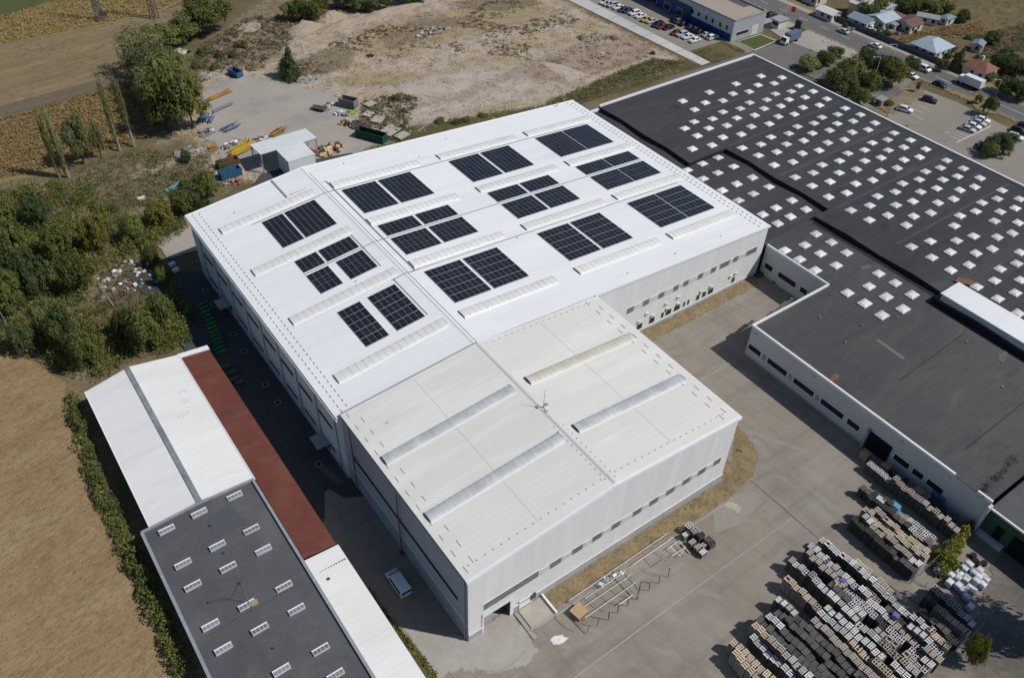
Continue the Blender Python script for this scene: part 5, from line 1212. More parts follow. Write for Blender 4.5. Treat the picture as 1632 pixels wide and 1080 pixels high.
# ------------------------------------------------------------------ vehicles
CARM = {}
def paint(nm, c, r=.3):
    return mat('paint_' + nm, c, rough=r, spec=.5, metal=.0)
car_glass = mat('car_glass', (0.012, 0.014, 0.017), rough=.08, spec=.6)
tyre = mat('tyre', (0.018, 0.018, 0.018), rough=.9)
lampw = mat('lamp_lens', (0.7, 0.7, 0.68), rough=.2)
lampr = mat('tail_lens', (0.25, 0.01, 0.01), rough=.3)
def car_meshes(kind):
    if kind in CARM: return CARM[kind]
    if kind == 'van': L, W, H, prof = 5.0, 1.95, 1.98, [(-2.45, .35), (2.4, .35), (2.5, .75), (2.42, 1.02), (1.75, 1.2), (1.1, 1.9), (.9, 1.98), (-2.3, 1.98), (-2.46, 1.75), (-2.5, .6)]
    elif kind == 'suv': L, W, H, prof = 4.5, 1.85, 1.65, [(-2.2, .3), (2.2, .3), (2.25, .75), (2.1, .95), (1.15, 1.05), (.5, 1.6), (.3, 1.65), (-1.7, 1.65), (-2.15, 1.1), (-2.25, .6)]
    else: L, W, H, prof = 4.4, 1.78, 1.45, [(-2.15, .28), (2.15, .28), (2.2, .6), (2.1, .78), (1.0, .92), (.35, 1.4), (.15, 1.45), (-1.1, 1.45), (-1.7, 1.0), (-2.12, .92), (-2.2, .55)]
    b_ = MB(); n = len(prof)
    zb = .95 if kind == 'car' else (1.08 if kind == 'suv' else 1.15)
    def hw(z): return W / 2 if z <= zb else W / 2 - (z - zb) / (H - zb) * (.2 if kind != 'van' else .12)
    l = [(x, -hw(z), z) for x, z in prof]; r = [(x, hw(z), z) for x, z in prof]
    b_.face(l); b_.face(r[::-1])
    for i in range(n):
        j = (i + 1) % n; b_.face([l[i], r[i], r[j], l[j]])
    body = b_.mesh('body', tyre)
    bm_ = bmesh.new(); bm_.from_mesh(body); bmesh.ops.remove_doubles(bm_, verts=bm_.verts[:], dist=.001); bmesh.ops.recalc_face_normals(bm_, faces=bm_.faces[:])
    bmesh.ops.bevel(bm_, geom=[e for e in bm_.edges if abs(e.verts[0].co.y - e.verts[1].co.y) < .3], offset=.09, segments=2, affect='EDGES', profile=.6, clamp_overlap=True)
    bm_.to_mesh(body); bm_.free(); body.polygons.foreach_set('use_smooth', [True] * len(body.polygons)); body.update()
    # windows: windscreen, rear, sides, set 1 cm proud
    g = MB()
    if kind == 'van': ws, rw, sd = ((1.69, 1.29), (1.17, 1.85)), ((-2.44, 1.78), (-2.49, 1.25)), (-2.2, 1.25, 1.22, 1.78)
    elif kind == 'suv': ws, rw, sd = ((1.08, 1.13), (.56, 1.57)), ((-1.76, 1.6), (-2.12, 1.16)), (-1.75, .75, 1.1, 1.55)
    else: ws, rw, sd = ((.94, .985), (.42, 1.37)), ((-1.16, 1.43), (-1.64, 1.07)), (-1.25, .6, .98, 1.38)
    for (xa, za), (xb, zb2) in (ws, rw):
        d = .015
        nx_, nz_ = (zb2 - za), -(xb - xa); ln_ = math.hypot(nx_, nz_); nx_, nz_ = nx_ / ln_ * d, nz_ / ln_ * d
        if nz_ < 0: nx_, nz_ = -nx_, -nz_
        if kind == 'van' and xa < 0: nx_, nz_ = -d, 0
        g.face([(xa + nx_, -hw(za) + .1, za + nz_), (xa + nx_, hw(za) - .1, za + nz_), (xb + nx_, hw(zb2) - .1, zb2 + nz_), (xb + nx_, -hw(zb2) + .1, zb2 + nz_)])
    x0, x1, z0, z1 = sd
    for s in (-1, 1):
        g.face([(x0, s * (hw(z0) + .012), z0), (x1, s * (hw(z0) + .012), z0), (x1 - .3, s * (hw(z1) + .012), z1), (x0 + .15, s * (hw(z1) + .012), z1)])
    gl = g.mesh('windows', car_glass)
    t = MB(); t.tube([(0, -.1, 0), (0, .1, 0)], .33, 12); wh = t.mesh('wheel', tyre)
    t = MB(); t.tube([(0, -.105, 0), (0, .105, 0)], .2, 10); rim = t.mesh('rim', steel_grey)
    hl = MB(); hl.box(-.06, .04, -.2, .2, -.08, .08); hlm = hl.mesh('headlight', lampw)
    tl = MB(); tl.box(-.04, .05, -.15, .15, -.1, .1); tlm = tl.mesh('tail_light', lampr)
    CARM[kind] = (body, gl, wh, rim, hlm, tlm, L, W)
    return CARM[kind]
BODY = {}
def vehicle(label, x, y, rz, kind, colname, col, name=None, group=None, cat=None, z=.09):
    body, gl, wh, rim, hl, tl, L, W = car_meshes(kind)
    key = (kind, colname)
    if key not in BODY:
        me = body.copy(); me.materials.clear(); me.materials.append(paint(colname, col)); BODY[key] = me
    t = thing(name or {'car': 'car', 'suv': 'car', 'van': 'van'}[kind], label, cat or ('van' if kind == 'van' else 'car'), (x, y, z), rz, group)
    part('body', BODY[key], t); part('windows', gl, t)
    for sx in (-1, 1):
        for sy in (-1, 1):
            w_ = part('wheel', wh, t, Matrix.Translation((sx * L * .3, sy * (W / 2 - .08), .33))); part('rim', rim, w_)
    for sy in (-1, 1):
        part('headlight', hl, t, Matrix.Translation((L / 2 - .06, sy * (W / 2 - .32), .66 if kind == 'car' else .8)))
        part('tail_light', tl, t, Matrix.Translation((-L / 2 + .02, sy * (W / 2 - .24), .75 if kind == 'car' else .95)))
    return t
CW, CS, CB, CN, CRD, CG, CY = (.72, .72, .72), (.42, .43, .45), (.012, .012, .014), (.02, .03, .07), (.14, .015, .018), (.09, .095, .10), (.42, .33, .08)
p = P(634, 934)
vehicle('white minivan parked in the shaded alley beside the beige hall', p.x + .2, p.y, math.pi / 2, 'van', 'white', CW)
rowA = [('white', CW), ('silver', CS), ('silver', CS), ('white', CW), ('navy', CN), ('navy', CN), ('white', CW), ('white', CW), ('yellow', CY), ('silver', CS), ('black', CB), ('dark red', CRD), ('black', CB), ('dark red', CRD), ('silver', CS), ('white', CW), ('white', CW)]
pxA = [(185, 30), (215, 45), (250, 55), (300, 75), (345, 95), (385, 105), (440, 125), (490, 150), (540, 180), (585, 195), (640, 225), (680, 240), (735, 250), (800, 295), (850, 310), (900, 330), (960, 360)]
for i, ((cn, cc), (a, c)) in enumerate(zip(rowA, pxA)):
    p = P(930 + a / 5.44, c / 5.44 + 1)
    vehicle('%s car, %s from the far end of the outer row by the blue building' % (cn, ordn(i)), p.x, p.y, math.pi + RNG.uniform(-.05, .05), 'suv' if i % 4 == 2 else 'car', cn, cc, group='cars parked along the concrete strip')
pxB = [(800, 180), (850, 190), (905, 205), (950, 240), (1000, 260), (1050, 275), (1105, 300), (1165, 320)]
rowB = [('black', CB), ('grey', CG), ('black', CB), ('navy', CN), ('black', CB), ('black', CB), ('silver', CS), ('white', CW)]
for i, ((cn, cc), (a, c)) in enumerate(zip(rowB, pxB)):
    p = P(930 + a / 5.44, c / 5.44 + 1)
    vehicle('%s car, %s from the far end of the row against the blue building' % (cn, ordn(i)), min(p.x, 184.6), p.y, RNG.uniform(-.05, .05), 'suv' if i % 3 == 1 else 'car', cn, cc, group='cars parked against the blue building')
Hy = math.pi / 2
for u, v, rz, kd, cn, cc, lab in ((1343, 53, Hy, 'car', 'silver', CS, 'silver car driving on the main road nearest the lawn'), (1394, 76, Hy, 'car', 'white', CW, 'white car with dark windows on the main road beside the fence'),
                                  (1470, 113, -Hy, 'van', 'white', CW, 'white van on the main road at the round tree'), (1452, 124, -Hy, 'car', 'white', CW, 'white car waiting half under the round tree by the road'),
                                  (1497, 138, -Hy, 'car', 'navy', CN, 'dark blue car on the main road beside the visitors car park'),
                                  (1480, 163, -Hy + .35, 'suv', 'black', CB, 'black car parked alone in the far corner of the visitors car park'), (1441, 178, -Hy + .35, 'suv', 'white', CW, 'white car parked nearest the factory canopy'),
                                  (1541, 209, -Hy + .3, 'car', 'silver', CS, 'silver car, nearest of the four parked side by side'), (1550, 204, -Hy + .3, 'car', 'white', CW, 'white car, second of the four parked side by side'),
                                  (1558, 199, -Hy + .3, 'car', 'silver', CS, 'silver car, third of the four parked side by side'), (1564, 194, -Hy + .3, 'car', 'white', CW, 'white car, farthest of the four parked side by side'),
                                  (1616, 222, -Hy + .3, 'suv', 'white', CW, 'white car at the right edge beside the large bush'), (1622, 212, -Hy + .3, 'suv', 'black', CB, 'black car at the right edge behind the white one'), (1632, 206, -Hy + .3, 'suv', 'black', CB, 'black car cut by the right edge of the photo'),
                                  (1563, 236, .5, 'suv', 'black', CB, 'black car parked under the dark bush'), (1578, 229, .5, 'car', 'grey', CG, 'grey car half hidden by the dark bush'), (1228, 27, 0, 'suv', 'black', CB, 'black car behind the blue building by the road'),
                                  (1388, 47, .2, 'car', 'white', CW, 'white car in the yard of the pale blue roofed houses')):
    p = P(u, v); vehicle(lab, p.x, p.y, rz, kd, cn, cc)
def truck(label, u, v, rz, cabc, boxc, L=7.5):
    p = P(u, v); t = thing('truck', label, 'truck', (p.x, p.y, .09), rz)
    b_ = MB(); b_.box(-L / 2, L / 2 - 2.1, -1.2, 1.2, .95, 3.3); part('cargo_box', b_.mesh('cargo_box', boxc), t)
    b_ = MB(); b_.hexa([(L / 2 - 2.0, -1.1, .5), (L / 2, -1.1, .5), (L / 2 - 2.0, 1.1, .5), (L / 2, 1.1, .5), (L / 2 - 2.0, -1.05, 2.5), (L / 2 - .5, -1.05, 2.5), (L / 2 - 2.0, 1.05, 2.5), (L / 2 - .5, 1.05, 2.5)]); part('cab', b_.mesh('cab', cabc), t)
    b_ = MB(); b_.face([(L / 2 - .18, -.95, 1.3), (L / 2 - .18, .95, 1.3), (L / 2 - .42, .95, 2.3), (L / 2 - .42, -.95, 2.3)]); part('windscreen', b_.mesh('windscreen', car_glass), t)
    b_ = MB(); b_.box(-L / 2, L / 2 - .2, -.45, .45, .5, .94); part('chassis', b_.mesh('chassis', tyre), t)
    wh = car_meshes('car')[2]
    for sx in (-L * .3, L / 2 - 1.0):
        for sy in (-1, 1): o = part('wheel', wh, t, Matrix.Translation((sx, sy * 1.05, .48))); o.scale = (1.4, 1.4, 1.4)
truck('white box truck driving on the main road at the red roofed house', 1543, 138, Hy, paint('white', CW), paint('white', CW), 8)
truck('truck with blue grey side and white cab beside the square lawn', 1258, 68, math.pi + .05, paint('white', CW), mat('truck_blue', (.11, .14, .2), rough=.5), 8)

# ------------------------------------------------------------------ blue and white office hall at the top
OB = thing('office_building', 'blue and white industrial building with beige flat roof by the car rows', 'building', (196, 160, 0))
b = MB(); b.face([(188.0, 127, 0), (188.0, 260, 0), (188.0, 260, 7.2), (188.0, 127, 7.2)]); b.build('wall', wing_wall, OB)
b = MB(); b.face([(188.0, 127, 0), (203.5, 127, 0), (203.5, 127, 7.2), (188.0, 127, 7.2)]); b.build('wall', mat('grey_cladding', (.36, .375, .40), (.33, .345, .37), .3, fine=.05, wave=('Z', .5, .06)), OB)
b = MB(); b.face([(203.5, 127, 0), (203.5, 260, 0), (203.5, 260, 7.2), (203.5, 127, 7.2)]); b.build('wall', wing_wall, OB)
b = MB(); b.box(188.3, 203.2, 127.3, 260, 6.5, 6.85); b.build('roof', mat('beige_roof', (.37, .31, .24), (.33, .28, .22), .1, rough=.9, fine=.08), OB)
for q_ in ((187.9, 188.3, 127, 260), (203.2, 203.6, 127, 260), (188.3, 203.2, 126.9, 127.3)):
    b = MB(); b.box(q_[0], q_[1], q_[2], q_[3], 6.8, 7.4); b.build('parapet', trim_grey, OB)
b = MB(); b.box(199.8, 203.0, 134, 160, 6.86, 6.9); b.build('roof_gutter', steel_dark, OB)
bluem = mat('blue_cladding', (.012, .06, .20), (.01, .05, .17), .4, rough=.45, fine=.05)
b = MB(); b.box(187.75, 187.99, 127.6, 146, 0, 2.4); b.box(187.75, 187.99, 146.01, 260, 0, 3.6); b.build('blue_base', bluem, OB)
b = MB(); b.box(187.3, 187.98, 146, 260, 3.61, 5.2); b.build('blue_fascia', bluem, OB)
for y in (129, 132, 135.5, 138.5, 142, 145):
    win_x(OB, y, y + 1.3, 3.2, 4.8, 188.0, glass, .1)
for y in (150, 156, 163, 170, 178): win_x(OB, y, y + 3.2, .6, 3.2, 187.75, glass, .1)
win_y(OB, 190.0, 196.0, 1.6, 2.9, 127, glass, .1); win_y(OB, 197.5, 200.5, .1, 3.4, 127, paleglass, .1, 'door')
for y in (139.2, 140.6):
    b = MB(); b.box(187.6, 187.99, y, y + .9, 5.3, 6.1); b.build('air_conditioner', steel_white, OB)
# wall-mounted pale pillar and flag by the road
FL = thing('flagpole', 'tall pale flagpole with red banner beside the main road', 'flagpole', (*PX2(1252, 26), 0))
p = P(1252, 26)
b = MB(); b.tube([(p.x, p.y, 0), (p.x, p.y, 13)], [.12, .06], 7); b.build('pole', steel_white, FL)
b = MB(); b.hexa([(p.x + 1.2, p.y - .8, 1.6), (p.x + 2.6, p.y - 1.6, 1.3), (p.x + 1.25, p.y - .75, 1.6), (p.x + 2.65, p.y - 1.55, 1.3), (p.x + 1.4, p.y - .8, 3.4), (p.x + 2.7, p.y - 1.6, 3.1), (p.x + 1.45, p.y - .75, 3.4), (p.x + 2.75, p.y - 1.55, 3.1)]); b.build('banner', mat('red_banner', (.32, .02, .025), rough=.7), FL)
SG = thing('sign_board', 'dark blue upright sign board on the round lawn', 'sign', (*PX2(1270, 47), 0))
p = P(1270, 48)
b = MB(); b.box(p.x - .3, p.x + .3, p.y - 1.1, p.y + 1.1, .5, 3.2); b.build('board', mat('sign_blue', (.015, .025, .06), rough=.4), SG)
b = MB(); b.box(p.x - .25, p.x + .25, p.y - 1.2, p.y + 1.2, .0, .5); b.build('base', plinth, SG)
GT = thing('gatehouse', 'small glazed gatehouse with grey roof behind the square lawn', 'gatehouse', (*PX2(1240, 42), 0))
p = P(1240, 43)
b = MB(); b.box(p.x - 2, p.x + 2, p.y - 1.6, p.y + 1.6, 0, 2.7); b.build('wall', paleglass, GT)
b = MB(); b.box(p.x - 2.6, p.x + 2.6, p.y - 2.1, p.y + 2.1, 2.7, 3.0); b.build('roof', trim_grey, GT)
b = MB(); b.box(p.x - 2.02, p.x - 2.0, p.y - 1.2, p.y + 1.2, 1.0, 2.2); b.build('window', glass, GT)
# fence of the forecourt along the road
FE = thing('fence', 'pale mesh fence along the main road behind the blue building', 'fence', (215.5, 160, 0))
for k in range(26):
    y = 137 + k * 2.6
    b = MB(); b.box(215.4, 215.55, y, y + .12, 0, 2.3); b.build('post', steel_white, FE)
for k in range(25):
    y = 137.12 + k * 2.6
    b = MB(); b.box(215.45, 215.49, y, y + 2.48, .15, .3); b.box(215.45, 215.49, y, y + 2.48, 1.1, 1.2); b.box(215.45, 215.49, y, y + 2.48, 2.1, 2.2); b.build('rail', steel_grey, FE)
RF = thing('fence', 'dark blue grey sheet fence in front of the roadside houses', 'fence', (233, 90, 0))
for k in range(22):
    y = 72 + k * 2.5
    b = MB(); b.box(233.0, 233.1, y + .05, y + 2.45, .1, 2.0); b.build('panel', mat('fence_sheet', (.07, .085, .11), rough=.6, rand=.2), RF)
    b = MB(); b.box(232.95, 233.15, y - .06, y + .04, 0, 2.1); b.build('post', steel_dark, RF)

# ------------------------------------------------------------------ roadside houses
wallw = mat('house_white', (.6, .58, .54), (.52, .5, .46), .5, fine=.06); wallc = mat('house_cream', (.5, .4, .26), (.45, .36, .24), .5, fine=.06)
rblue = mat('roof_pale_blue', (.42, .47, .53), (.34, .39, .45), .7, rough=.5, fine=.12, wave=('X', .6, .05)); rwhite = mat('roof_offwhite', (.66, .63, .57), (.6, .57, .52), .4, rough=.5, fine=.05)
rred = mat('roof_red_tile', (.27, .12, .08), (.17, .08, .06), .9, rough=.8, fine=.2, wave=('Y', .5, .1)); rbrown = mat('roof_brown', (.15, .085, .07), (.12, .07, .06), .6, rough=.7, fine=.1, wave=('X', .5, .08))
rgrey = mat('roof_grey', (.30, .31, .32), (.25, .26, .27), .5, rough=.7, fine=.1)
def house(name, label, u, v, wx, wy, h, rh, rm, wm, kind='gable', rz=0.0, along='x', chim=False):
    p = P(u, v); wx *= .78; wy *= .78; h *= .9; t = thing(name, label, 'house' if name == 'house' else 'shed', (p.x, p.y, 0), rz)
    b_ = MB(); b_.box(-wx / 2, wx / 2, -wy / 2, wy / 2, 0, h); part('wall', b_.mesh('wall', wm), t)
    X, Y = wx / 2 + .4, wy / 2 + .4; b_ = MB()
    if kind == 'hip':
        k = min(X, Y) * .75
        r1, r2 = ((-X + k, 0, h + rh), (X - k, 0, h + rh)) if X > Y else ((0, -Y + k, h + rh), (0, Y - k, h + rh))
        c = [(-X, -Y, h + .02), (X, -Y, h + .02), (X, Y, h + .02), (-X, Y, h + .02)]
        if X > Y: b_.face([c[0], c[1], r2, r1]); b_.face([c[1], c[2], r2]); b_.face([c[2], c[3], r1, r2]); b_.face([c[3], c[0], r1])
        else: b_.face([c[0], c[1], r1]); b_.face([c[1], c[2], r2, r1]); b_.face([c[2], c[3], r2]); b_.face([c[3], c[0], r1, r2])
    elif kind == 'gable':
        if along == 'x':
            b_.face([(-X, -Y, h + .02), (X, -Y, h + .02), (X, 0, h + rh), (-X, 0, h + rh)]); b_.face([(X, Y, h + .02), (-X, Y, h + .02), (-X, 0, h + rh), (X, 0, h + rh)])
        else:
            b_.face([(-X, Y, h + .02), (-X, -Y, h + .02), (0, -Y, h + rh), (0, Y, h + rh)]); b_.face([(X, -Y, h + .02), (X, Y, h + .02), (0, Y, h + rh), (0, -Y, h + rh)])
    else:
        b_.hexa([(-X, -Y, h + .02), (X, -Y, h + rh), (-X, Y, h + .02), (X, Y, h + rh), (-X, -Y, h + .15), (X, -Y, h + rh + .13), (-X, Y, h + .15), (X, Y, h + rh + .13)])
    ro = part('roof', b_.mesh('roof', rm), t)
    if kind == 'gable':
        g = MB()
        if along == 'x':
            for s in (-1, 1): g.face([(s * wx / 2, -wy / 2, h), (s * wx / 2, wy / 2, h), (s * wx / 2, 0, h + rh * .92)])
        else:
            for s in (-1, 1): g.face([(-wx / 2, s * wy / 2, h), (wx / 2, s * wy / 2, h), (0, s * wy / 2, h + rh * .92)])
        part('gable_wall', g.mesh('gable_wall', wm), t)
    wm_ = MB(); wm_.box(-.05, .05, -.55, .55, 0, 1.2); wme = wm_.mesh('window', glass)
    for k in range(max(1, int(wy // 3))):
        part('window', wme, t, Matrix.Translation((-wx / 2 - .02, -wy / 2 + 1.4 + k * 2.8, min(1.1, h - 1.6))))
    for k in range(max(1, int(wx // 3.2))):
        part('window', wme, t, Matrix.Translation((-wx / 2 + 1.5 + k * 3, -wy / 2 - .02, min(1.1, h - 1.6))) @ Matrix.Rotation(Hy, 4, 'Z'))
    if chim:
        c = MB(); c.box(-.35, .35, -.35, .35, h + .2, h + rh + .9); o = part('chimney', c.mesh('chimney', wm), ro); o.location = (wx * .15, wy * .1, 0)
    return t
house('house', 'tall cream house with off-white gable roof among the houses', 1371, 27, 10, 8, 5.6, 1.8, rwhite, wallc, 'gable', 0, 'y', True)
house('shed', 'low white roofed shed nearest the road beside trees', 1318, 29, 6, 9, 2.8, .9, rwhite, wallw, 'gable', 0, 'y')
house('house', 'wide pale blue metal roofed house beside the cream one', 1403, 40, 11, 10, 3.2, 1.3, rblue, wallw, 'gable', 0, 'x')
house('house', 'blue grey roofed annex between the cream house and road fence', 1372, 42, 8, 10, 3.0, 1.2, mat('roof_slate_blue', (.22, .27, .33), rough=.5), wallw, 'gable', 0, 'y')
house('shed', 'light blue flat roofed outbuilding behind the cream house', 1410, 20, 8, 6, 2.8, .5, rblue, wallw, 'mono')
house('house', 'brown roofed single storey house next to the corn plot', 1446, 47, 9, 8, 2.8, 1.3, rbrown, wallw, 'gable', 0, 'x')
house('shed', 'rust brown lean-to left of the brown roofed house', 1424, 38, 5, 6, 2.6, .8, rred, wallw, 'mono')
house('shed', 'long grey corrugated shed behind the brown roofed house', 1476, 36, 5, 9, 2.6, .8, rgrey, wallw, 'gable', .5, 'y')
house('shed', 'grey low outbuilding in the yard below the brown roof', 1422, 46, 5, 5, 2.4, .6, rgrey, wallw, 'mono')
house('house', 'large pale blue hipped roof house behind the road fence', 1482, 84, 13, 12, 3.0, 2.2, rblue, wallw, 'hip')
house('shed', 'small blue grey hut with white gable in the meadow garden', 1556, 80, 5, 4, 2.6, .8, mat('roof_blue_grey', (.2, .23, .29), rough=.6), wallw, 'gable', .3, 'x')
house('house', 'white house with hipped red tile roof beside the road', 1557, 120, 9, 10, 3.2, 2.0, rred, wallw, 'hip', 0, 'x', True)
house('house', 'terracotta roofed house at the top edge by the road', 1297, 4, 8, 8, 3.0, 1.6, rred, wallw, 'gable', 0, 'y')
house('shed', 'narrow white roofed hut in the trees before the meadow', 1450, 16, 6, 2, 2.4, .4, rwhite, wallw, 'mono', .5)
house('shed', 'tiny grey garden shed near the factory parapet', 1402, 168, 2.4, 2.4, 2.2, .4, rgrey, mat('shed_grey', (.3, .29, .28), rough=.9), 'mono')
house('shed', 'teal roofed low garden building before the meadow', 1507, 37, 6, 4, 2.4, .8, mat('roof_teal', (.16, .24, .24), rough=.6), wallw, 'hip')

# ------------------------------------------------------------------ poles
def pole(name, label, u, v, h, r=.12, m=None, lean=(0, 0), arm=True, cat='pole'):
    p = P(u, v); t = thing(name, label, cat, (p.x, p.y, 0))
    b_ = MB(); b_.tube([(0, 0, 0), (lean[0], lean[1], h)], [r, r * .6], 7); part('pole', b_.mesh('pole', m or plinth), t)
    if arm:
        b_ = MB(); b_.beam((-.9, 0, h - .5), (.9, 0, h - .5), .1, .1); part('crossarm', b_.mesh('crossarm', steel_dark), t)
        for s in (-.8, .8):
            b_ = MB(); b_.tube([(s, 0, h - .45), (s, 0, h - .15)], .06, 6); part('insulator', b_.mesh('insulator', steel_white), t)
    return t
def lamp(label, u, v, vtop):
    p = P(u, v); h = height_at((p.x, p.y), vtop); t = thing('street_lamp', label, 'street lamp', (p.x, p.y, 0))
    b_ = MB(); b_.tube([(0, 0, 0), (0, 0, h)], [.11, .06], 7); part('pole', b_.mesh('pole', steel_white), t)
    b_ = MB(); b_.tube([(0, 0, h), (-.9, .5, h + .25), (-1.8, 1.0, h + .2)], [.05, .05, .05], 6); part('arm', b_.mesh('arm', steel_white), t)
    b_ = MB(); b_.box(-2.4, -1.6, .75, 1.25, h + .1, h + .28); part('lamp_head', b_.mesh('lamp_head', steel_grey), t)
lamp('tall white lamp pole rising from the garden trees', 1387, 143, 92)
lamp('lamp post on the pavement by the road fence', 1422, 96, 72); lamp('lamp post beside the road near the red roofed house', 1586, 152, 128)
lamp('thin lamp post at the forecourt bed', 1317, 82, 66); lamp('thin lamp post at the car park island edge', 1468, 202, 190); lamp('thin lamp post by the factory wall in the car park', 1508, 226, 212)
pole('utility_pole', 'concrete pole standing in the middle of the thicket', 148, 400, 7, .14, bark_pale, arm=False)
pole('utility_pole', 'leaning concrete post beside the rubble clearing', 181, 488, 6, .16, bark_pale, (-1.0, 1.2), False)
pole('utility_pole', 'pale post at the left edge of the thicket', 15, 527, 5, .13, bark_pale, arm=False)
pole('utility_pole', 'slim mast in the corn strip at the top left', 88, 42, 12, .1, steel_grey, arm=False)
cgrey_ = mat('footing_grey', (.2, .18, .16), rough=.95)
def pylon(label, u, v, h=24):
    p = P(u, v); t = thing('pylon', label, 'pylon', (p.x, p.y, 0), .4)
    legs = [(-1.0, -1.0), (1.0, -1.0), (1.0, 1.0), (-1.0, 1.0)]
    for x, y in legs:
        b_ = MB(); b_.beam((x, y, 0), (x * .2, y * .2, h), .2, .2); part('leg', b_.mesh('leg', steel_dark), t)
    for k in range(9):
        z0, z1 = h * k / 9, h * (k + 1) / 9; s0, s1 = 1 - .8 * k / 9, 1 - .8 * (k + 1) / 9
        b_ = MB()
        for i in range(4):
            a, c = legs[i], legs[(i + 1) % 4]
            b_.beam((a[0] * s0, a[1] * s0, z0), (c[0] * s1, c[1] * s1, z1), .1, .1); b_.beam((c[0] * s0, c[1] * s0, z0), (a[0] * s1, a[1] * s1, z1), .1, .1)
        part('brace', b_.mesh('brace', steel_dark), t)
    for x, y in legs:
        b_ = MB(); b_.box(x - .3, x + .3, y - .3, y + .3, 0, .3); part('footing', b_.mesh('footing', cgrey_), t)
pylon('dark lattice pylon at the far field, left one', 161, 33, 22); pylon('dark lattice pylon between the ploughed field and the trees', 247, 29, 24)
shrub('dark bush at the foot of the left pylon', 166, 26, 12, 2.2, leaf_dark)

# ------------------------------------------------------------------ shelter and scrap yard behind the warehouse
SHZ = 5.6
CS_ = thing('shelter', 'open sided canopy with pale metal roof behind the warehouse', 'shelter', (35, 137, 0))
b = MB()
b.hexa([(27.0, 134.2, SHZ - .2), (42.3, 134.2, SHZ - .2), (27.0, 140.9, SHZ - .7), (42.3, 140.9, SHZ - .7), (27.0, 134.2, SHZ), (42.3, 134.2, SHZ), (27.0, 140.9, SHZ - .5), (42.3, 140.9, SHZ - .5)])
b.build('roof', mat('canopy_roof', (.68, .71, .72), (.62, .65, .66), .3, rough=.5, fine=.05, wave=('X', .9, .04)), CS_)
b = MB(); b.box(31.2, 38.4, 127.2, 134.19, SHZ - .25, SHZ - .05); b.build('lower_roof', MATS['canopy_roof'], CS_)
b = MB(); b.box(31.25, 38.3, 127.25, 134.1, 0, SHZ - .26); b.build('enclosure', mat('canopy_wall', (.7, .72, .725), (.65, .67, .675), .3, fine=.04, wave=('X', .9, .03)), CS_)
for x in (27.2, 42.1):
    for y in (134.4, 140.6):
        b = MB(); b.box(x - .12, x + .12, y - .12, y + .12, 0, SHZ - .25 if y < 137 else SHZ - .75); b.build('post', steel_grey, CS_)
    b = MB(); b.beam((x, 134.4, SHZ - .35), (x, 140.6, SHZ - .85), .12, .2); b.beam((x, 134.4, 1.2), (x, 140.6, SHZ - 1.0), .07, .07); b.beam((x, 140.6, 1.2), (x, 134.4, SHZ - .5), .07, .07); b.build('truss', steel_grey, CS_)
sheet('dark_pad', [(22, 110), (52, 110), (50, 131), (38, 134), (26, 134), (20, 128)], ZL[0] + .01, g_alley)  # dark ground sheet in front of the canopy

def skip(label, u, v, L, W, H, rz, m, inner=None, name='skip', z=.1):
    p = P(u, v); t = thing(name, label, 'skip', (p.x, p.y, z), rz); s = .12
    for (x0, x1, y0, y1) in ((-L / 2, L / 2, -W / 2, -W / 2 + s), (-L / 2, L / 2, W / 2 - s, W / 2), (-L / 2, -L / 2 + s, -W / 2 + s, W / 2 - s), (L / 2 - s, L / 2, -W / 2 + s, W / 2 - s)):
        b_ = MB(); b_.box(x0, x1, y0, y1, 0, H); part('side', b_.mesh('side', m), t)
    b_ = MB(); b_.box(-L / 2 + s, L / 2 - s, -W / 2 + s, W / 2 - s, .05, .15); part('floor', b_.mesh('floor', inner or rust), t)
    for (x0, x1, y0, y1) in ((-L / 2 - .06, L / 2 + .06, -W / 2 - .06, -W / 2 + s), (-L / 2 - .06, L / 2 + .06, W / 2 - s, W / 2 + .06)):
        b_ = MB(); b_.box(x0, x1, y0, y1, H + .001, H + .1); part('rim', b_.mesh('rim', m), t)
    k = 0
    x = -L / 2 + .5
    while x < L / 2 - .2:
        b_ = MB(); b_.box(x, x + .1, -W / 2 - .08, -W / 2 - .001, .1, H - .05); b_.box(x, x + .1, W / 2 + .001, W / 2 + .08, .1, H - .05); part('rib', b_.mesh('rib', m), t); x += .85
    return t
bl = mat('skip_blue', (.03, .12, .22), (.035, .095, .16), .7, rough=.6, fine=.15); gn = mat('skip_green', (.012, .07, .042), (.015, .055, .035), .7, rough=.6, fine=.15)
skip('large blue skip with rusty inside beside the canopy', 368, 281, 5.4, 2.4, 1.9, .05, bl)
skip('brown empty skip behind the large blue skip', 364, 264, 5.6, 2.3, 1.5, .08, rust)
skip('small blue skip standing at the edge of the gravel yard', 376, 121, 4.4, 2.2, 1.7, -1.3, bl, dark_end)
skip('long dark green skip near the warehouse back wall', 592, 222, 8.5, 2.4, 2.2, -1.05, gn, gn)
skip('grey open topped skip at the scrap heap', 556, 170, 5.0, 2.5, 2.4, -1.0, mat('skip_grey', (.22, .21, .21), (.16, .15, .15), .6, fine=.15), rust)

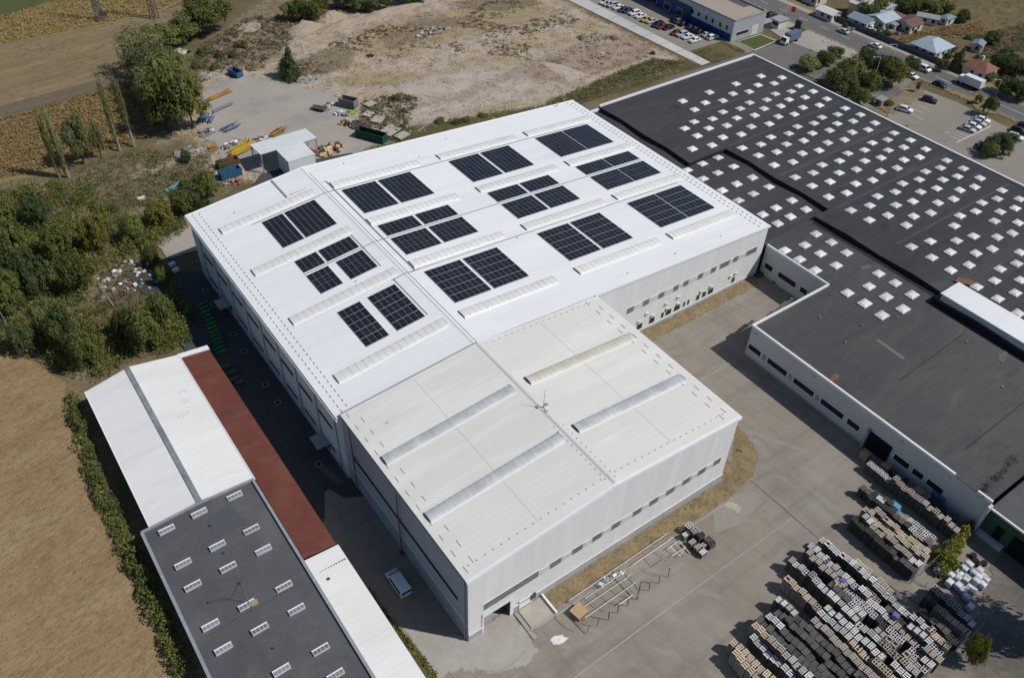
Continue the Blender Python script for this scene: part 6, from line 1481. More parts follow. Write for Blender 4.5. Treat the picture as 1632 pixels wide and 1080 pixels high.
def beams(name, label, u, v, n, L, W, cols, rz, hgt=.5, cat='steel beams', seed=1):
    r = random.Random(seed); p = P(u, v); t = thing(name, label, cat, (p.x, p.y, ZL[0] + .02), rz)
    for k in range(n):
        y = r.uniform(-W / 2, W / 2); z = r.uniform(.1, hgt); l = L * r.uniform(.6, 1)
        b_ = MB(); x = r.uniform(-.5, .5); b_.beam((x - l / 2, y, z), (x + l / 2, y + r.uniform(-.4, .4), z + r.uniform(-.08, .15)), .2, .18)
        part('beam', b_.mesh('beam', r.choice(cols)), t)
    for s in (-1, 1):
        b_ = MB(); b_.box(s * L * .3 - .1, s * L * .3 + .1, -W / 2, W / 2, 0, .09); part('bearer', b_.mesh('bearer', bark), t)
    return t
yel = mat('paint_yellow_steel', (.52, .36, .03), (.42, .28, .03), .8, rough=.5, fine=.1); org = mat('paint_orange_steel', (.42, .22, .05), (.33, .17, .05), .8, rough=.6, fine=.1); blu2 = mat('paint_blue_steel', (.05, .14, .28), (.08, .17, .27), .8, rough=.5, fine=.1)
beams('beam_stack', 'bright yellow steel beams stacked left of the canopy', 386, 241, 16, 8.5, 3.0, [yel], .32, .9, seed=1)
beams('beam_stack', 'yellow and brown beams behind the canopy', 444, 214, 9, 5.5, 1.6, [yel, org, rust], .35, .6, seed=2)
beams('beam_stack', 'row of orange steel sections in the gravel yard', 349, 155, 12, 8.5, 1.4, [org], .30, .6, seed=3)
beams('beam_stack', 'row of grey steel sections in the gravel yard', 355, 173, 9, 8.0, 1.3, [steel_grey], .30, .4, seed=4)
beams('beam_stack', 'blue steel racks lying on the gravel yard', 366, 206, 9, 6.0, 2.4, [blu2, steel_grey], .32, .6, seed=5)
beams('beam_stack', 'blue frames piled at the foot of the yellowish tree', 330, 192, 14, 4.5, 3.4, [blu2], 1.0, 1.3, seed=6)
beams('beam_stack', 'orange brown bundles at the end of the yellow beams', 340, 238, 7, 3.0, 2.6, [org], .3, .7, seed=7)
beams('beam_stack', 'small yellow and red pieces beside the grey drums', 394, 228, 5, 2.0, 1.4, [mat('paint_red_steel', (.40, .06, .03), rough=.6)], 1.2, .7, seed=8)

def pile(name, label, u, v, wx, wy, h, cols, n, rz=0, size=.5, cat='scrap pile', seed=1, heap=None):
    r = random.Random(seed); p = P(u, v); t = thing(name, label, cat, (p.x, p.y, 0), rz)
    if heap:
        V = []; F = []; N_ = 14
        for i in range(N_):
            for j in range(N_):
                x, y = (i / (N_ - 1) * 2 - 1), (j / (N_ - 1) * 2 - 1); d = math.hypot(x, y)
                z = h * max(0, 1 - d) ** .9 * (1 + .5 * noise.noise(Vector((x * 2.5, y * 2.5, seed)))) + (.25 * h * noise.noise(Vector((x * 5, y * 5, seed + 3))) * max(0, 1 - d))
                V.append((x * wx / 2, y * wy / 2, max(0, z) - .02 * (d > .98) + .02))
        for i in range(N_ - 1):
            for j in range(N_ - 1):
                F.append((i * N_ + j, (i + 1) * N_ + j, (i + 1) * N_ + j + 1, i * N_ + j + 1))
        me = bpy.data.meshes.new('mound'); me.from_pydata(V, [], F); me.materials.append(heap); part('mound', me, t)
    for k in range(n):
        a = r.uniform(0, 6.28); d = math.sqrt(r.random()) * .9; x, y = d * math.cos(a) * wx / 2, d * math.sin(a) * wy / 2
        zc = h * max(0, 1 - d) * r.uniform(.4, 1); s = size * r.uniform(.5, 1.5)
        R = Matrix.Translation((x, y, zc + s * .25)) @ Matrix.Rotation(r.uniform(0, 6.28), 4, 'Z') @ Matrix.Rotation(r.uniform(-.5, .5), 4, 'X')
        b_ = MB(); b_.box(-s * .6, s * .6, -s * .4, s * .4, -s * .25, s * .25, R=R); part('piece', b_.mesh('piece', r.choice(cols)), t)
    return t
cpale = mat('rubble_pale', (.46, .42, .37), (.38, .34, .3), .8, fine=.15); cgrey = mat('rubble_grey', (.30, .28, .26), (.22, .21, .19), .8, fine=.15); cbrick = mat('rubble_brick', (.26, .14, .10), rough=.9)
sandm = mat('sand', (.37, .30, .225), (.31, .25, .18), .4, rough=1, fine=.12, bump=.3, bscale=2)
pile('sand_heap', 'pale sand heap with a sharp ridge at the far lot edge', 485, 46, 13, 8, 2.6, [sandm], 0, .2, heap=sandm, cat='sand heap', seed=3)
pile('sand_heap', 'second pale sand heap right of the first one', 528, 30, 12, 7, 2.8, [sandm], 0, .1, heap=sandm, cat='sand heap', seed=5)
pile('sand_heap', 'low pale ridge of spoil along the far lot edge', 620, 20, 36, 5, 1.6, [cpale], 12, .1, .5, heap=sandm, cat='sand heap', seed=8)
pile('sand_heap', 'low spoil ridge running on beside the second sand heap', 555, 36, 22, 6, 1.3, [cpale], 8, .2, .5, heap=sandm, cat='sand heap', seed=9)
pile('rubble_heap', 'whitish rubble heap beside the tree line', 272, 92, 13, 5, 1.5, [cpale, cgrey], 40, .5, .7, heap=cpale, cat='rubble heap', seed=4)
pile('rubble_heap', 'light rubble heap left of the small blue skip', 335, 122, 11, 3.5, 1.0, [cpale, cgrey, cbrick], 36, .35, .6, heap=cgrey, cat='rubble heap', seed=6)
pile('rubble_heap', 'grey rubble heap right of the lone tree', 492, 128, 8, 4, 1.0, [cpale, cgrey], 34, 0, .6, heap=cgrey, cat='rubble heap', seed=7)
pile('rubble_heap', 'brushwood and rubble heap left of the lone tree', 407, 108, 6.5, 5, 1.5, [bark, cgrey, cbrick], 40, 0, .6, heap=g_base, cat='rubble heap', seed=10)
pile('rubble_heap', 'grey stone heap in the middle of the lot', 690, 52, 16, 6, .8, [cgrey, cpale], 50, .1, .7, cat='rubble heap', seed=11)
pile('rubble_heap', 'scattered brick rubble on the right of the lot', 960, 92, 22, 9, .3, [cbrick, cgrey, cpale], 50, .1, .5, cat='rubble heap', seed=12)
pile('rubble_heap', 'round heaps of pale spoil at the scrub slope', 398, 44, 9, 7, .9, [cpale], 10, .4, .6, heap=sandm, cat='rubble heap', seed=13)
pile('rubble_heap', 'white rubble strewn over the clearing in the thicket', 205, 445, 16, 14, .3, [cpale, cgrey, steel_white], 60, .3, .6, cat='rubble heap', seed=14)
pile('rubble_heap', 'broken pale slabs above the weedy ground by the beams', 300, 244, 9, 6, .4, [cpale, cgrey], 26, .3, .8, cat='rubble heap', seed=15)
pile('scrap_pile', 'pile of white bags and grey sheets by the grey skip', 545, 183, 5, 3, .9, [steel_white, cgrey, mat('bag_lilac', (.55, .5, .58), rough=.6)], 26, -1.0, .8, seed=21)
pile('scrap_pile', 'bright green scrap pieces before the grey skip', 558, 182, 2.6, 2.2, 1.2, [mat('lime_green', (.16, .42, .04), rough=.5)], 12, -1.0, .7, seed=22)
pile('scrap_pile', 'heap of timber crates and boxes near the green skip', 555, 198, 5, 4, 1.3, [mat('timber_tan', (.5, .34, .17), rough=.8), bark, cpale], 30, -1.0, .8, seed=23)
pile('scrap_pile', 'dark scrap metal heap at the end of the green skip', 572, 200, 6, 5, 1.4, [steel_dark, rust, bark], 44, -1.0, .7, seed=24)
pile('scrap_pile', 'mixed small scrap and bottles left of the grey skip', 524, 168, 3, 3, .5, [steel_white, gn, cgrey], 18, 0, .5, seed=25)
pile('scrap_pile', 'cardboard and crate heap right of the canopy', 525, 240, 9, 6, 1.1, [mat('cardboard', (.48, .32, .18), rough=.9), mat('cardboard_pale', (.58, .45, .3), rough=.9), bark, rust], 60, .2, .8, seed=26)
pile('scrap_pile', 'red machine parts under the canopy edge', 494, 246, 4, 3, 1.0, [mat('machine_red', (.38, .03, .025), rough=.5), rust], 18, 0, .8, seed=27)
pile('scrap_pile', 'white bags and grey scrap beside the blue frames', 330, 213, 5, 4, 1.0, [steel_white, steel_grey, cgrey, dark_end], 30, .3, .7, seed=28)
pile('scrap_pile', 'grey frames and drums behind the yellow beams', 370, 231, 7, 2.4, 1.0, [steel_grey, dark_end, cgrey, steel_white], 26, .3, .7, seed=29)
pile('scrap_pile', 'grey drums and orange barrier beside the canopy roof', 412, 224, 6, 2, 1.0, [steel_grey, dark_end, org, steel_white], 20, .35, .7, seed=30)
pile('scrap_pile', 'brown debris and red bits at the warehouse corner', 372, 292, 6, 4, .6, [cbrick, rust, cpale, mat('machine_red2', (.4, .05, .03), rough=.5)], 40, .2, .5, seed=31)
pile('timber_stack', 'stack of brown crates by the warehouse back corner', 300, 362, 2.6, 2, .8, [mat('timber_tan2', (.32, .2, .1), rough=.8)], 10, .2, .8, cat='timber', seed=32)
for (u, v, w_, d_, lab, rz) in ((622, 210, 5.5, 4, 'square pale concrete slab beside the green skip', .4), (641, 218, 3.8, 2.6, 'smaller pale slab next to the square one', .3), (602, 193, 3.6, 3.0, 'tilted pale slab in the weeds', .6), (590, 168, 3.2, 2.4, 'rounded pale slab on the dirt behind the scrap', .2), (587, 184, 3, 2.4, 'white stained slab near the dark scrap', .5)):
    p = P(u, v); b = MB(); b.box(-w_ / 2, w_ / 2, -d_ / 2, d_ / 2, 0, .3); o = b.build('concrete_slab', cpale); o.location = (p.x, p.y, ZL[0]); o.rotation_euler = (0, 0, rz); tag(o, lab, 'slab')
p = P(278, 299); b = MB()
for k in range(4): b.box(-2.5 + k * 1.25, -2.5 + k * 1.25 + 1.15, -.8 + .1 * k, .8 + .1 * k, .1, .3)
o = b.build('tarpaulin', mat('turquoise_sheet', (.10, .33, .40), (.2, .42, .47), .9, rough=.5)); o.location = (p.x, p.y, 0); o.rotation_euler = (0, .03, .4); tag(o, 'turquoise sheet lying in the dry weeds', 'sheet')
p = P(226, 317); b = MB(); b.box(-.9, .9, -.5, .5, .05, .4); b.box(-.6, .2, -.7, -.5, .05, .7); o = b.build('washing_tub', steel_white); o.location = (p.x, p.y, 0); tag(o, 'small white box dumped on the dry weeds', 'box')
# low black trailer on the gravel yard
p = P(509, 176); t = thing('trailer', 'low black car trailer standing on the gravel yard', 'trailer', (p.x, p.y, ZL[0]), -1.0)
b = MB(); b.box(-2.2, 2.2, -.95, -.5, .55, .68); b.box(-2.2, 2.2, .5, .95, .55, .68); part('ramp', b.mesh('ramp', steel_dark), t)
b = MB(); b.box(-2.2, 2.2, -.5, .5, .45, .52); part('bed', b.mesh('bed', dark_end), t)
b = MB(); b.beam((2.2, -.4, .5), (3.5, 0, .45), .1, .1); b.beam((2.2, .4, .5), (3.5, 0, .45), .1, .1); part('drawbar', b.mesh('drawbar', steel_dark), t)
for sx in (-.5, .4):
    for sy in (-1.05, 1.05): part('wheel', car_meshes('car')[2], t, Matrix.Translation((sx, sy, .33)))

# ------------------------------------------------------------------ alley furniture
gb = mat('bin_green', (.02, .17, .06), (.016, .14, .05), .8, rough=.5, rand=.15)
b = MB(); b.box(-.36, .36, -.34, .34, 0, .95);  b.hexa([(-.4, -.38, .951), (.4, -.38, .951), (-.4, .38, .951), (.4, .38, .951), (-.34, -.3, 1.08), (.34, -.3, 1.08), (-.34, .3, 1.08), (.34, .3, 1.08)]); binm = b.mesh('green_bin', gb)
b = MB(); b.box(-.3, .3, .39, .45, .8, .9); hnd = b.mesh('handle', dark_end)
for j in range(13):
    for i in range(3):
        v = 486 + j * 6.3; u = 318 + j * 2.55 + i * 4.6; p = P(u, v - i * 1.9, .9)
        o = link('green_bin', binm); o.location = (p.x, p.y, .05); tag(o, 'green wheeled bin, %s row from the far end, %s from the hedge' % (ordn(j), ordn(i)), 'bin', 'green bins lined up in the alley'); part('handle', hnd, o)
for k, (u, v) in enumerate(((311, 420), (328, 464), (341, 487), (373, 534), (390, 561), (424, 614), (443, 643), (508, 741))):
    p = P(u, v); b = MB(); b.box(-.6, .6, -.6, .6, 0, .03, 0); b.box(-.35, .35, -.35, .35, .031, .05, 1)
    o = b.build('drain_cover', [mat('drain_rim', (.2, .2, .2), rough=.9), black]); o.location = (p.x, p.y, ZL[0]); tag(o, 'square drain cover, %s along the shaded alley' % ordn(k), 'drain cover', 'drain covers in the alley')
a = P(508, 741); c = P(545, 772); n = Vector((-(c - a).y, (c - a).x, 0)).normalized() * .6
sheet('drain_channel', [(a - n)[:2], (c - n)[:2], (c + n)[:2], (a + n)[:2]], ZL[0] - .005, mat('channel_concrete', (.12, .12, .12), (.1, .1, .1), .5))
for u, v, lab in ((275, 425, 'white refrigerator dumped at the alley hedge'), (281, 434, 'second white box beside the dumped refrigerator')):
    p = P(u, v); b = MB(); b.box(-.7, .7, -.45, .45, 0, .7); o = b.build('refrigerator', steel_white); o.location = (p.x, p.y, ZL[0]); o.rotation_euler = (0, 0, .3); tag(o, lab, 'refrigerator')
b = MB()
for k, (u, v) in enumerate(((363, 588), (372, 597), (376, 607), (383, 612))):
    p = P(u, v); b = MB(); b.box(-.8, .8, -.5, .5, .1, .8 - k * .1); b.box(-.7, .7, -.4, .4, 0, .1); o = b.build('metal_crate', dark_end); o.location = (p.x, p.y, ZL[0]); tag(o, 'dark metal crate in the alley, %s from the far end' % ordn(k), 'crate', 'dark crates beside the red lean-to')
for (ub, vb, vt, lab) in ((572, 788, 690, 'thin red brown vent pipe standing beside the beige hall, far one'), (641, 882, 788, 'thin red brown vent pipe standing beside the beige hall, near one')):
    p = P(ub, vb); h = height_at((p.x, p.y), vt); t = thing('vent_pipe', lab, 'pipe', (p.x, p.y, 0))
    b = MB(); b.tube([(0, 0, 0), (0, 0, h)], .09, 7); part('pipe', b.mesh('pipe', mat('pipe_red', (.14, .05, .04), rough=.6)), t)
    b = MB(); b.tube([(0, 0, .05), (0, 0, .35)], .45, 10); part('base', b.mesh('base', dark_end), t)
    b = MB(); b.box(-.05, .8, -.05, .05, h * .6, h * .6 + .1); part('bracket', b.mesh('bracket', steel_dark), t)
# court corner: dark planters
for u, v, lab in ((1238, 448, 'dark equipment heap against the court wall'), (1208, 438, 'small dark container in the court corner')):
    pile('scrap_pile', lab, u, v, 2.4, 1.6, .9, [dark_end, steel_dark, gn], 9, 0, .7, seed=40)
p = P(1325, 661); b = MB(); b.box(-.5, .5, -.35, .35, 0, 1.5); b.box(-.4, .4, -.25, .25, 1.501, 1.75); o = b.build('vending_machine', mat('machine_red3', (.4, .03, .03), rough=.4)); o.location = (p.x, p.y, ZL[0]); tag(o, 'red machine standing at the wing wall beside the gate', 'machine')

# ------------------------------------------------------------------ pallet yard
w_grey = mat('pallet_weathered', (.66, .65, .64), (.5, .49, .48), 2.2, rough=.9, fine=.12, rand=.3)
w_cream = mat('pallet_fresh', (.60, .50, .37), (.5, .41, .30), 2.2, rough=.85, fine=.1, rand=.14)
w_tan = mat('pallet_tan', (.46, .40, .34), (.37, .32, .27), 2.2, rough=.9, fine=.12, rand=.15)
w_dark = mat('pallet_dark', (.088, .082, .08), (.062, .058, .057), 2.2, rough=.8, fine=.12, rand=.3)
w_darktop = mat('pallet_dark_edge', (.125, .12, .118), rough=.8, rand=.3)
w_void = mat('pallet_gap_shade', (.03, .028, .026), rough=1)  # dark core colour paints the shade seen between the boards
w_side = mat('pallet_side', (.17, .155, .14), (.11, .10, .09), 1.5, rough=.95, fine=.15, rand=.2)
STK = {}
def stack_mesh(kind, colr, layers, var):
    key = (kind, colr, layers, var)
    if key in STK: return STK[key]
    r = random.Random(layers * 31 + var * 7 + hash_(kind))
    topm = {'grey': w_grey, 'cream': w_cream, 'tan': w_tan, 'dark': w_dark}[colr]
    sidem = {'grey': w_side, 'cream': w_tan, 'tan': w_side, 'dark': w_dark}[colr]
    b_ = MB(); L, W = 1.18, .82; h = layers * .15
    b_.box(-L / 2 + .05, L / 2 - .05, -W / 2 + .05, W / 2 - .05, 0, h - .14, 2)
    for k in range(layers - 2):
        jx, jy = r.uniform(-.025, .025), r.uniform(-.025, .025)
        b_.box(-L / 2 + jx, L / 2 + jx, -W / 2 + jy, W / 2 + jy, k * .15 + .09, k * .15 + .14, 1)
        for sy in (-1, 0, 1): b_.box(-L / 2 + .01 + jx, L / 2 - .01 + jx, sy * (W / 2 - .06) - .045, sy * (W / 2 - .06) + .045, k * .15 + .001, k * .15 + .089, 1)
    if kind == 'slat':
        n = 3; pw = W / n
        for k in range(n):
            if r.random() < .04: continue
            b_.box(-L / 2, L / 2, -W / 2 + k * pw + .045, -W / 2 + (k + 1) * pw - .06, h - .04, h, 0)
        for sx in (-1, 0, 1): b_.box(sx * (L / 2 - .06) - .05, sx * (L / 2 - .06) + .05, -W / 2, W / 2, h - .075, h - .041, 0)
    elif kind == 'cross':
        n = 3; pw = L / n
        for k in range(n):
            if r.random() < .04: continue
            b_.box(-L / 2 + k * pw + .07, -L / 2 + (k + 1) * pw - .09, -W / 2, W / 2, h - .04, h, 0)
        for sy in (-1, 1): b_.box(-L / 2, L / 2, sy * (W / 2 - .06) - .05, sy * (W / 2 - .06) + .05, h - .075, h - .041, 0)
    elif kind == 'crate':
        t_ = .09
        for (x0, x1, y0, y1) in ((-L / 2, L / 2, -W / 2, -W / 2 + t_), (-L / 2, L / 2, W / 2 - t_, W / 2), (-L / 2, -L / 2 + t_, -W / 2 + t_, W / 2 - t_), (L / 2 - t_, L / 2, -W / 2 + t_, W / 2 - t_), (-.05, .05, -W / 2 + t_, W / 2 - t_), (-L / 2 + t_, -.051, -.045, .045), (.051, L / 2 - t_, -.045, .045)):
            b_.box(x0, x1, y0, y1, h - .1, h, 0)
    else:
        b_.box(-L / 2, L / 2, -W / 2, W / 2, h - .06, h - .01, 0)
        t_ = .05
        for (x0, x1, y0, y1) in ((-L / 2, L / 2, -W / 2, -W / 2 + t_), (-L / 2, L / 2, W / 2 - t_, W / 2), (-L / 2, -L / 2 + t_, -W / 2 + t_, W / 2 - t_), (L / 2 - t_, L / 2, -W / 2 + t_, W / 2 - t_)):
            b_.box(x0, x1, y0, y1, h - .009, h + .03, 3)
        b_.box(-.05, .05, -W / 2 + t_, W / 2 - t_, h - .009, h + .02, 3)
        for x_ in (-.4, .4): b_.box(x_ - .03, x_ + .03, -W / 2 + t_, W / 2 - t_, h - .009, h + .012, 3)
    STK[key] = (b_, b_.mesh('pallet_stack', [topm, sidem, w_void, w_darktop]))
    return STK[key]
def inview(x, y, z):
    q = Vector((x, y, z)) - CP; d = q.dot(CD); u = 816 + FPX * q.dot(CR) / d; v = 540 - FPX * q.dot(CU) / d
    return -10 < u < 1645 and v < 1092
stacks = []
def prow(rowname, x, ya, yb, h, types, cols, pitch=.92, jit=.08, gap=0.0, hj=.2, seed=0, first=None):
    r = random.Random(seed + int(x * 10)); y = ya; k = 0; hh = h
    run = (r.choice(types), r.choice(cols)); left_ = 0
    while y > yb:
        if left_ <= 0: run = (r.choice(types), r.choice(cols)); left_ = r.randint(2, 6); hh = h * r.uniform(1 - hj, 1 + hj)
        left_ -= 1
        if r.random() >= gap:
            kd, cl = run
            if first and k < len(first): kd, cl = first[k]
            if r.random() < .12: kd = r.choice(types)
            ly = max(5, int(round(hh * r.uniform(.88, 1.1) / .15)))
            stacks.append((rowname, k, x + r.uniform(-jit, jit) * 1.5, y, ly, kd, cl, r.randint(0, 1), r.gauss(0, .04)))
            k += 1
        y -= pitch
S_, C_, X_, D_ = 'slat', 'crate', 'cross', 'dark'
prow('outermost cream row', 30.4, -22.9, -34, 3.0, [X_, S_], ['cream'], 1.0, seed=1)
prow('cream row on the open yard side', 29.15, -24.3, -34, 2.7, [X_, S_], ['cream', 'cream', 'grey'], 1.0, seed=2)
prow('low whitish row beside the cream rows', 33.3, -24.0, -36, 2.4, [X_, S_], ['grey', 'grey', 'cream'], .95, seed=3)
prow('second whitish row beside the cream rows', 34.65, -23.0, -37, 2.9, [X_, S_], ['grey', 'grey', 'tan'], .95, seed=4, first=[(X_, 'cream')] * 3)
prow('outer dark row', 36.1, -22.6, -38, 2.7, [D_], ['dark'], .95, seed=5, first=[(D_, 'dark')])
prow('second dark row', 37.45, -23.2, -39, 2.8, [D_, D_, D_, X_], ['dark', 'dark', 'dark', 'grey'], .95, seed=6)
prow('third dark row', 39.2, -23.4, -39, 2.8, [D_], ['dark'], .95, seed=7)
prow('inner dark row', 40.9, -22.0, -40, 2.7, [D_, D_, X_], ['dark', 'dark', 'dark', 'grey'], .95, seed=8)
prow('long tan slatted row', 42.5, -27.4, -41, 2.8, [S_], ['tan'], .85, .03, seed=9, hj=.03)
prow('pale row ending in cream pallets', 44.7, -20.4, -41, 2.5, [X_, C_, S_], ['grey', 'grey', 'cream', 'tan'], .95, seed=10, first=[(X_, 'cream')] * 4)
prow('mixed row in the heart of the block', 46.1, -27.0, -41, 2.6, [X_, C_, S_, D_], ['grey', 'tan', 'grey', 'dark'], .95, .15, .08, seed=11)
prow('pale row with a dark end stack', 47.9, -18.6, -41.4, 2.6, [X_, S_, C_], ['grey', 'grey', 'grey', 'tan'], .92, seed=12, first=[(S_, 'tan'), (X_, 'grey')])
prow('second mixed row in the heart of the block', 49.35, -25.0, -41.4, 2.6, [X_, C_, S_, D_], ['grey', 'grey', 'tan', 'dark'], .95, .15, .06, seed=13)
prow('third mixed row in the heart of the block', 50.75, -19.4, -41.4, 2.6, [X_, C_, S_, D_], ['grey', 'grey', 'tan', 'dark'], .95, .12, .05, seed=14)
prow('crate row before the edge row', 52.15, -18.7, -41.6, 2.6, [X_, C_, S_], ['grey', 'grey', 'tan', 'grey'], .95, .12, .05, seed=15)
prow('short row behind the edge row', 53.45, -28.5, -41.6, 2.5, [C_, X_, D_], ['grey', 'dark', 'tan'], .95, .1, .1, seed=16)
prow('edge row along the floor drain', 55.0, -18.9, -41.6, 2.7, [X_, X_, S_], ['grey', 'grey', 'grey', 'cream'], .92, seed=17, first=[(X_, 'cream')])
prow('sparse row outside the edge row', 56.3, -24.6, -33, 2.2, [S_, X_], ['cream', 'cream', 'dark'], 1.0, gap=.35, seed=18)
prow('row of dark stacks facing the drain lane', 62.2, -19.4, -30.6, 2.5, [D_, D_, C_], ['dark'], .92, seed=19)
prow('pale row behind the dark lane row', 63.5, -20.2, -30.9, 2.7, [X_, S_], ['grey', 'cream', 'tan'], .92, seed=20)
prow('front cream row before the wing', 65.2, -19.2, -30.3, 2.6, [X_], ['cream'], .92, seed=21)
prow('rear cream row before the wing', 66.5, -20.4, -30.3, 2.6, [X_], ['cream', 'cream', 'tan'], .92, seed=22)
prow('thin dark row before the wing', 69.2, -15.9, -29, 2.0, [D_, C_], ['dark', 'dark', 'grey'], .98, seed=23)
prow('second thin row before the wing', 70.5, -16.6, -29.5, 1.8, [C_, S_], ['dark', 'grey', 'dark'], .98, gap=.3, seed=24)
prow('weathered row close to the wing wall', 74.6, -13.3, -30, 2.4, [C_, C_, S_], ['tan', 'grey', 'tan'], .98, seed=25)
prow('dark row against the wing wall', 77.2, -14.6, -29, 1.5, [D_, C_], ['dark', 'tan', 'dark', 'dark'], 1.05, gap=.25, seed=26)
prow('short row at the fence corner', 60.1, -34.6, -41.6, 2.1, [S_, C_, X_], ['grey', 'cream', 'dark'], .95, gap=.1, seed=27)
prow('low row beside the white tanks', 62.6, -34.2, -41.2, 1.5, [C_, S_], ['grey', 'tan'], .95, seed=28)
prow('odd row beside the fence corner', 57.6, -35.5, -41.6, 1.9, [D_, C_], ['dark', 'grey'], .98, gap=.2, seed=29)
vis = [s for s in stacks if inview(s[2], s[3], s[4] * .15)]
vis.sort(key=lambda s: (Vector((s[2], s[3], 2)) - CP).length)
names = {'grey': 'grey', 'cream': 'cream', 'tan': 'tan', 'dark': 'dark'}
keep = set()
# interior rows of the block show least: they go to the joined remainder first
low = {'second mixed row in the heart of the block', 'mixed row in the heart of the block', 'third mixed row in the heart of the block', 'short row behind the edge row', 'dark row against the wing wall', 'odd row beside the fence corner'}
order = [s for s in vis if s[0] not in low] + [s for s in vis if s[0] in low]
ind, rest = order[:300], order[300:]
for (rn, k, x, y, ly, kd, cl, va, rz) in ind:
    o = link('pallet_stack', stack_mesh(kd, cl, ly, va)[1]); o.location = (x, y, ZL[0]); o.rotation_euler = (0, 0, rz)
    tag(o, '%s pallet stack, %s from the near end, %s' % (names[cl], ordn(k), rn), 'pallet stack', 'pallet stacks in the storage yard')
if rest:
    mb = MB()
    mm = [w_grey, w_side, w_void, w_darktop, w_cream, w_tan, w_dark]
    idx = {'grey': (0, 1, 2, 3), 'cream': (4, 5, 2, 3), 'tan': (5, 1, 2, 3), 'dark': (6, 6, 2, 3)}
    for (rn, k, x, y, ly, kd, cl, va, rz) in rest:
        src = stack_mesh(kd, cl, ly, va)[0]; n0 = len(mb.v); cs_, sn_ = math.cos(rz), math.sin(rz)
        mb.v += [(x + a * cs_ - b2 * sn_, y + a * sn_ + b2 * cs_, c2 + ZL[0]) for a, b2, c2 in src.v]
        mb.f += [tuple(n0 + i for i in f) for f in src.f]; mb.m += [idx[cl][q_] for q_ in src.m]
    o = mb.build('pallet_stacks', mm); tag(o, 'further mixed pallet stacks filling the middle of the block', 'pallet stacks', kind='stuff')
# purple wrapped loads and timber boxes on top of the stacks
for (u, v, c, lab) in ((1343, 926, (.17, .10, .34), 'purple wrapped box on top of the pallet block'), (1427, 981, (.20, .13, .36), 'second purple wrapped box further into the block'), (1334, 936, (.55, .43, .29), 'pale cardboard box beside the purple one')):
    p = P(u, v, 2.9); b = MB(); b.box(-.5, .5, -.5, .5, 0, .45); b.box(-.42, .42, -.42, .42, .451, .6); o = b.build('wrapped_box', mat('wrap_%d' % u, c, tuple(q_ * .75 for q_ in c), 2, rough=.5, fine=.15)); o.location = (p.x, p.y, 2.75); o.rotation_euler = (0, 0, .2); tag(o, lab, 'box')
# white tank containers beyond the creeper
tankm = mat('tank_white', (.62, .63, .66), (.52, .53, .56), 1.2, rough=.4, fine=.08, rand=.15)
b = MB(); b.box(-.55, .55, -.46, .46, .15, 1.05); b.hexa([(-.5, -.42, 1.051), (.5, -.42, 1.051), (-.5, .42, 1.051), (.5, .42, 1.051), (-.35, -.3, 1.12), (.35, -.3, 1.12), (-.35, .3, 1.12), (.35, .3, 1.12)]); tk_ = b.mesh('tank', tankm)
b = MB(); b.box(-.6, .6, -.5, .5, 0, .149); tb_ = b.mesh('base', w_side)
b = MB()
for x in (-.57, .57):
    for y in (-.48, .48): b.beam((x, y, .15), (x, y, 1.1), .04, .04)
for s in (-.48, .48): b.beam((-.57, s, 1.08), (.57, s, 1.08), .04, .04); b.beam((-.57, s, .6), (.57, s, .6), .04, .04)
for x in (-.57, .57): b.beam((x, -.5, 1.08), (x, .5, 1.08), .05, .05); b.beam((x, -.5, .6), (x, .5, .6), .05, .05)
tc_ = b.mesh('cage', steel_grey)
ibc = [(1495, 907), (1502, 903), (1510, 911), (1516, 915), (1514, 927), (1527, 920), (1529, 913), (1540, 922), (1541, 920), (1528, 932), (1536, 940), (1545, 936), (1551, 940), (1541, 950), (1553, 912), (1560, 918), (1562, 908), (1567, 917), (1571, 922), (1547, 966), (1537, 905), (1545, 898), (1557, 925), (1566, 930)]
for k, (u, v) in enumerate(ibc):
    p = P(u, v, 1.1); t = thing('tank_container', 'white caged tank, %s counted from the left of the tank group' % ordn(k), 'tank', (p.x, p.y, ZL[0]), RNG.choice((0, 0, Hy)) + RNG.uniform(-.1, .1), 'white tanks stored behind the creeper')
    part('tank', tk_, t); part('base', tb_, t); part('cage', tc_, t)
# blue and white loads in the wing's shade
for k, (u, v, c) in enumerate(((1495, 785, (.11, .2, .36)), (1503, 790, (.16, .25, .4)), (1516, 794, (.3, .33, .38)), (1528, 803, (.33, .36, .4)), (1536, 810, (.28, .32, .37)), (1427, 806, (.10, .34, .5)), (1403, 797, (.5, .52, .55)), (1380, 722, (.33, .25, .17)), (1464, 783, (.36, .28, .19)), (1412, 743, (.33, .25, .17)))):
    p = P(u, v, 1.8); b = MB(); b.box(-.55, .55, -.75, .75, .15, 1.8); b.box(-.5, .5, -.7, .7, 1.801, 1.9); b.box(-.6, .6, -.8, .8, 0, .149)
    o = b.build('wrapped_load', mat('load_%d' % k, c, tuple(q_ * .8 for q_ in c), 1.5, rough=.6, fine=.1)); o.location = (p.x, p.y, ZL[0]); tag(o, 'wrapped load among the pallets before the wing wall, %s of ten' % ordn(k), 'load', 'wrapped loads before the wing wall')
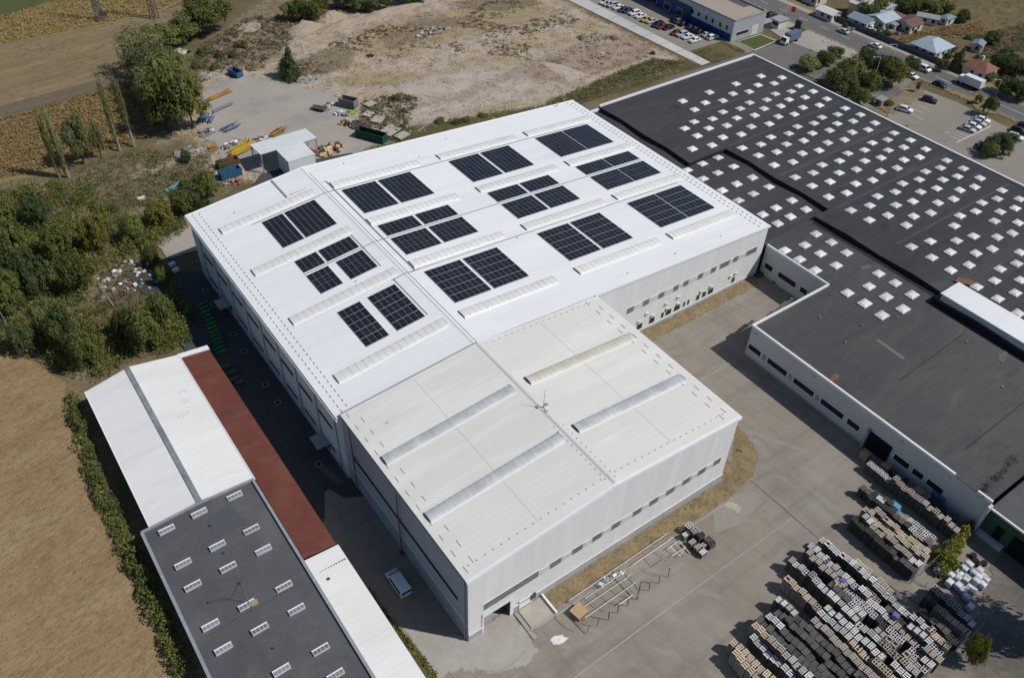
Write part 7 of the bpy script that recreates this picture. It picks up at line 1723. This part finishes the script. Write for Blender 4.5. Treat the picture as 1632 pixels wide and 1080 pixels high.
# fences round the pallet block
def fence(label, pts, h=2.0):
    q_ = [P(u, v) for u, v in pts]; t = thing('fence', label, 'fence', tuple(q_[0]))
    for a, c in zip(q_, q_[1:]):
        n = max(2, int((c - a).length / 2.2))
        for k in range(n + 1):
            p = a.lerp(c, k / n); b = MB(); b.tube([(p.x, p.y, 0), (p.x, p.y, h)], .05, 6); b.build('post', steel_grey, t)
        for z in (.3, h * .55, h - .05):
            b = MB(); b.beam((a.x, a.y, z), (c.x, c.y, z), .04, .04); b.build('rail', steel_grey, t)
fence('thin wire fence around the lower right corner of the pallets', [(1470, 1080), (1504, 1054), (1540, 1024), (1562, 1000)], 2.2)
fence('thin wire fence across the end of the cream pallet rows', [(1450, 930), (1480, 905), (1528, 862)], 2.4)
fence('low gate frame between the pallets and the white tanks', [(1455, 925), (1492, 945), (1512, 962)], 1.4)
for k, (u, v) in enumerate(((1552, 896), (1558, 902), (1566, 900), (1549, 888))):
    p = P(u, v); b = MB(); b.tube([(0, 0, 0), (0, 0, .25)], .5, 14); b.tube([(0, 0, .251), (0, 0, .5)], .5, 14); b.tube([(0, 0, .501), (0, 0, .52)], .26, 12); o = b.build('tyre_pile', tyre); o.location = (p.x, p.y, ZL[0]); tag(o, 'pile of old tyres near the green wall, %s from the creeper' % ordn(k), 'tyres', 'tyre piles near the green wall')
# pallets by the verge
r_ = random.Random(77)
for k, (u, v, ly, kd, cl) in enumerate(((1098, 838, 12, C_, 'grey'), (1107, 846, 13, C_, 'grey'), (1117, 853, 12, C_, 'dark'), (1128, 860, 9, D_, 'dark'), (1093, 852, 8, S_, 'grey'), (1103, 864, 9, S_, 'tan'), (1112, 872, 9, S_, 'tan'), (1122, 868, 6, S_, 'tan'), (1134, 866, 8, C_, 'dark'), (1120, 880, 7, S_, 'grey'), (1086, 843, 4, S_, 'cream'))):
    p = P(u, v, ly * .15); o = link('pallet_stack', stack_mesh(kd, cl, ly, k % 2)[1]); o.location = (p.x, p.y, ZL[0]); o.rotation_euler = (0, 0, r_.uniform(-.15, .15)); tag(o, '%s pallet stack in the heap by the dry verge, %s of eleven' % (names[cl], ordn(k)), 'pallet stack', 'pallet heap by the dry verge')
# dismantled steel canopy frame lying before the beige hall
FR = thing('steel_frame', 'dismantled white steel canopy frame standing open before the beige hall', 'steel frame', (24, -6, 0))
fz = 1.0
o6 = lambda a, c: (840 + a / 5.1, 820 + c / 5.1)
for (a, c, e, f_, wd) in ((340, 695, 1145, 148, .07), (860, 405, 1190, 180, .075), (470, 680, 800, 455, .06), (455, 750, 850, 485, .06), (470, 835, 885, 548, .07), (750, 725, 860, 650, .1), (1140, 275, 1235, 210, .08), (1175, 335, 1290, 258, .08)):
    p = P(*o6(a, c), fz); q_ = P(*o6(e, f_), fz); b = MB(); b.beam(p, q_, wd, wd); b.build('purlin', steel_white, FR)
pts = [(220, 800), (250, 850), (320, 910), (390, 945)]
dk = mat('frame_grey', (.24, .23, .22), rough=.6)
def chain(pp, z=fz, wd=.07, nm='brace', m=dk):
    for (a, c), (e, f_) in zip(pp, pp[1:]):
        b = MB(); b.beam(P(*o6(a, c), z), P(*o6(e, f_), z), wd, wd); b.build(nm, m, FR)
chain(pts, .5); chain([(380, 845), (490, 960)], .6, .1); chain([(430, 890), (515, 895), (490, 960)], .3); chain([(440, 880), (515, 895), (575, 900), (590, 840), (520, 825)], .3)
chain([(520, 820), (600, 838), (670, 850), (680, 785), (745, 790), (755, 730), (825, 735), (835, 675), (900, 685), (940, 535), (1000, 550)], .4, .09)
chain([(900, 685), (920, 605), (1000, 608), (1010, 540), (1080, 552), (1090, 488), (1155, 500), (1172, 425)], .4)
chain([(745, 500), (905, 665)], 1.0, .12, 'rafter', steel_grey); chain([(810, 440), (950, 600)], 1.0, .08, 'rafter', steel_grey)
chain([(485, 665), (560, 740), (650, 775)], .7); chain([(570, 620), (680, 705), (780, 725)], .7); chain([(690, 600), (770, 650), (840, 660)], .7); chain([(930, 420), (1010, 470), (1085, 488)], .7); chain([(970, 335), (1030, 415), (1120, 350)], .7); chain([(1060, 290), (1160, 370)], .7)
chain([(1235, 210), (1325, 315)], 1.3, .09, 'rafter', steel_white); chain([(1165, 260), (1245, 335), (1280, 270)], 1.0, .07, 'rafter', steel_white)
for (a, c) in ((340, 695), (1145, 148), (455, 750), (470, 835), (885, 548), (1190, 180), (905, 665), (850, 485)):
    p = P(*o6(a, c), fz); b = MB(); b.beam((p.x, p.y, ZL[0]), (p.x, p.y, fz), .08, .08); b.build('post', steel_grey, FR)
p = P(*o6(420, 785), .9); t = thing('wooden_crate', 'tan wooden crate with dark side at the end of the steel frame', 'crate', (p.x, p.y, ZL[0]), .15)
b = MB(); b.box(-1.0, 1.0, -1.0, 1.0, .1, .9); part('box', b.mesh('box', mat('timber_crate', (.30, .19, .11), rough=.9)), t)
b = MB()
for k in range(5): b.box(-1.05, 1.05, -1.0 + k * .4, -1.0 + k * .4 + .36, .9, .95)
part('lid', b.mesh('lid', mat('timber_lid', (.46, .33, .20), (.4, .28, .17), 2, rough=.9)), t)
b = MB(); b.box(-.9, -.7, -1, 1, 0, .1); b.box(.7, .9, -1, 1, 0, .1); part('skid', b.mesh('skid', bark), t)
pile('scrap_pile', 'heap of grey metal fittings under the steel frame', *o6(660, 530), 6.5, 1.6, .4, [steel_grey, steel_dark, cgrey, steel_white], 46, .0, .45, seed=50)

# ------------------------------------------------------------------ surface wear and small growth
lotw = px([(560, 60), (650, 25), (760, 5), (860, -5), (900, 20), (980, 60), (1040, 90), (960, 110), (860, 100), (760, 85), (690, 80), (600, 100), (470, 124), (420, 110), (450, 90)])
scatter_foliage('weeds', 'brown dead weeds in drifts over the far part of the rubble lot', 'weeds', fill(lotw, 620, 51, .7, .3, .14, .09), leafmat('leaf_brown', (0.13, 0.10, 0.06), (0.21, 0.165, 0.105), (0.28, 0.23, 0.14)), .2, 14, 51)
scatter_foliage('weeds', 'sparse olive weeds over the far part of the rubble lot', 'weeds', fill(lotw, 260, 52, .6, .35, .2, .11), leaf_willow, .18, 12, 52)
vw = px([(650, 232), (760, 202), (860, 172), (985, 116), (1040, 96), (1095, 100), (930, 160), (760, 200)])
scatter_foliage('weeds', 'green and brown weeds along the verge behind the warehouse', 'weeds', fill(vw, 420, 53, .6, .4), leaf_willow, .17, 12, 53)
vw2 = px([(580, 160), (640, 150), (668, 160), (650, 200), (640, 230), (600, 215), (572, 190)])
scatter_foliage('weeds', 'brown and green weeds around the concrete slabs', 'weeds', fill(vw2, 260, 54, .7, .7), leaf_willow, .18, 16, 54)
scatter_foliage('weeds', 'brown stalks around the concrete slabs', 'weeds', fill(vw2, 200, 55, .7, .6), MATS['leaf_brown'], .18, 14, 55)
sb = px([(330, 66), (395, 30), (470, 20), (560, -8), (600, 0), (470, 60), (440, 90), (395, 110), (330, 118), (300, 95)])
scatter_foliage('weeds', 'low brown scrub on the slope behind the small blue skip', 'weeds', fill(sb, 700, 56, .8, .6), MATS['leaf_brown'], .2, 14, 56)
scatter_foliage('weeds', 'green scrub patches on the slope behind the small blue skip', 'weeds', fill(sb, 180, 57, .9, .8, .1), leaf_willow, .2, 16, 57)
# small stones strewn over the lot
r_ = random.Random(61); mb = MB()
for (x, y, _, _) in fill(px([(470, 60), (640, 18), (860, -5), (1090, 100), (960, 130), (800, 168), (650, 205), (560, 140)]), 900, 62, 1, 1, .0, .06):
    q_ = r_.uniform(.12, .42); R = Matrix.Translation((x, y, q_ * .2)) @ Matrix.Rotation(r_.uniform(0, 6.28), 4, 'Z') @ Matrix.Rotation(r_.uniform(-.5, .5), 4, 'X')
    mb.box(-q_ * .6, q_ * .6, -q_ * .4, q_ * .4, -q_ * .3, q_ * .3, r_.choice((0, 0, 1, 2)), R)
tag(mb.build('stones', [cpale, cgrey, cbrick]), 'small stones and broken brick strewn over the rubble lot', 'stones', kind='stuff')
sheet('dirt_bank', px([(252, 262), (295, 240), (332, 222), (352, 230), (330, 248), (292, 262), (258, 276), (215, 290), (205, 282)]), ZL[0] + .004, mat('dirt_bank', (0.36, 0.29, 0.20), (0.28, 0.22, 0.15), .3, fine=.25, fscale=1.2, ragged=.5, soft=(-.1, 1.1)), 1.8)
sheet('dirt_path', px([(620, 165), (720, 150), (860, 92), (960, 52), (975, 58), (870, 104), (740, 160), (640, 180)]), ZL[0] + .006, mat('worn_track', (0.43, 0.37, 0.30), (0.39, 0.33, 0.265), .3, fine=.1, ragged=.3, soft=(-.2, 1.6)), 2.2)
# faded marks on the shed roof
fm = mat('faded_mark', (0.62, 0.59, 0.56), (0.56, 0.53, 0.5), 1.5, rough=.7)
def zshed(x): return ZS + 1.1 - (x + 22.9) / 8.6 * 1.1
for k, (u, v, segs) in enumerate(((291, 623, [(-.6, .3, .5, .3), (-.6, .3, -.6, -.3), (.4, .5, .4, -.1), (-.2, .5, .4, .5)]), (294, 638, [(-.5, .5, .5, .5), (-.5, .5, -.5, -.4), (-.5, -.4, .5, -.4), (.5, .5, .5, -.4), (-.1, .5, -.1, -.4)]), (292, 661, [(-.9, -.4, -.2, -.5), (-.9, -.4, -.8, .1), (-.8, .1, .9, .5), (.9, .5, .9, .0), (.9, 0, -.2, -.5), (0, .3, .1, -.4)]))):
    p = P(u, v, ZS + .6); q_ = MB()
    for x0, y0, x1, y1 in segs: q_.beam((p.x + x0, p.y + y0, zshed(p.x + x0) + .012), (p.x + x1, p.y + y1, zshed(p.x + x1) + .012), .13, .012)
    q_.build('faded_mark', fm, SH)

# more growth and clutter among the roadside plots
for i, (u, v, wp, hg, lm) in enumerate(((1335, 34, 12, 2.0, leaf_green), (1348, 44, 10, 1.6, leaf_dark), (1388, 52, 12, 1.8, leaf_green), (1412, 56, 14, 2.0, leaf_dark), (1434, 30, 14, 2.4, leaf_green), (1460, 54, 10, 1.6, leaf_yellow), (1452, 78, 12, 2.0, leaf_green), (1508, 92, 16, 2.2, leaf_dark), (1530, 92, 16, 2.4, leaf_green), (1540, 104, 14, 2.0, leaf_dark), (1582, 118, 20, 2.6, leaf_green), (1610, 140, 22, 2.6, leaf_dark), (1560, 94, 14, 1.8, leaf_yellow), (1605, 86, 22, 2.4, leaf_willow), (1626, 100, 20, 2.2, leaf_green), (1490, 34, 14, 2.0, leaf_dark), (1518, 30, 16, 2.2, leaf_green), (1545, 62, 14, 1.8, leaf_willow))):
    shrub('garden shrub among the roadside houses, %s from the left end of the plots' % ordn(i), u, v, wp, hg, lm, group='garden shrubs among the houses')
mw = px([(1540, 60), (1632, 40), (1660, 90), (1632, 118), (1590, 100), (1560, 90)])
scatter_foliage('weeds', 'dry weeds on the rough meadow right of the corn plot', 'weeds', fill(mw, 500, 91, .9, .6), MATS['leaf_brown'], .2, 12, 91)
scatter_foliage('weeds', 'green weeds on the rough meadow right of the corn plot', 'weeds', fill(mw, 220, 92, .9, .7, .05), leaf_willow, .2, 12, 92)
for i, (u, v, cols_) in enumerate(((1395, 52, [cgrey, steel_white, rust]), (1418, 52, [cgrey, bark, cpale]), (1358, 46, [steel_grey, blu2, cgrey]), (1434, 52, [rust, bark, cgrey]))):
    pile('scrap_pile', 'yard clutter heap between the roadside houses, %s from the left' % ordn(i), u, v, 5, 4, .8, cols_, 16, .2, .8, seed=100 + i)
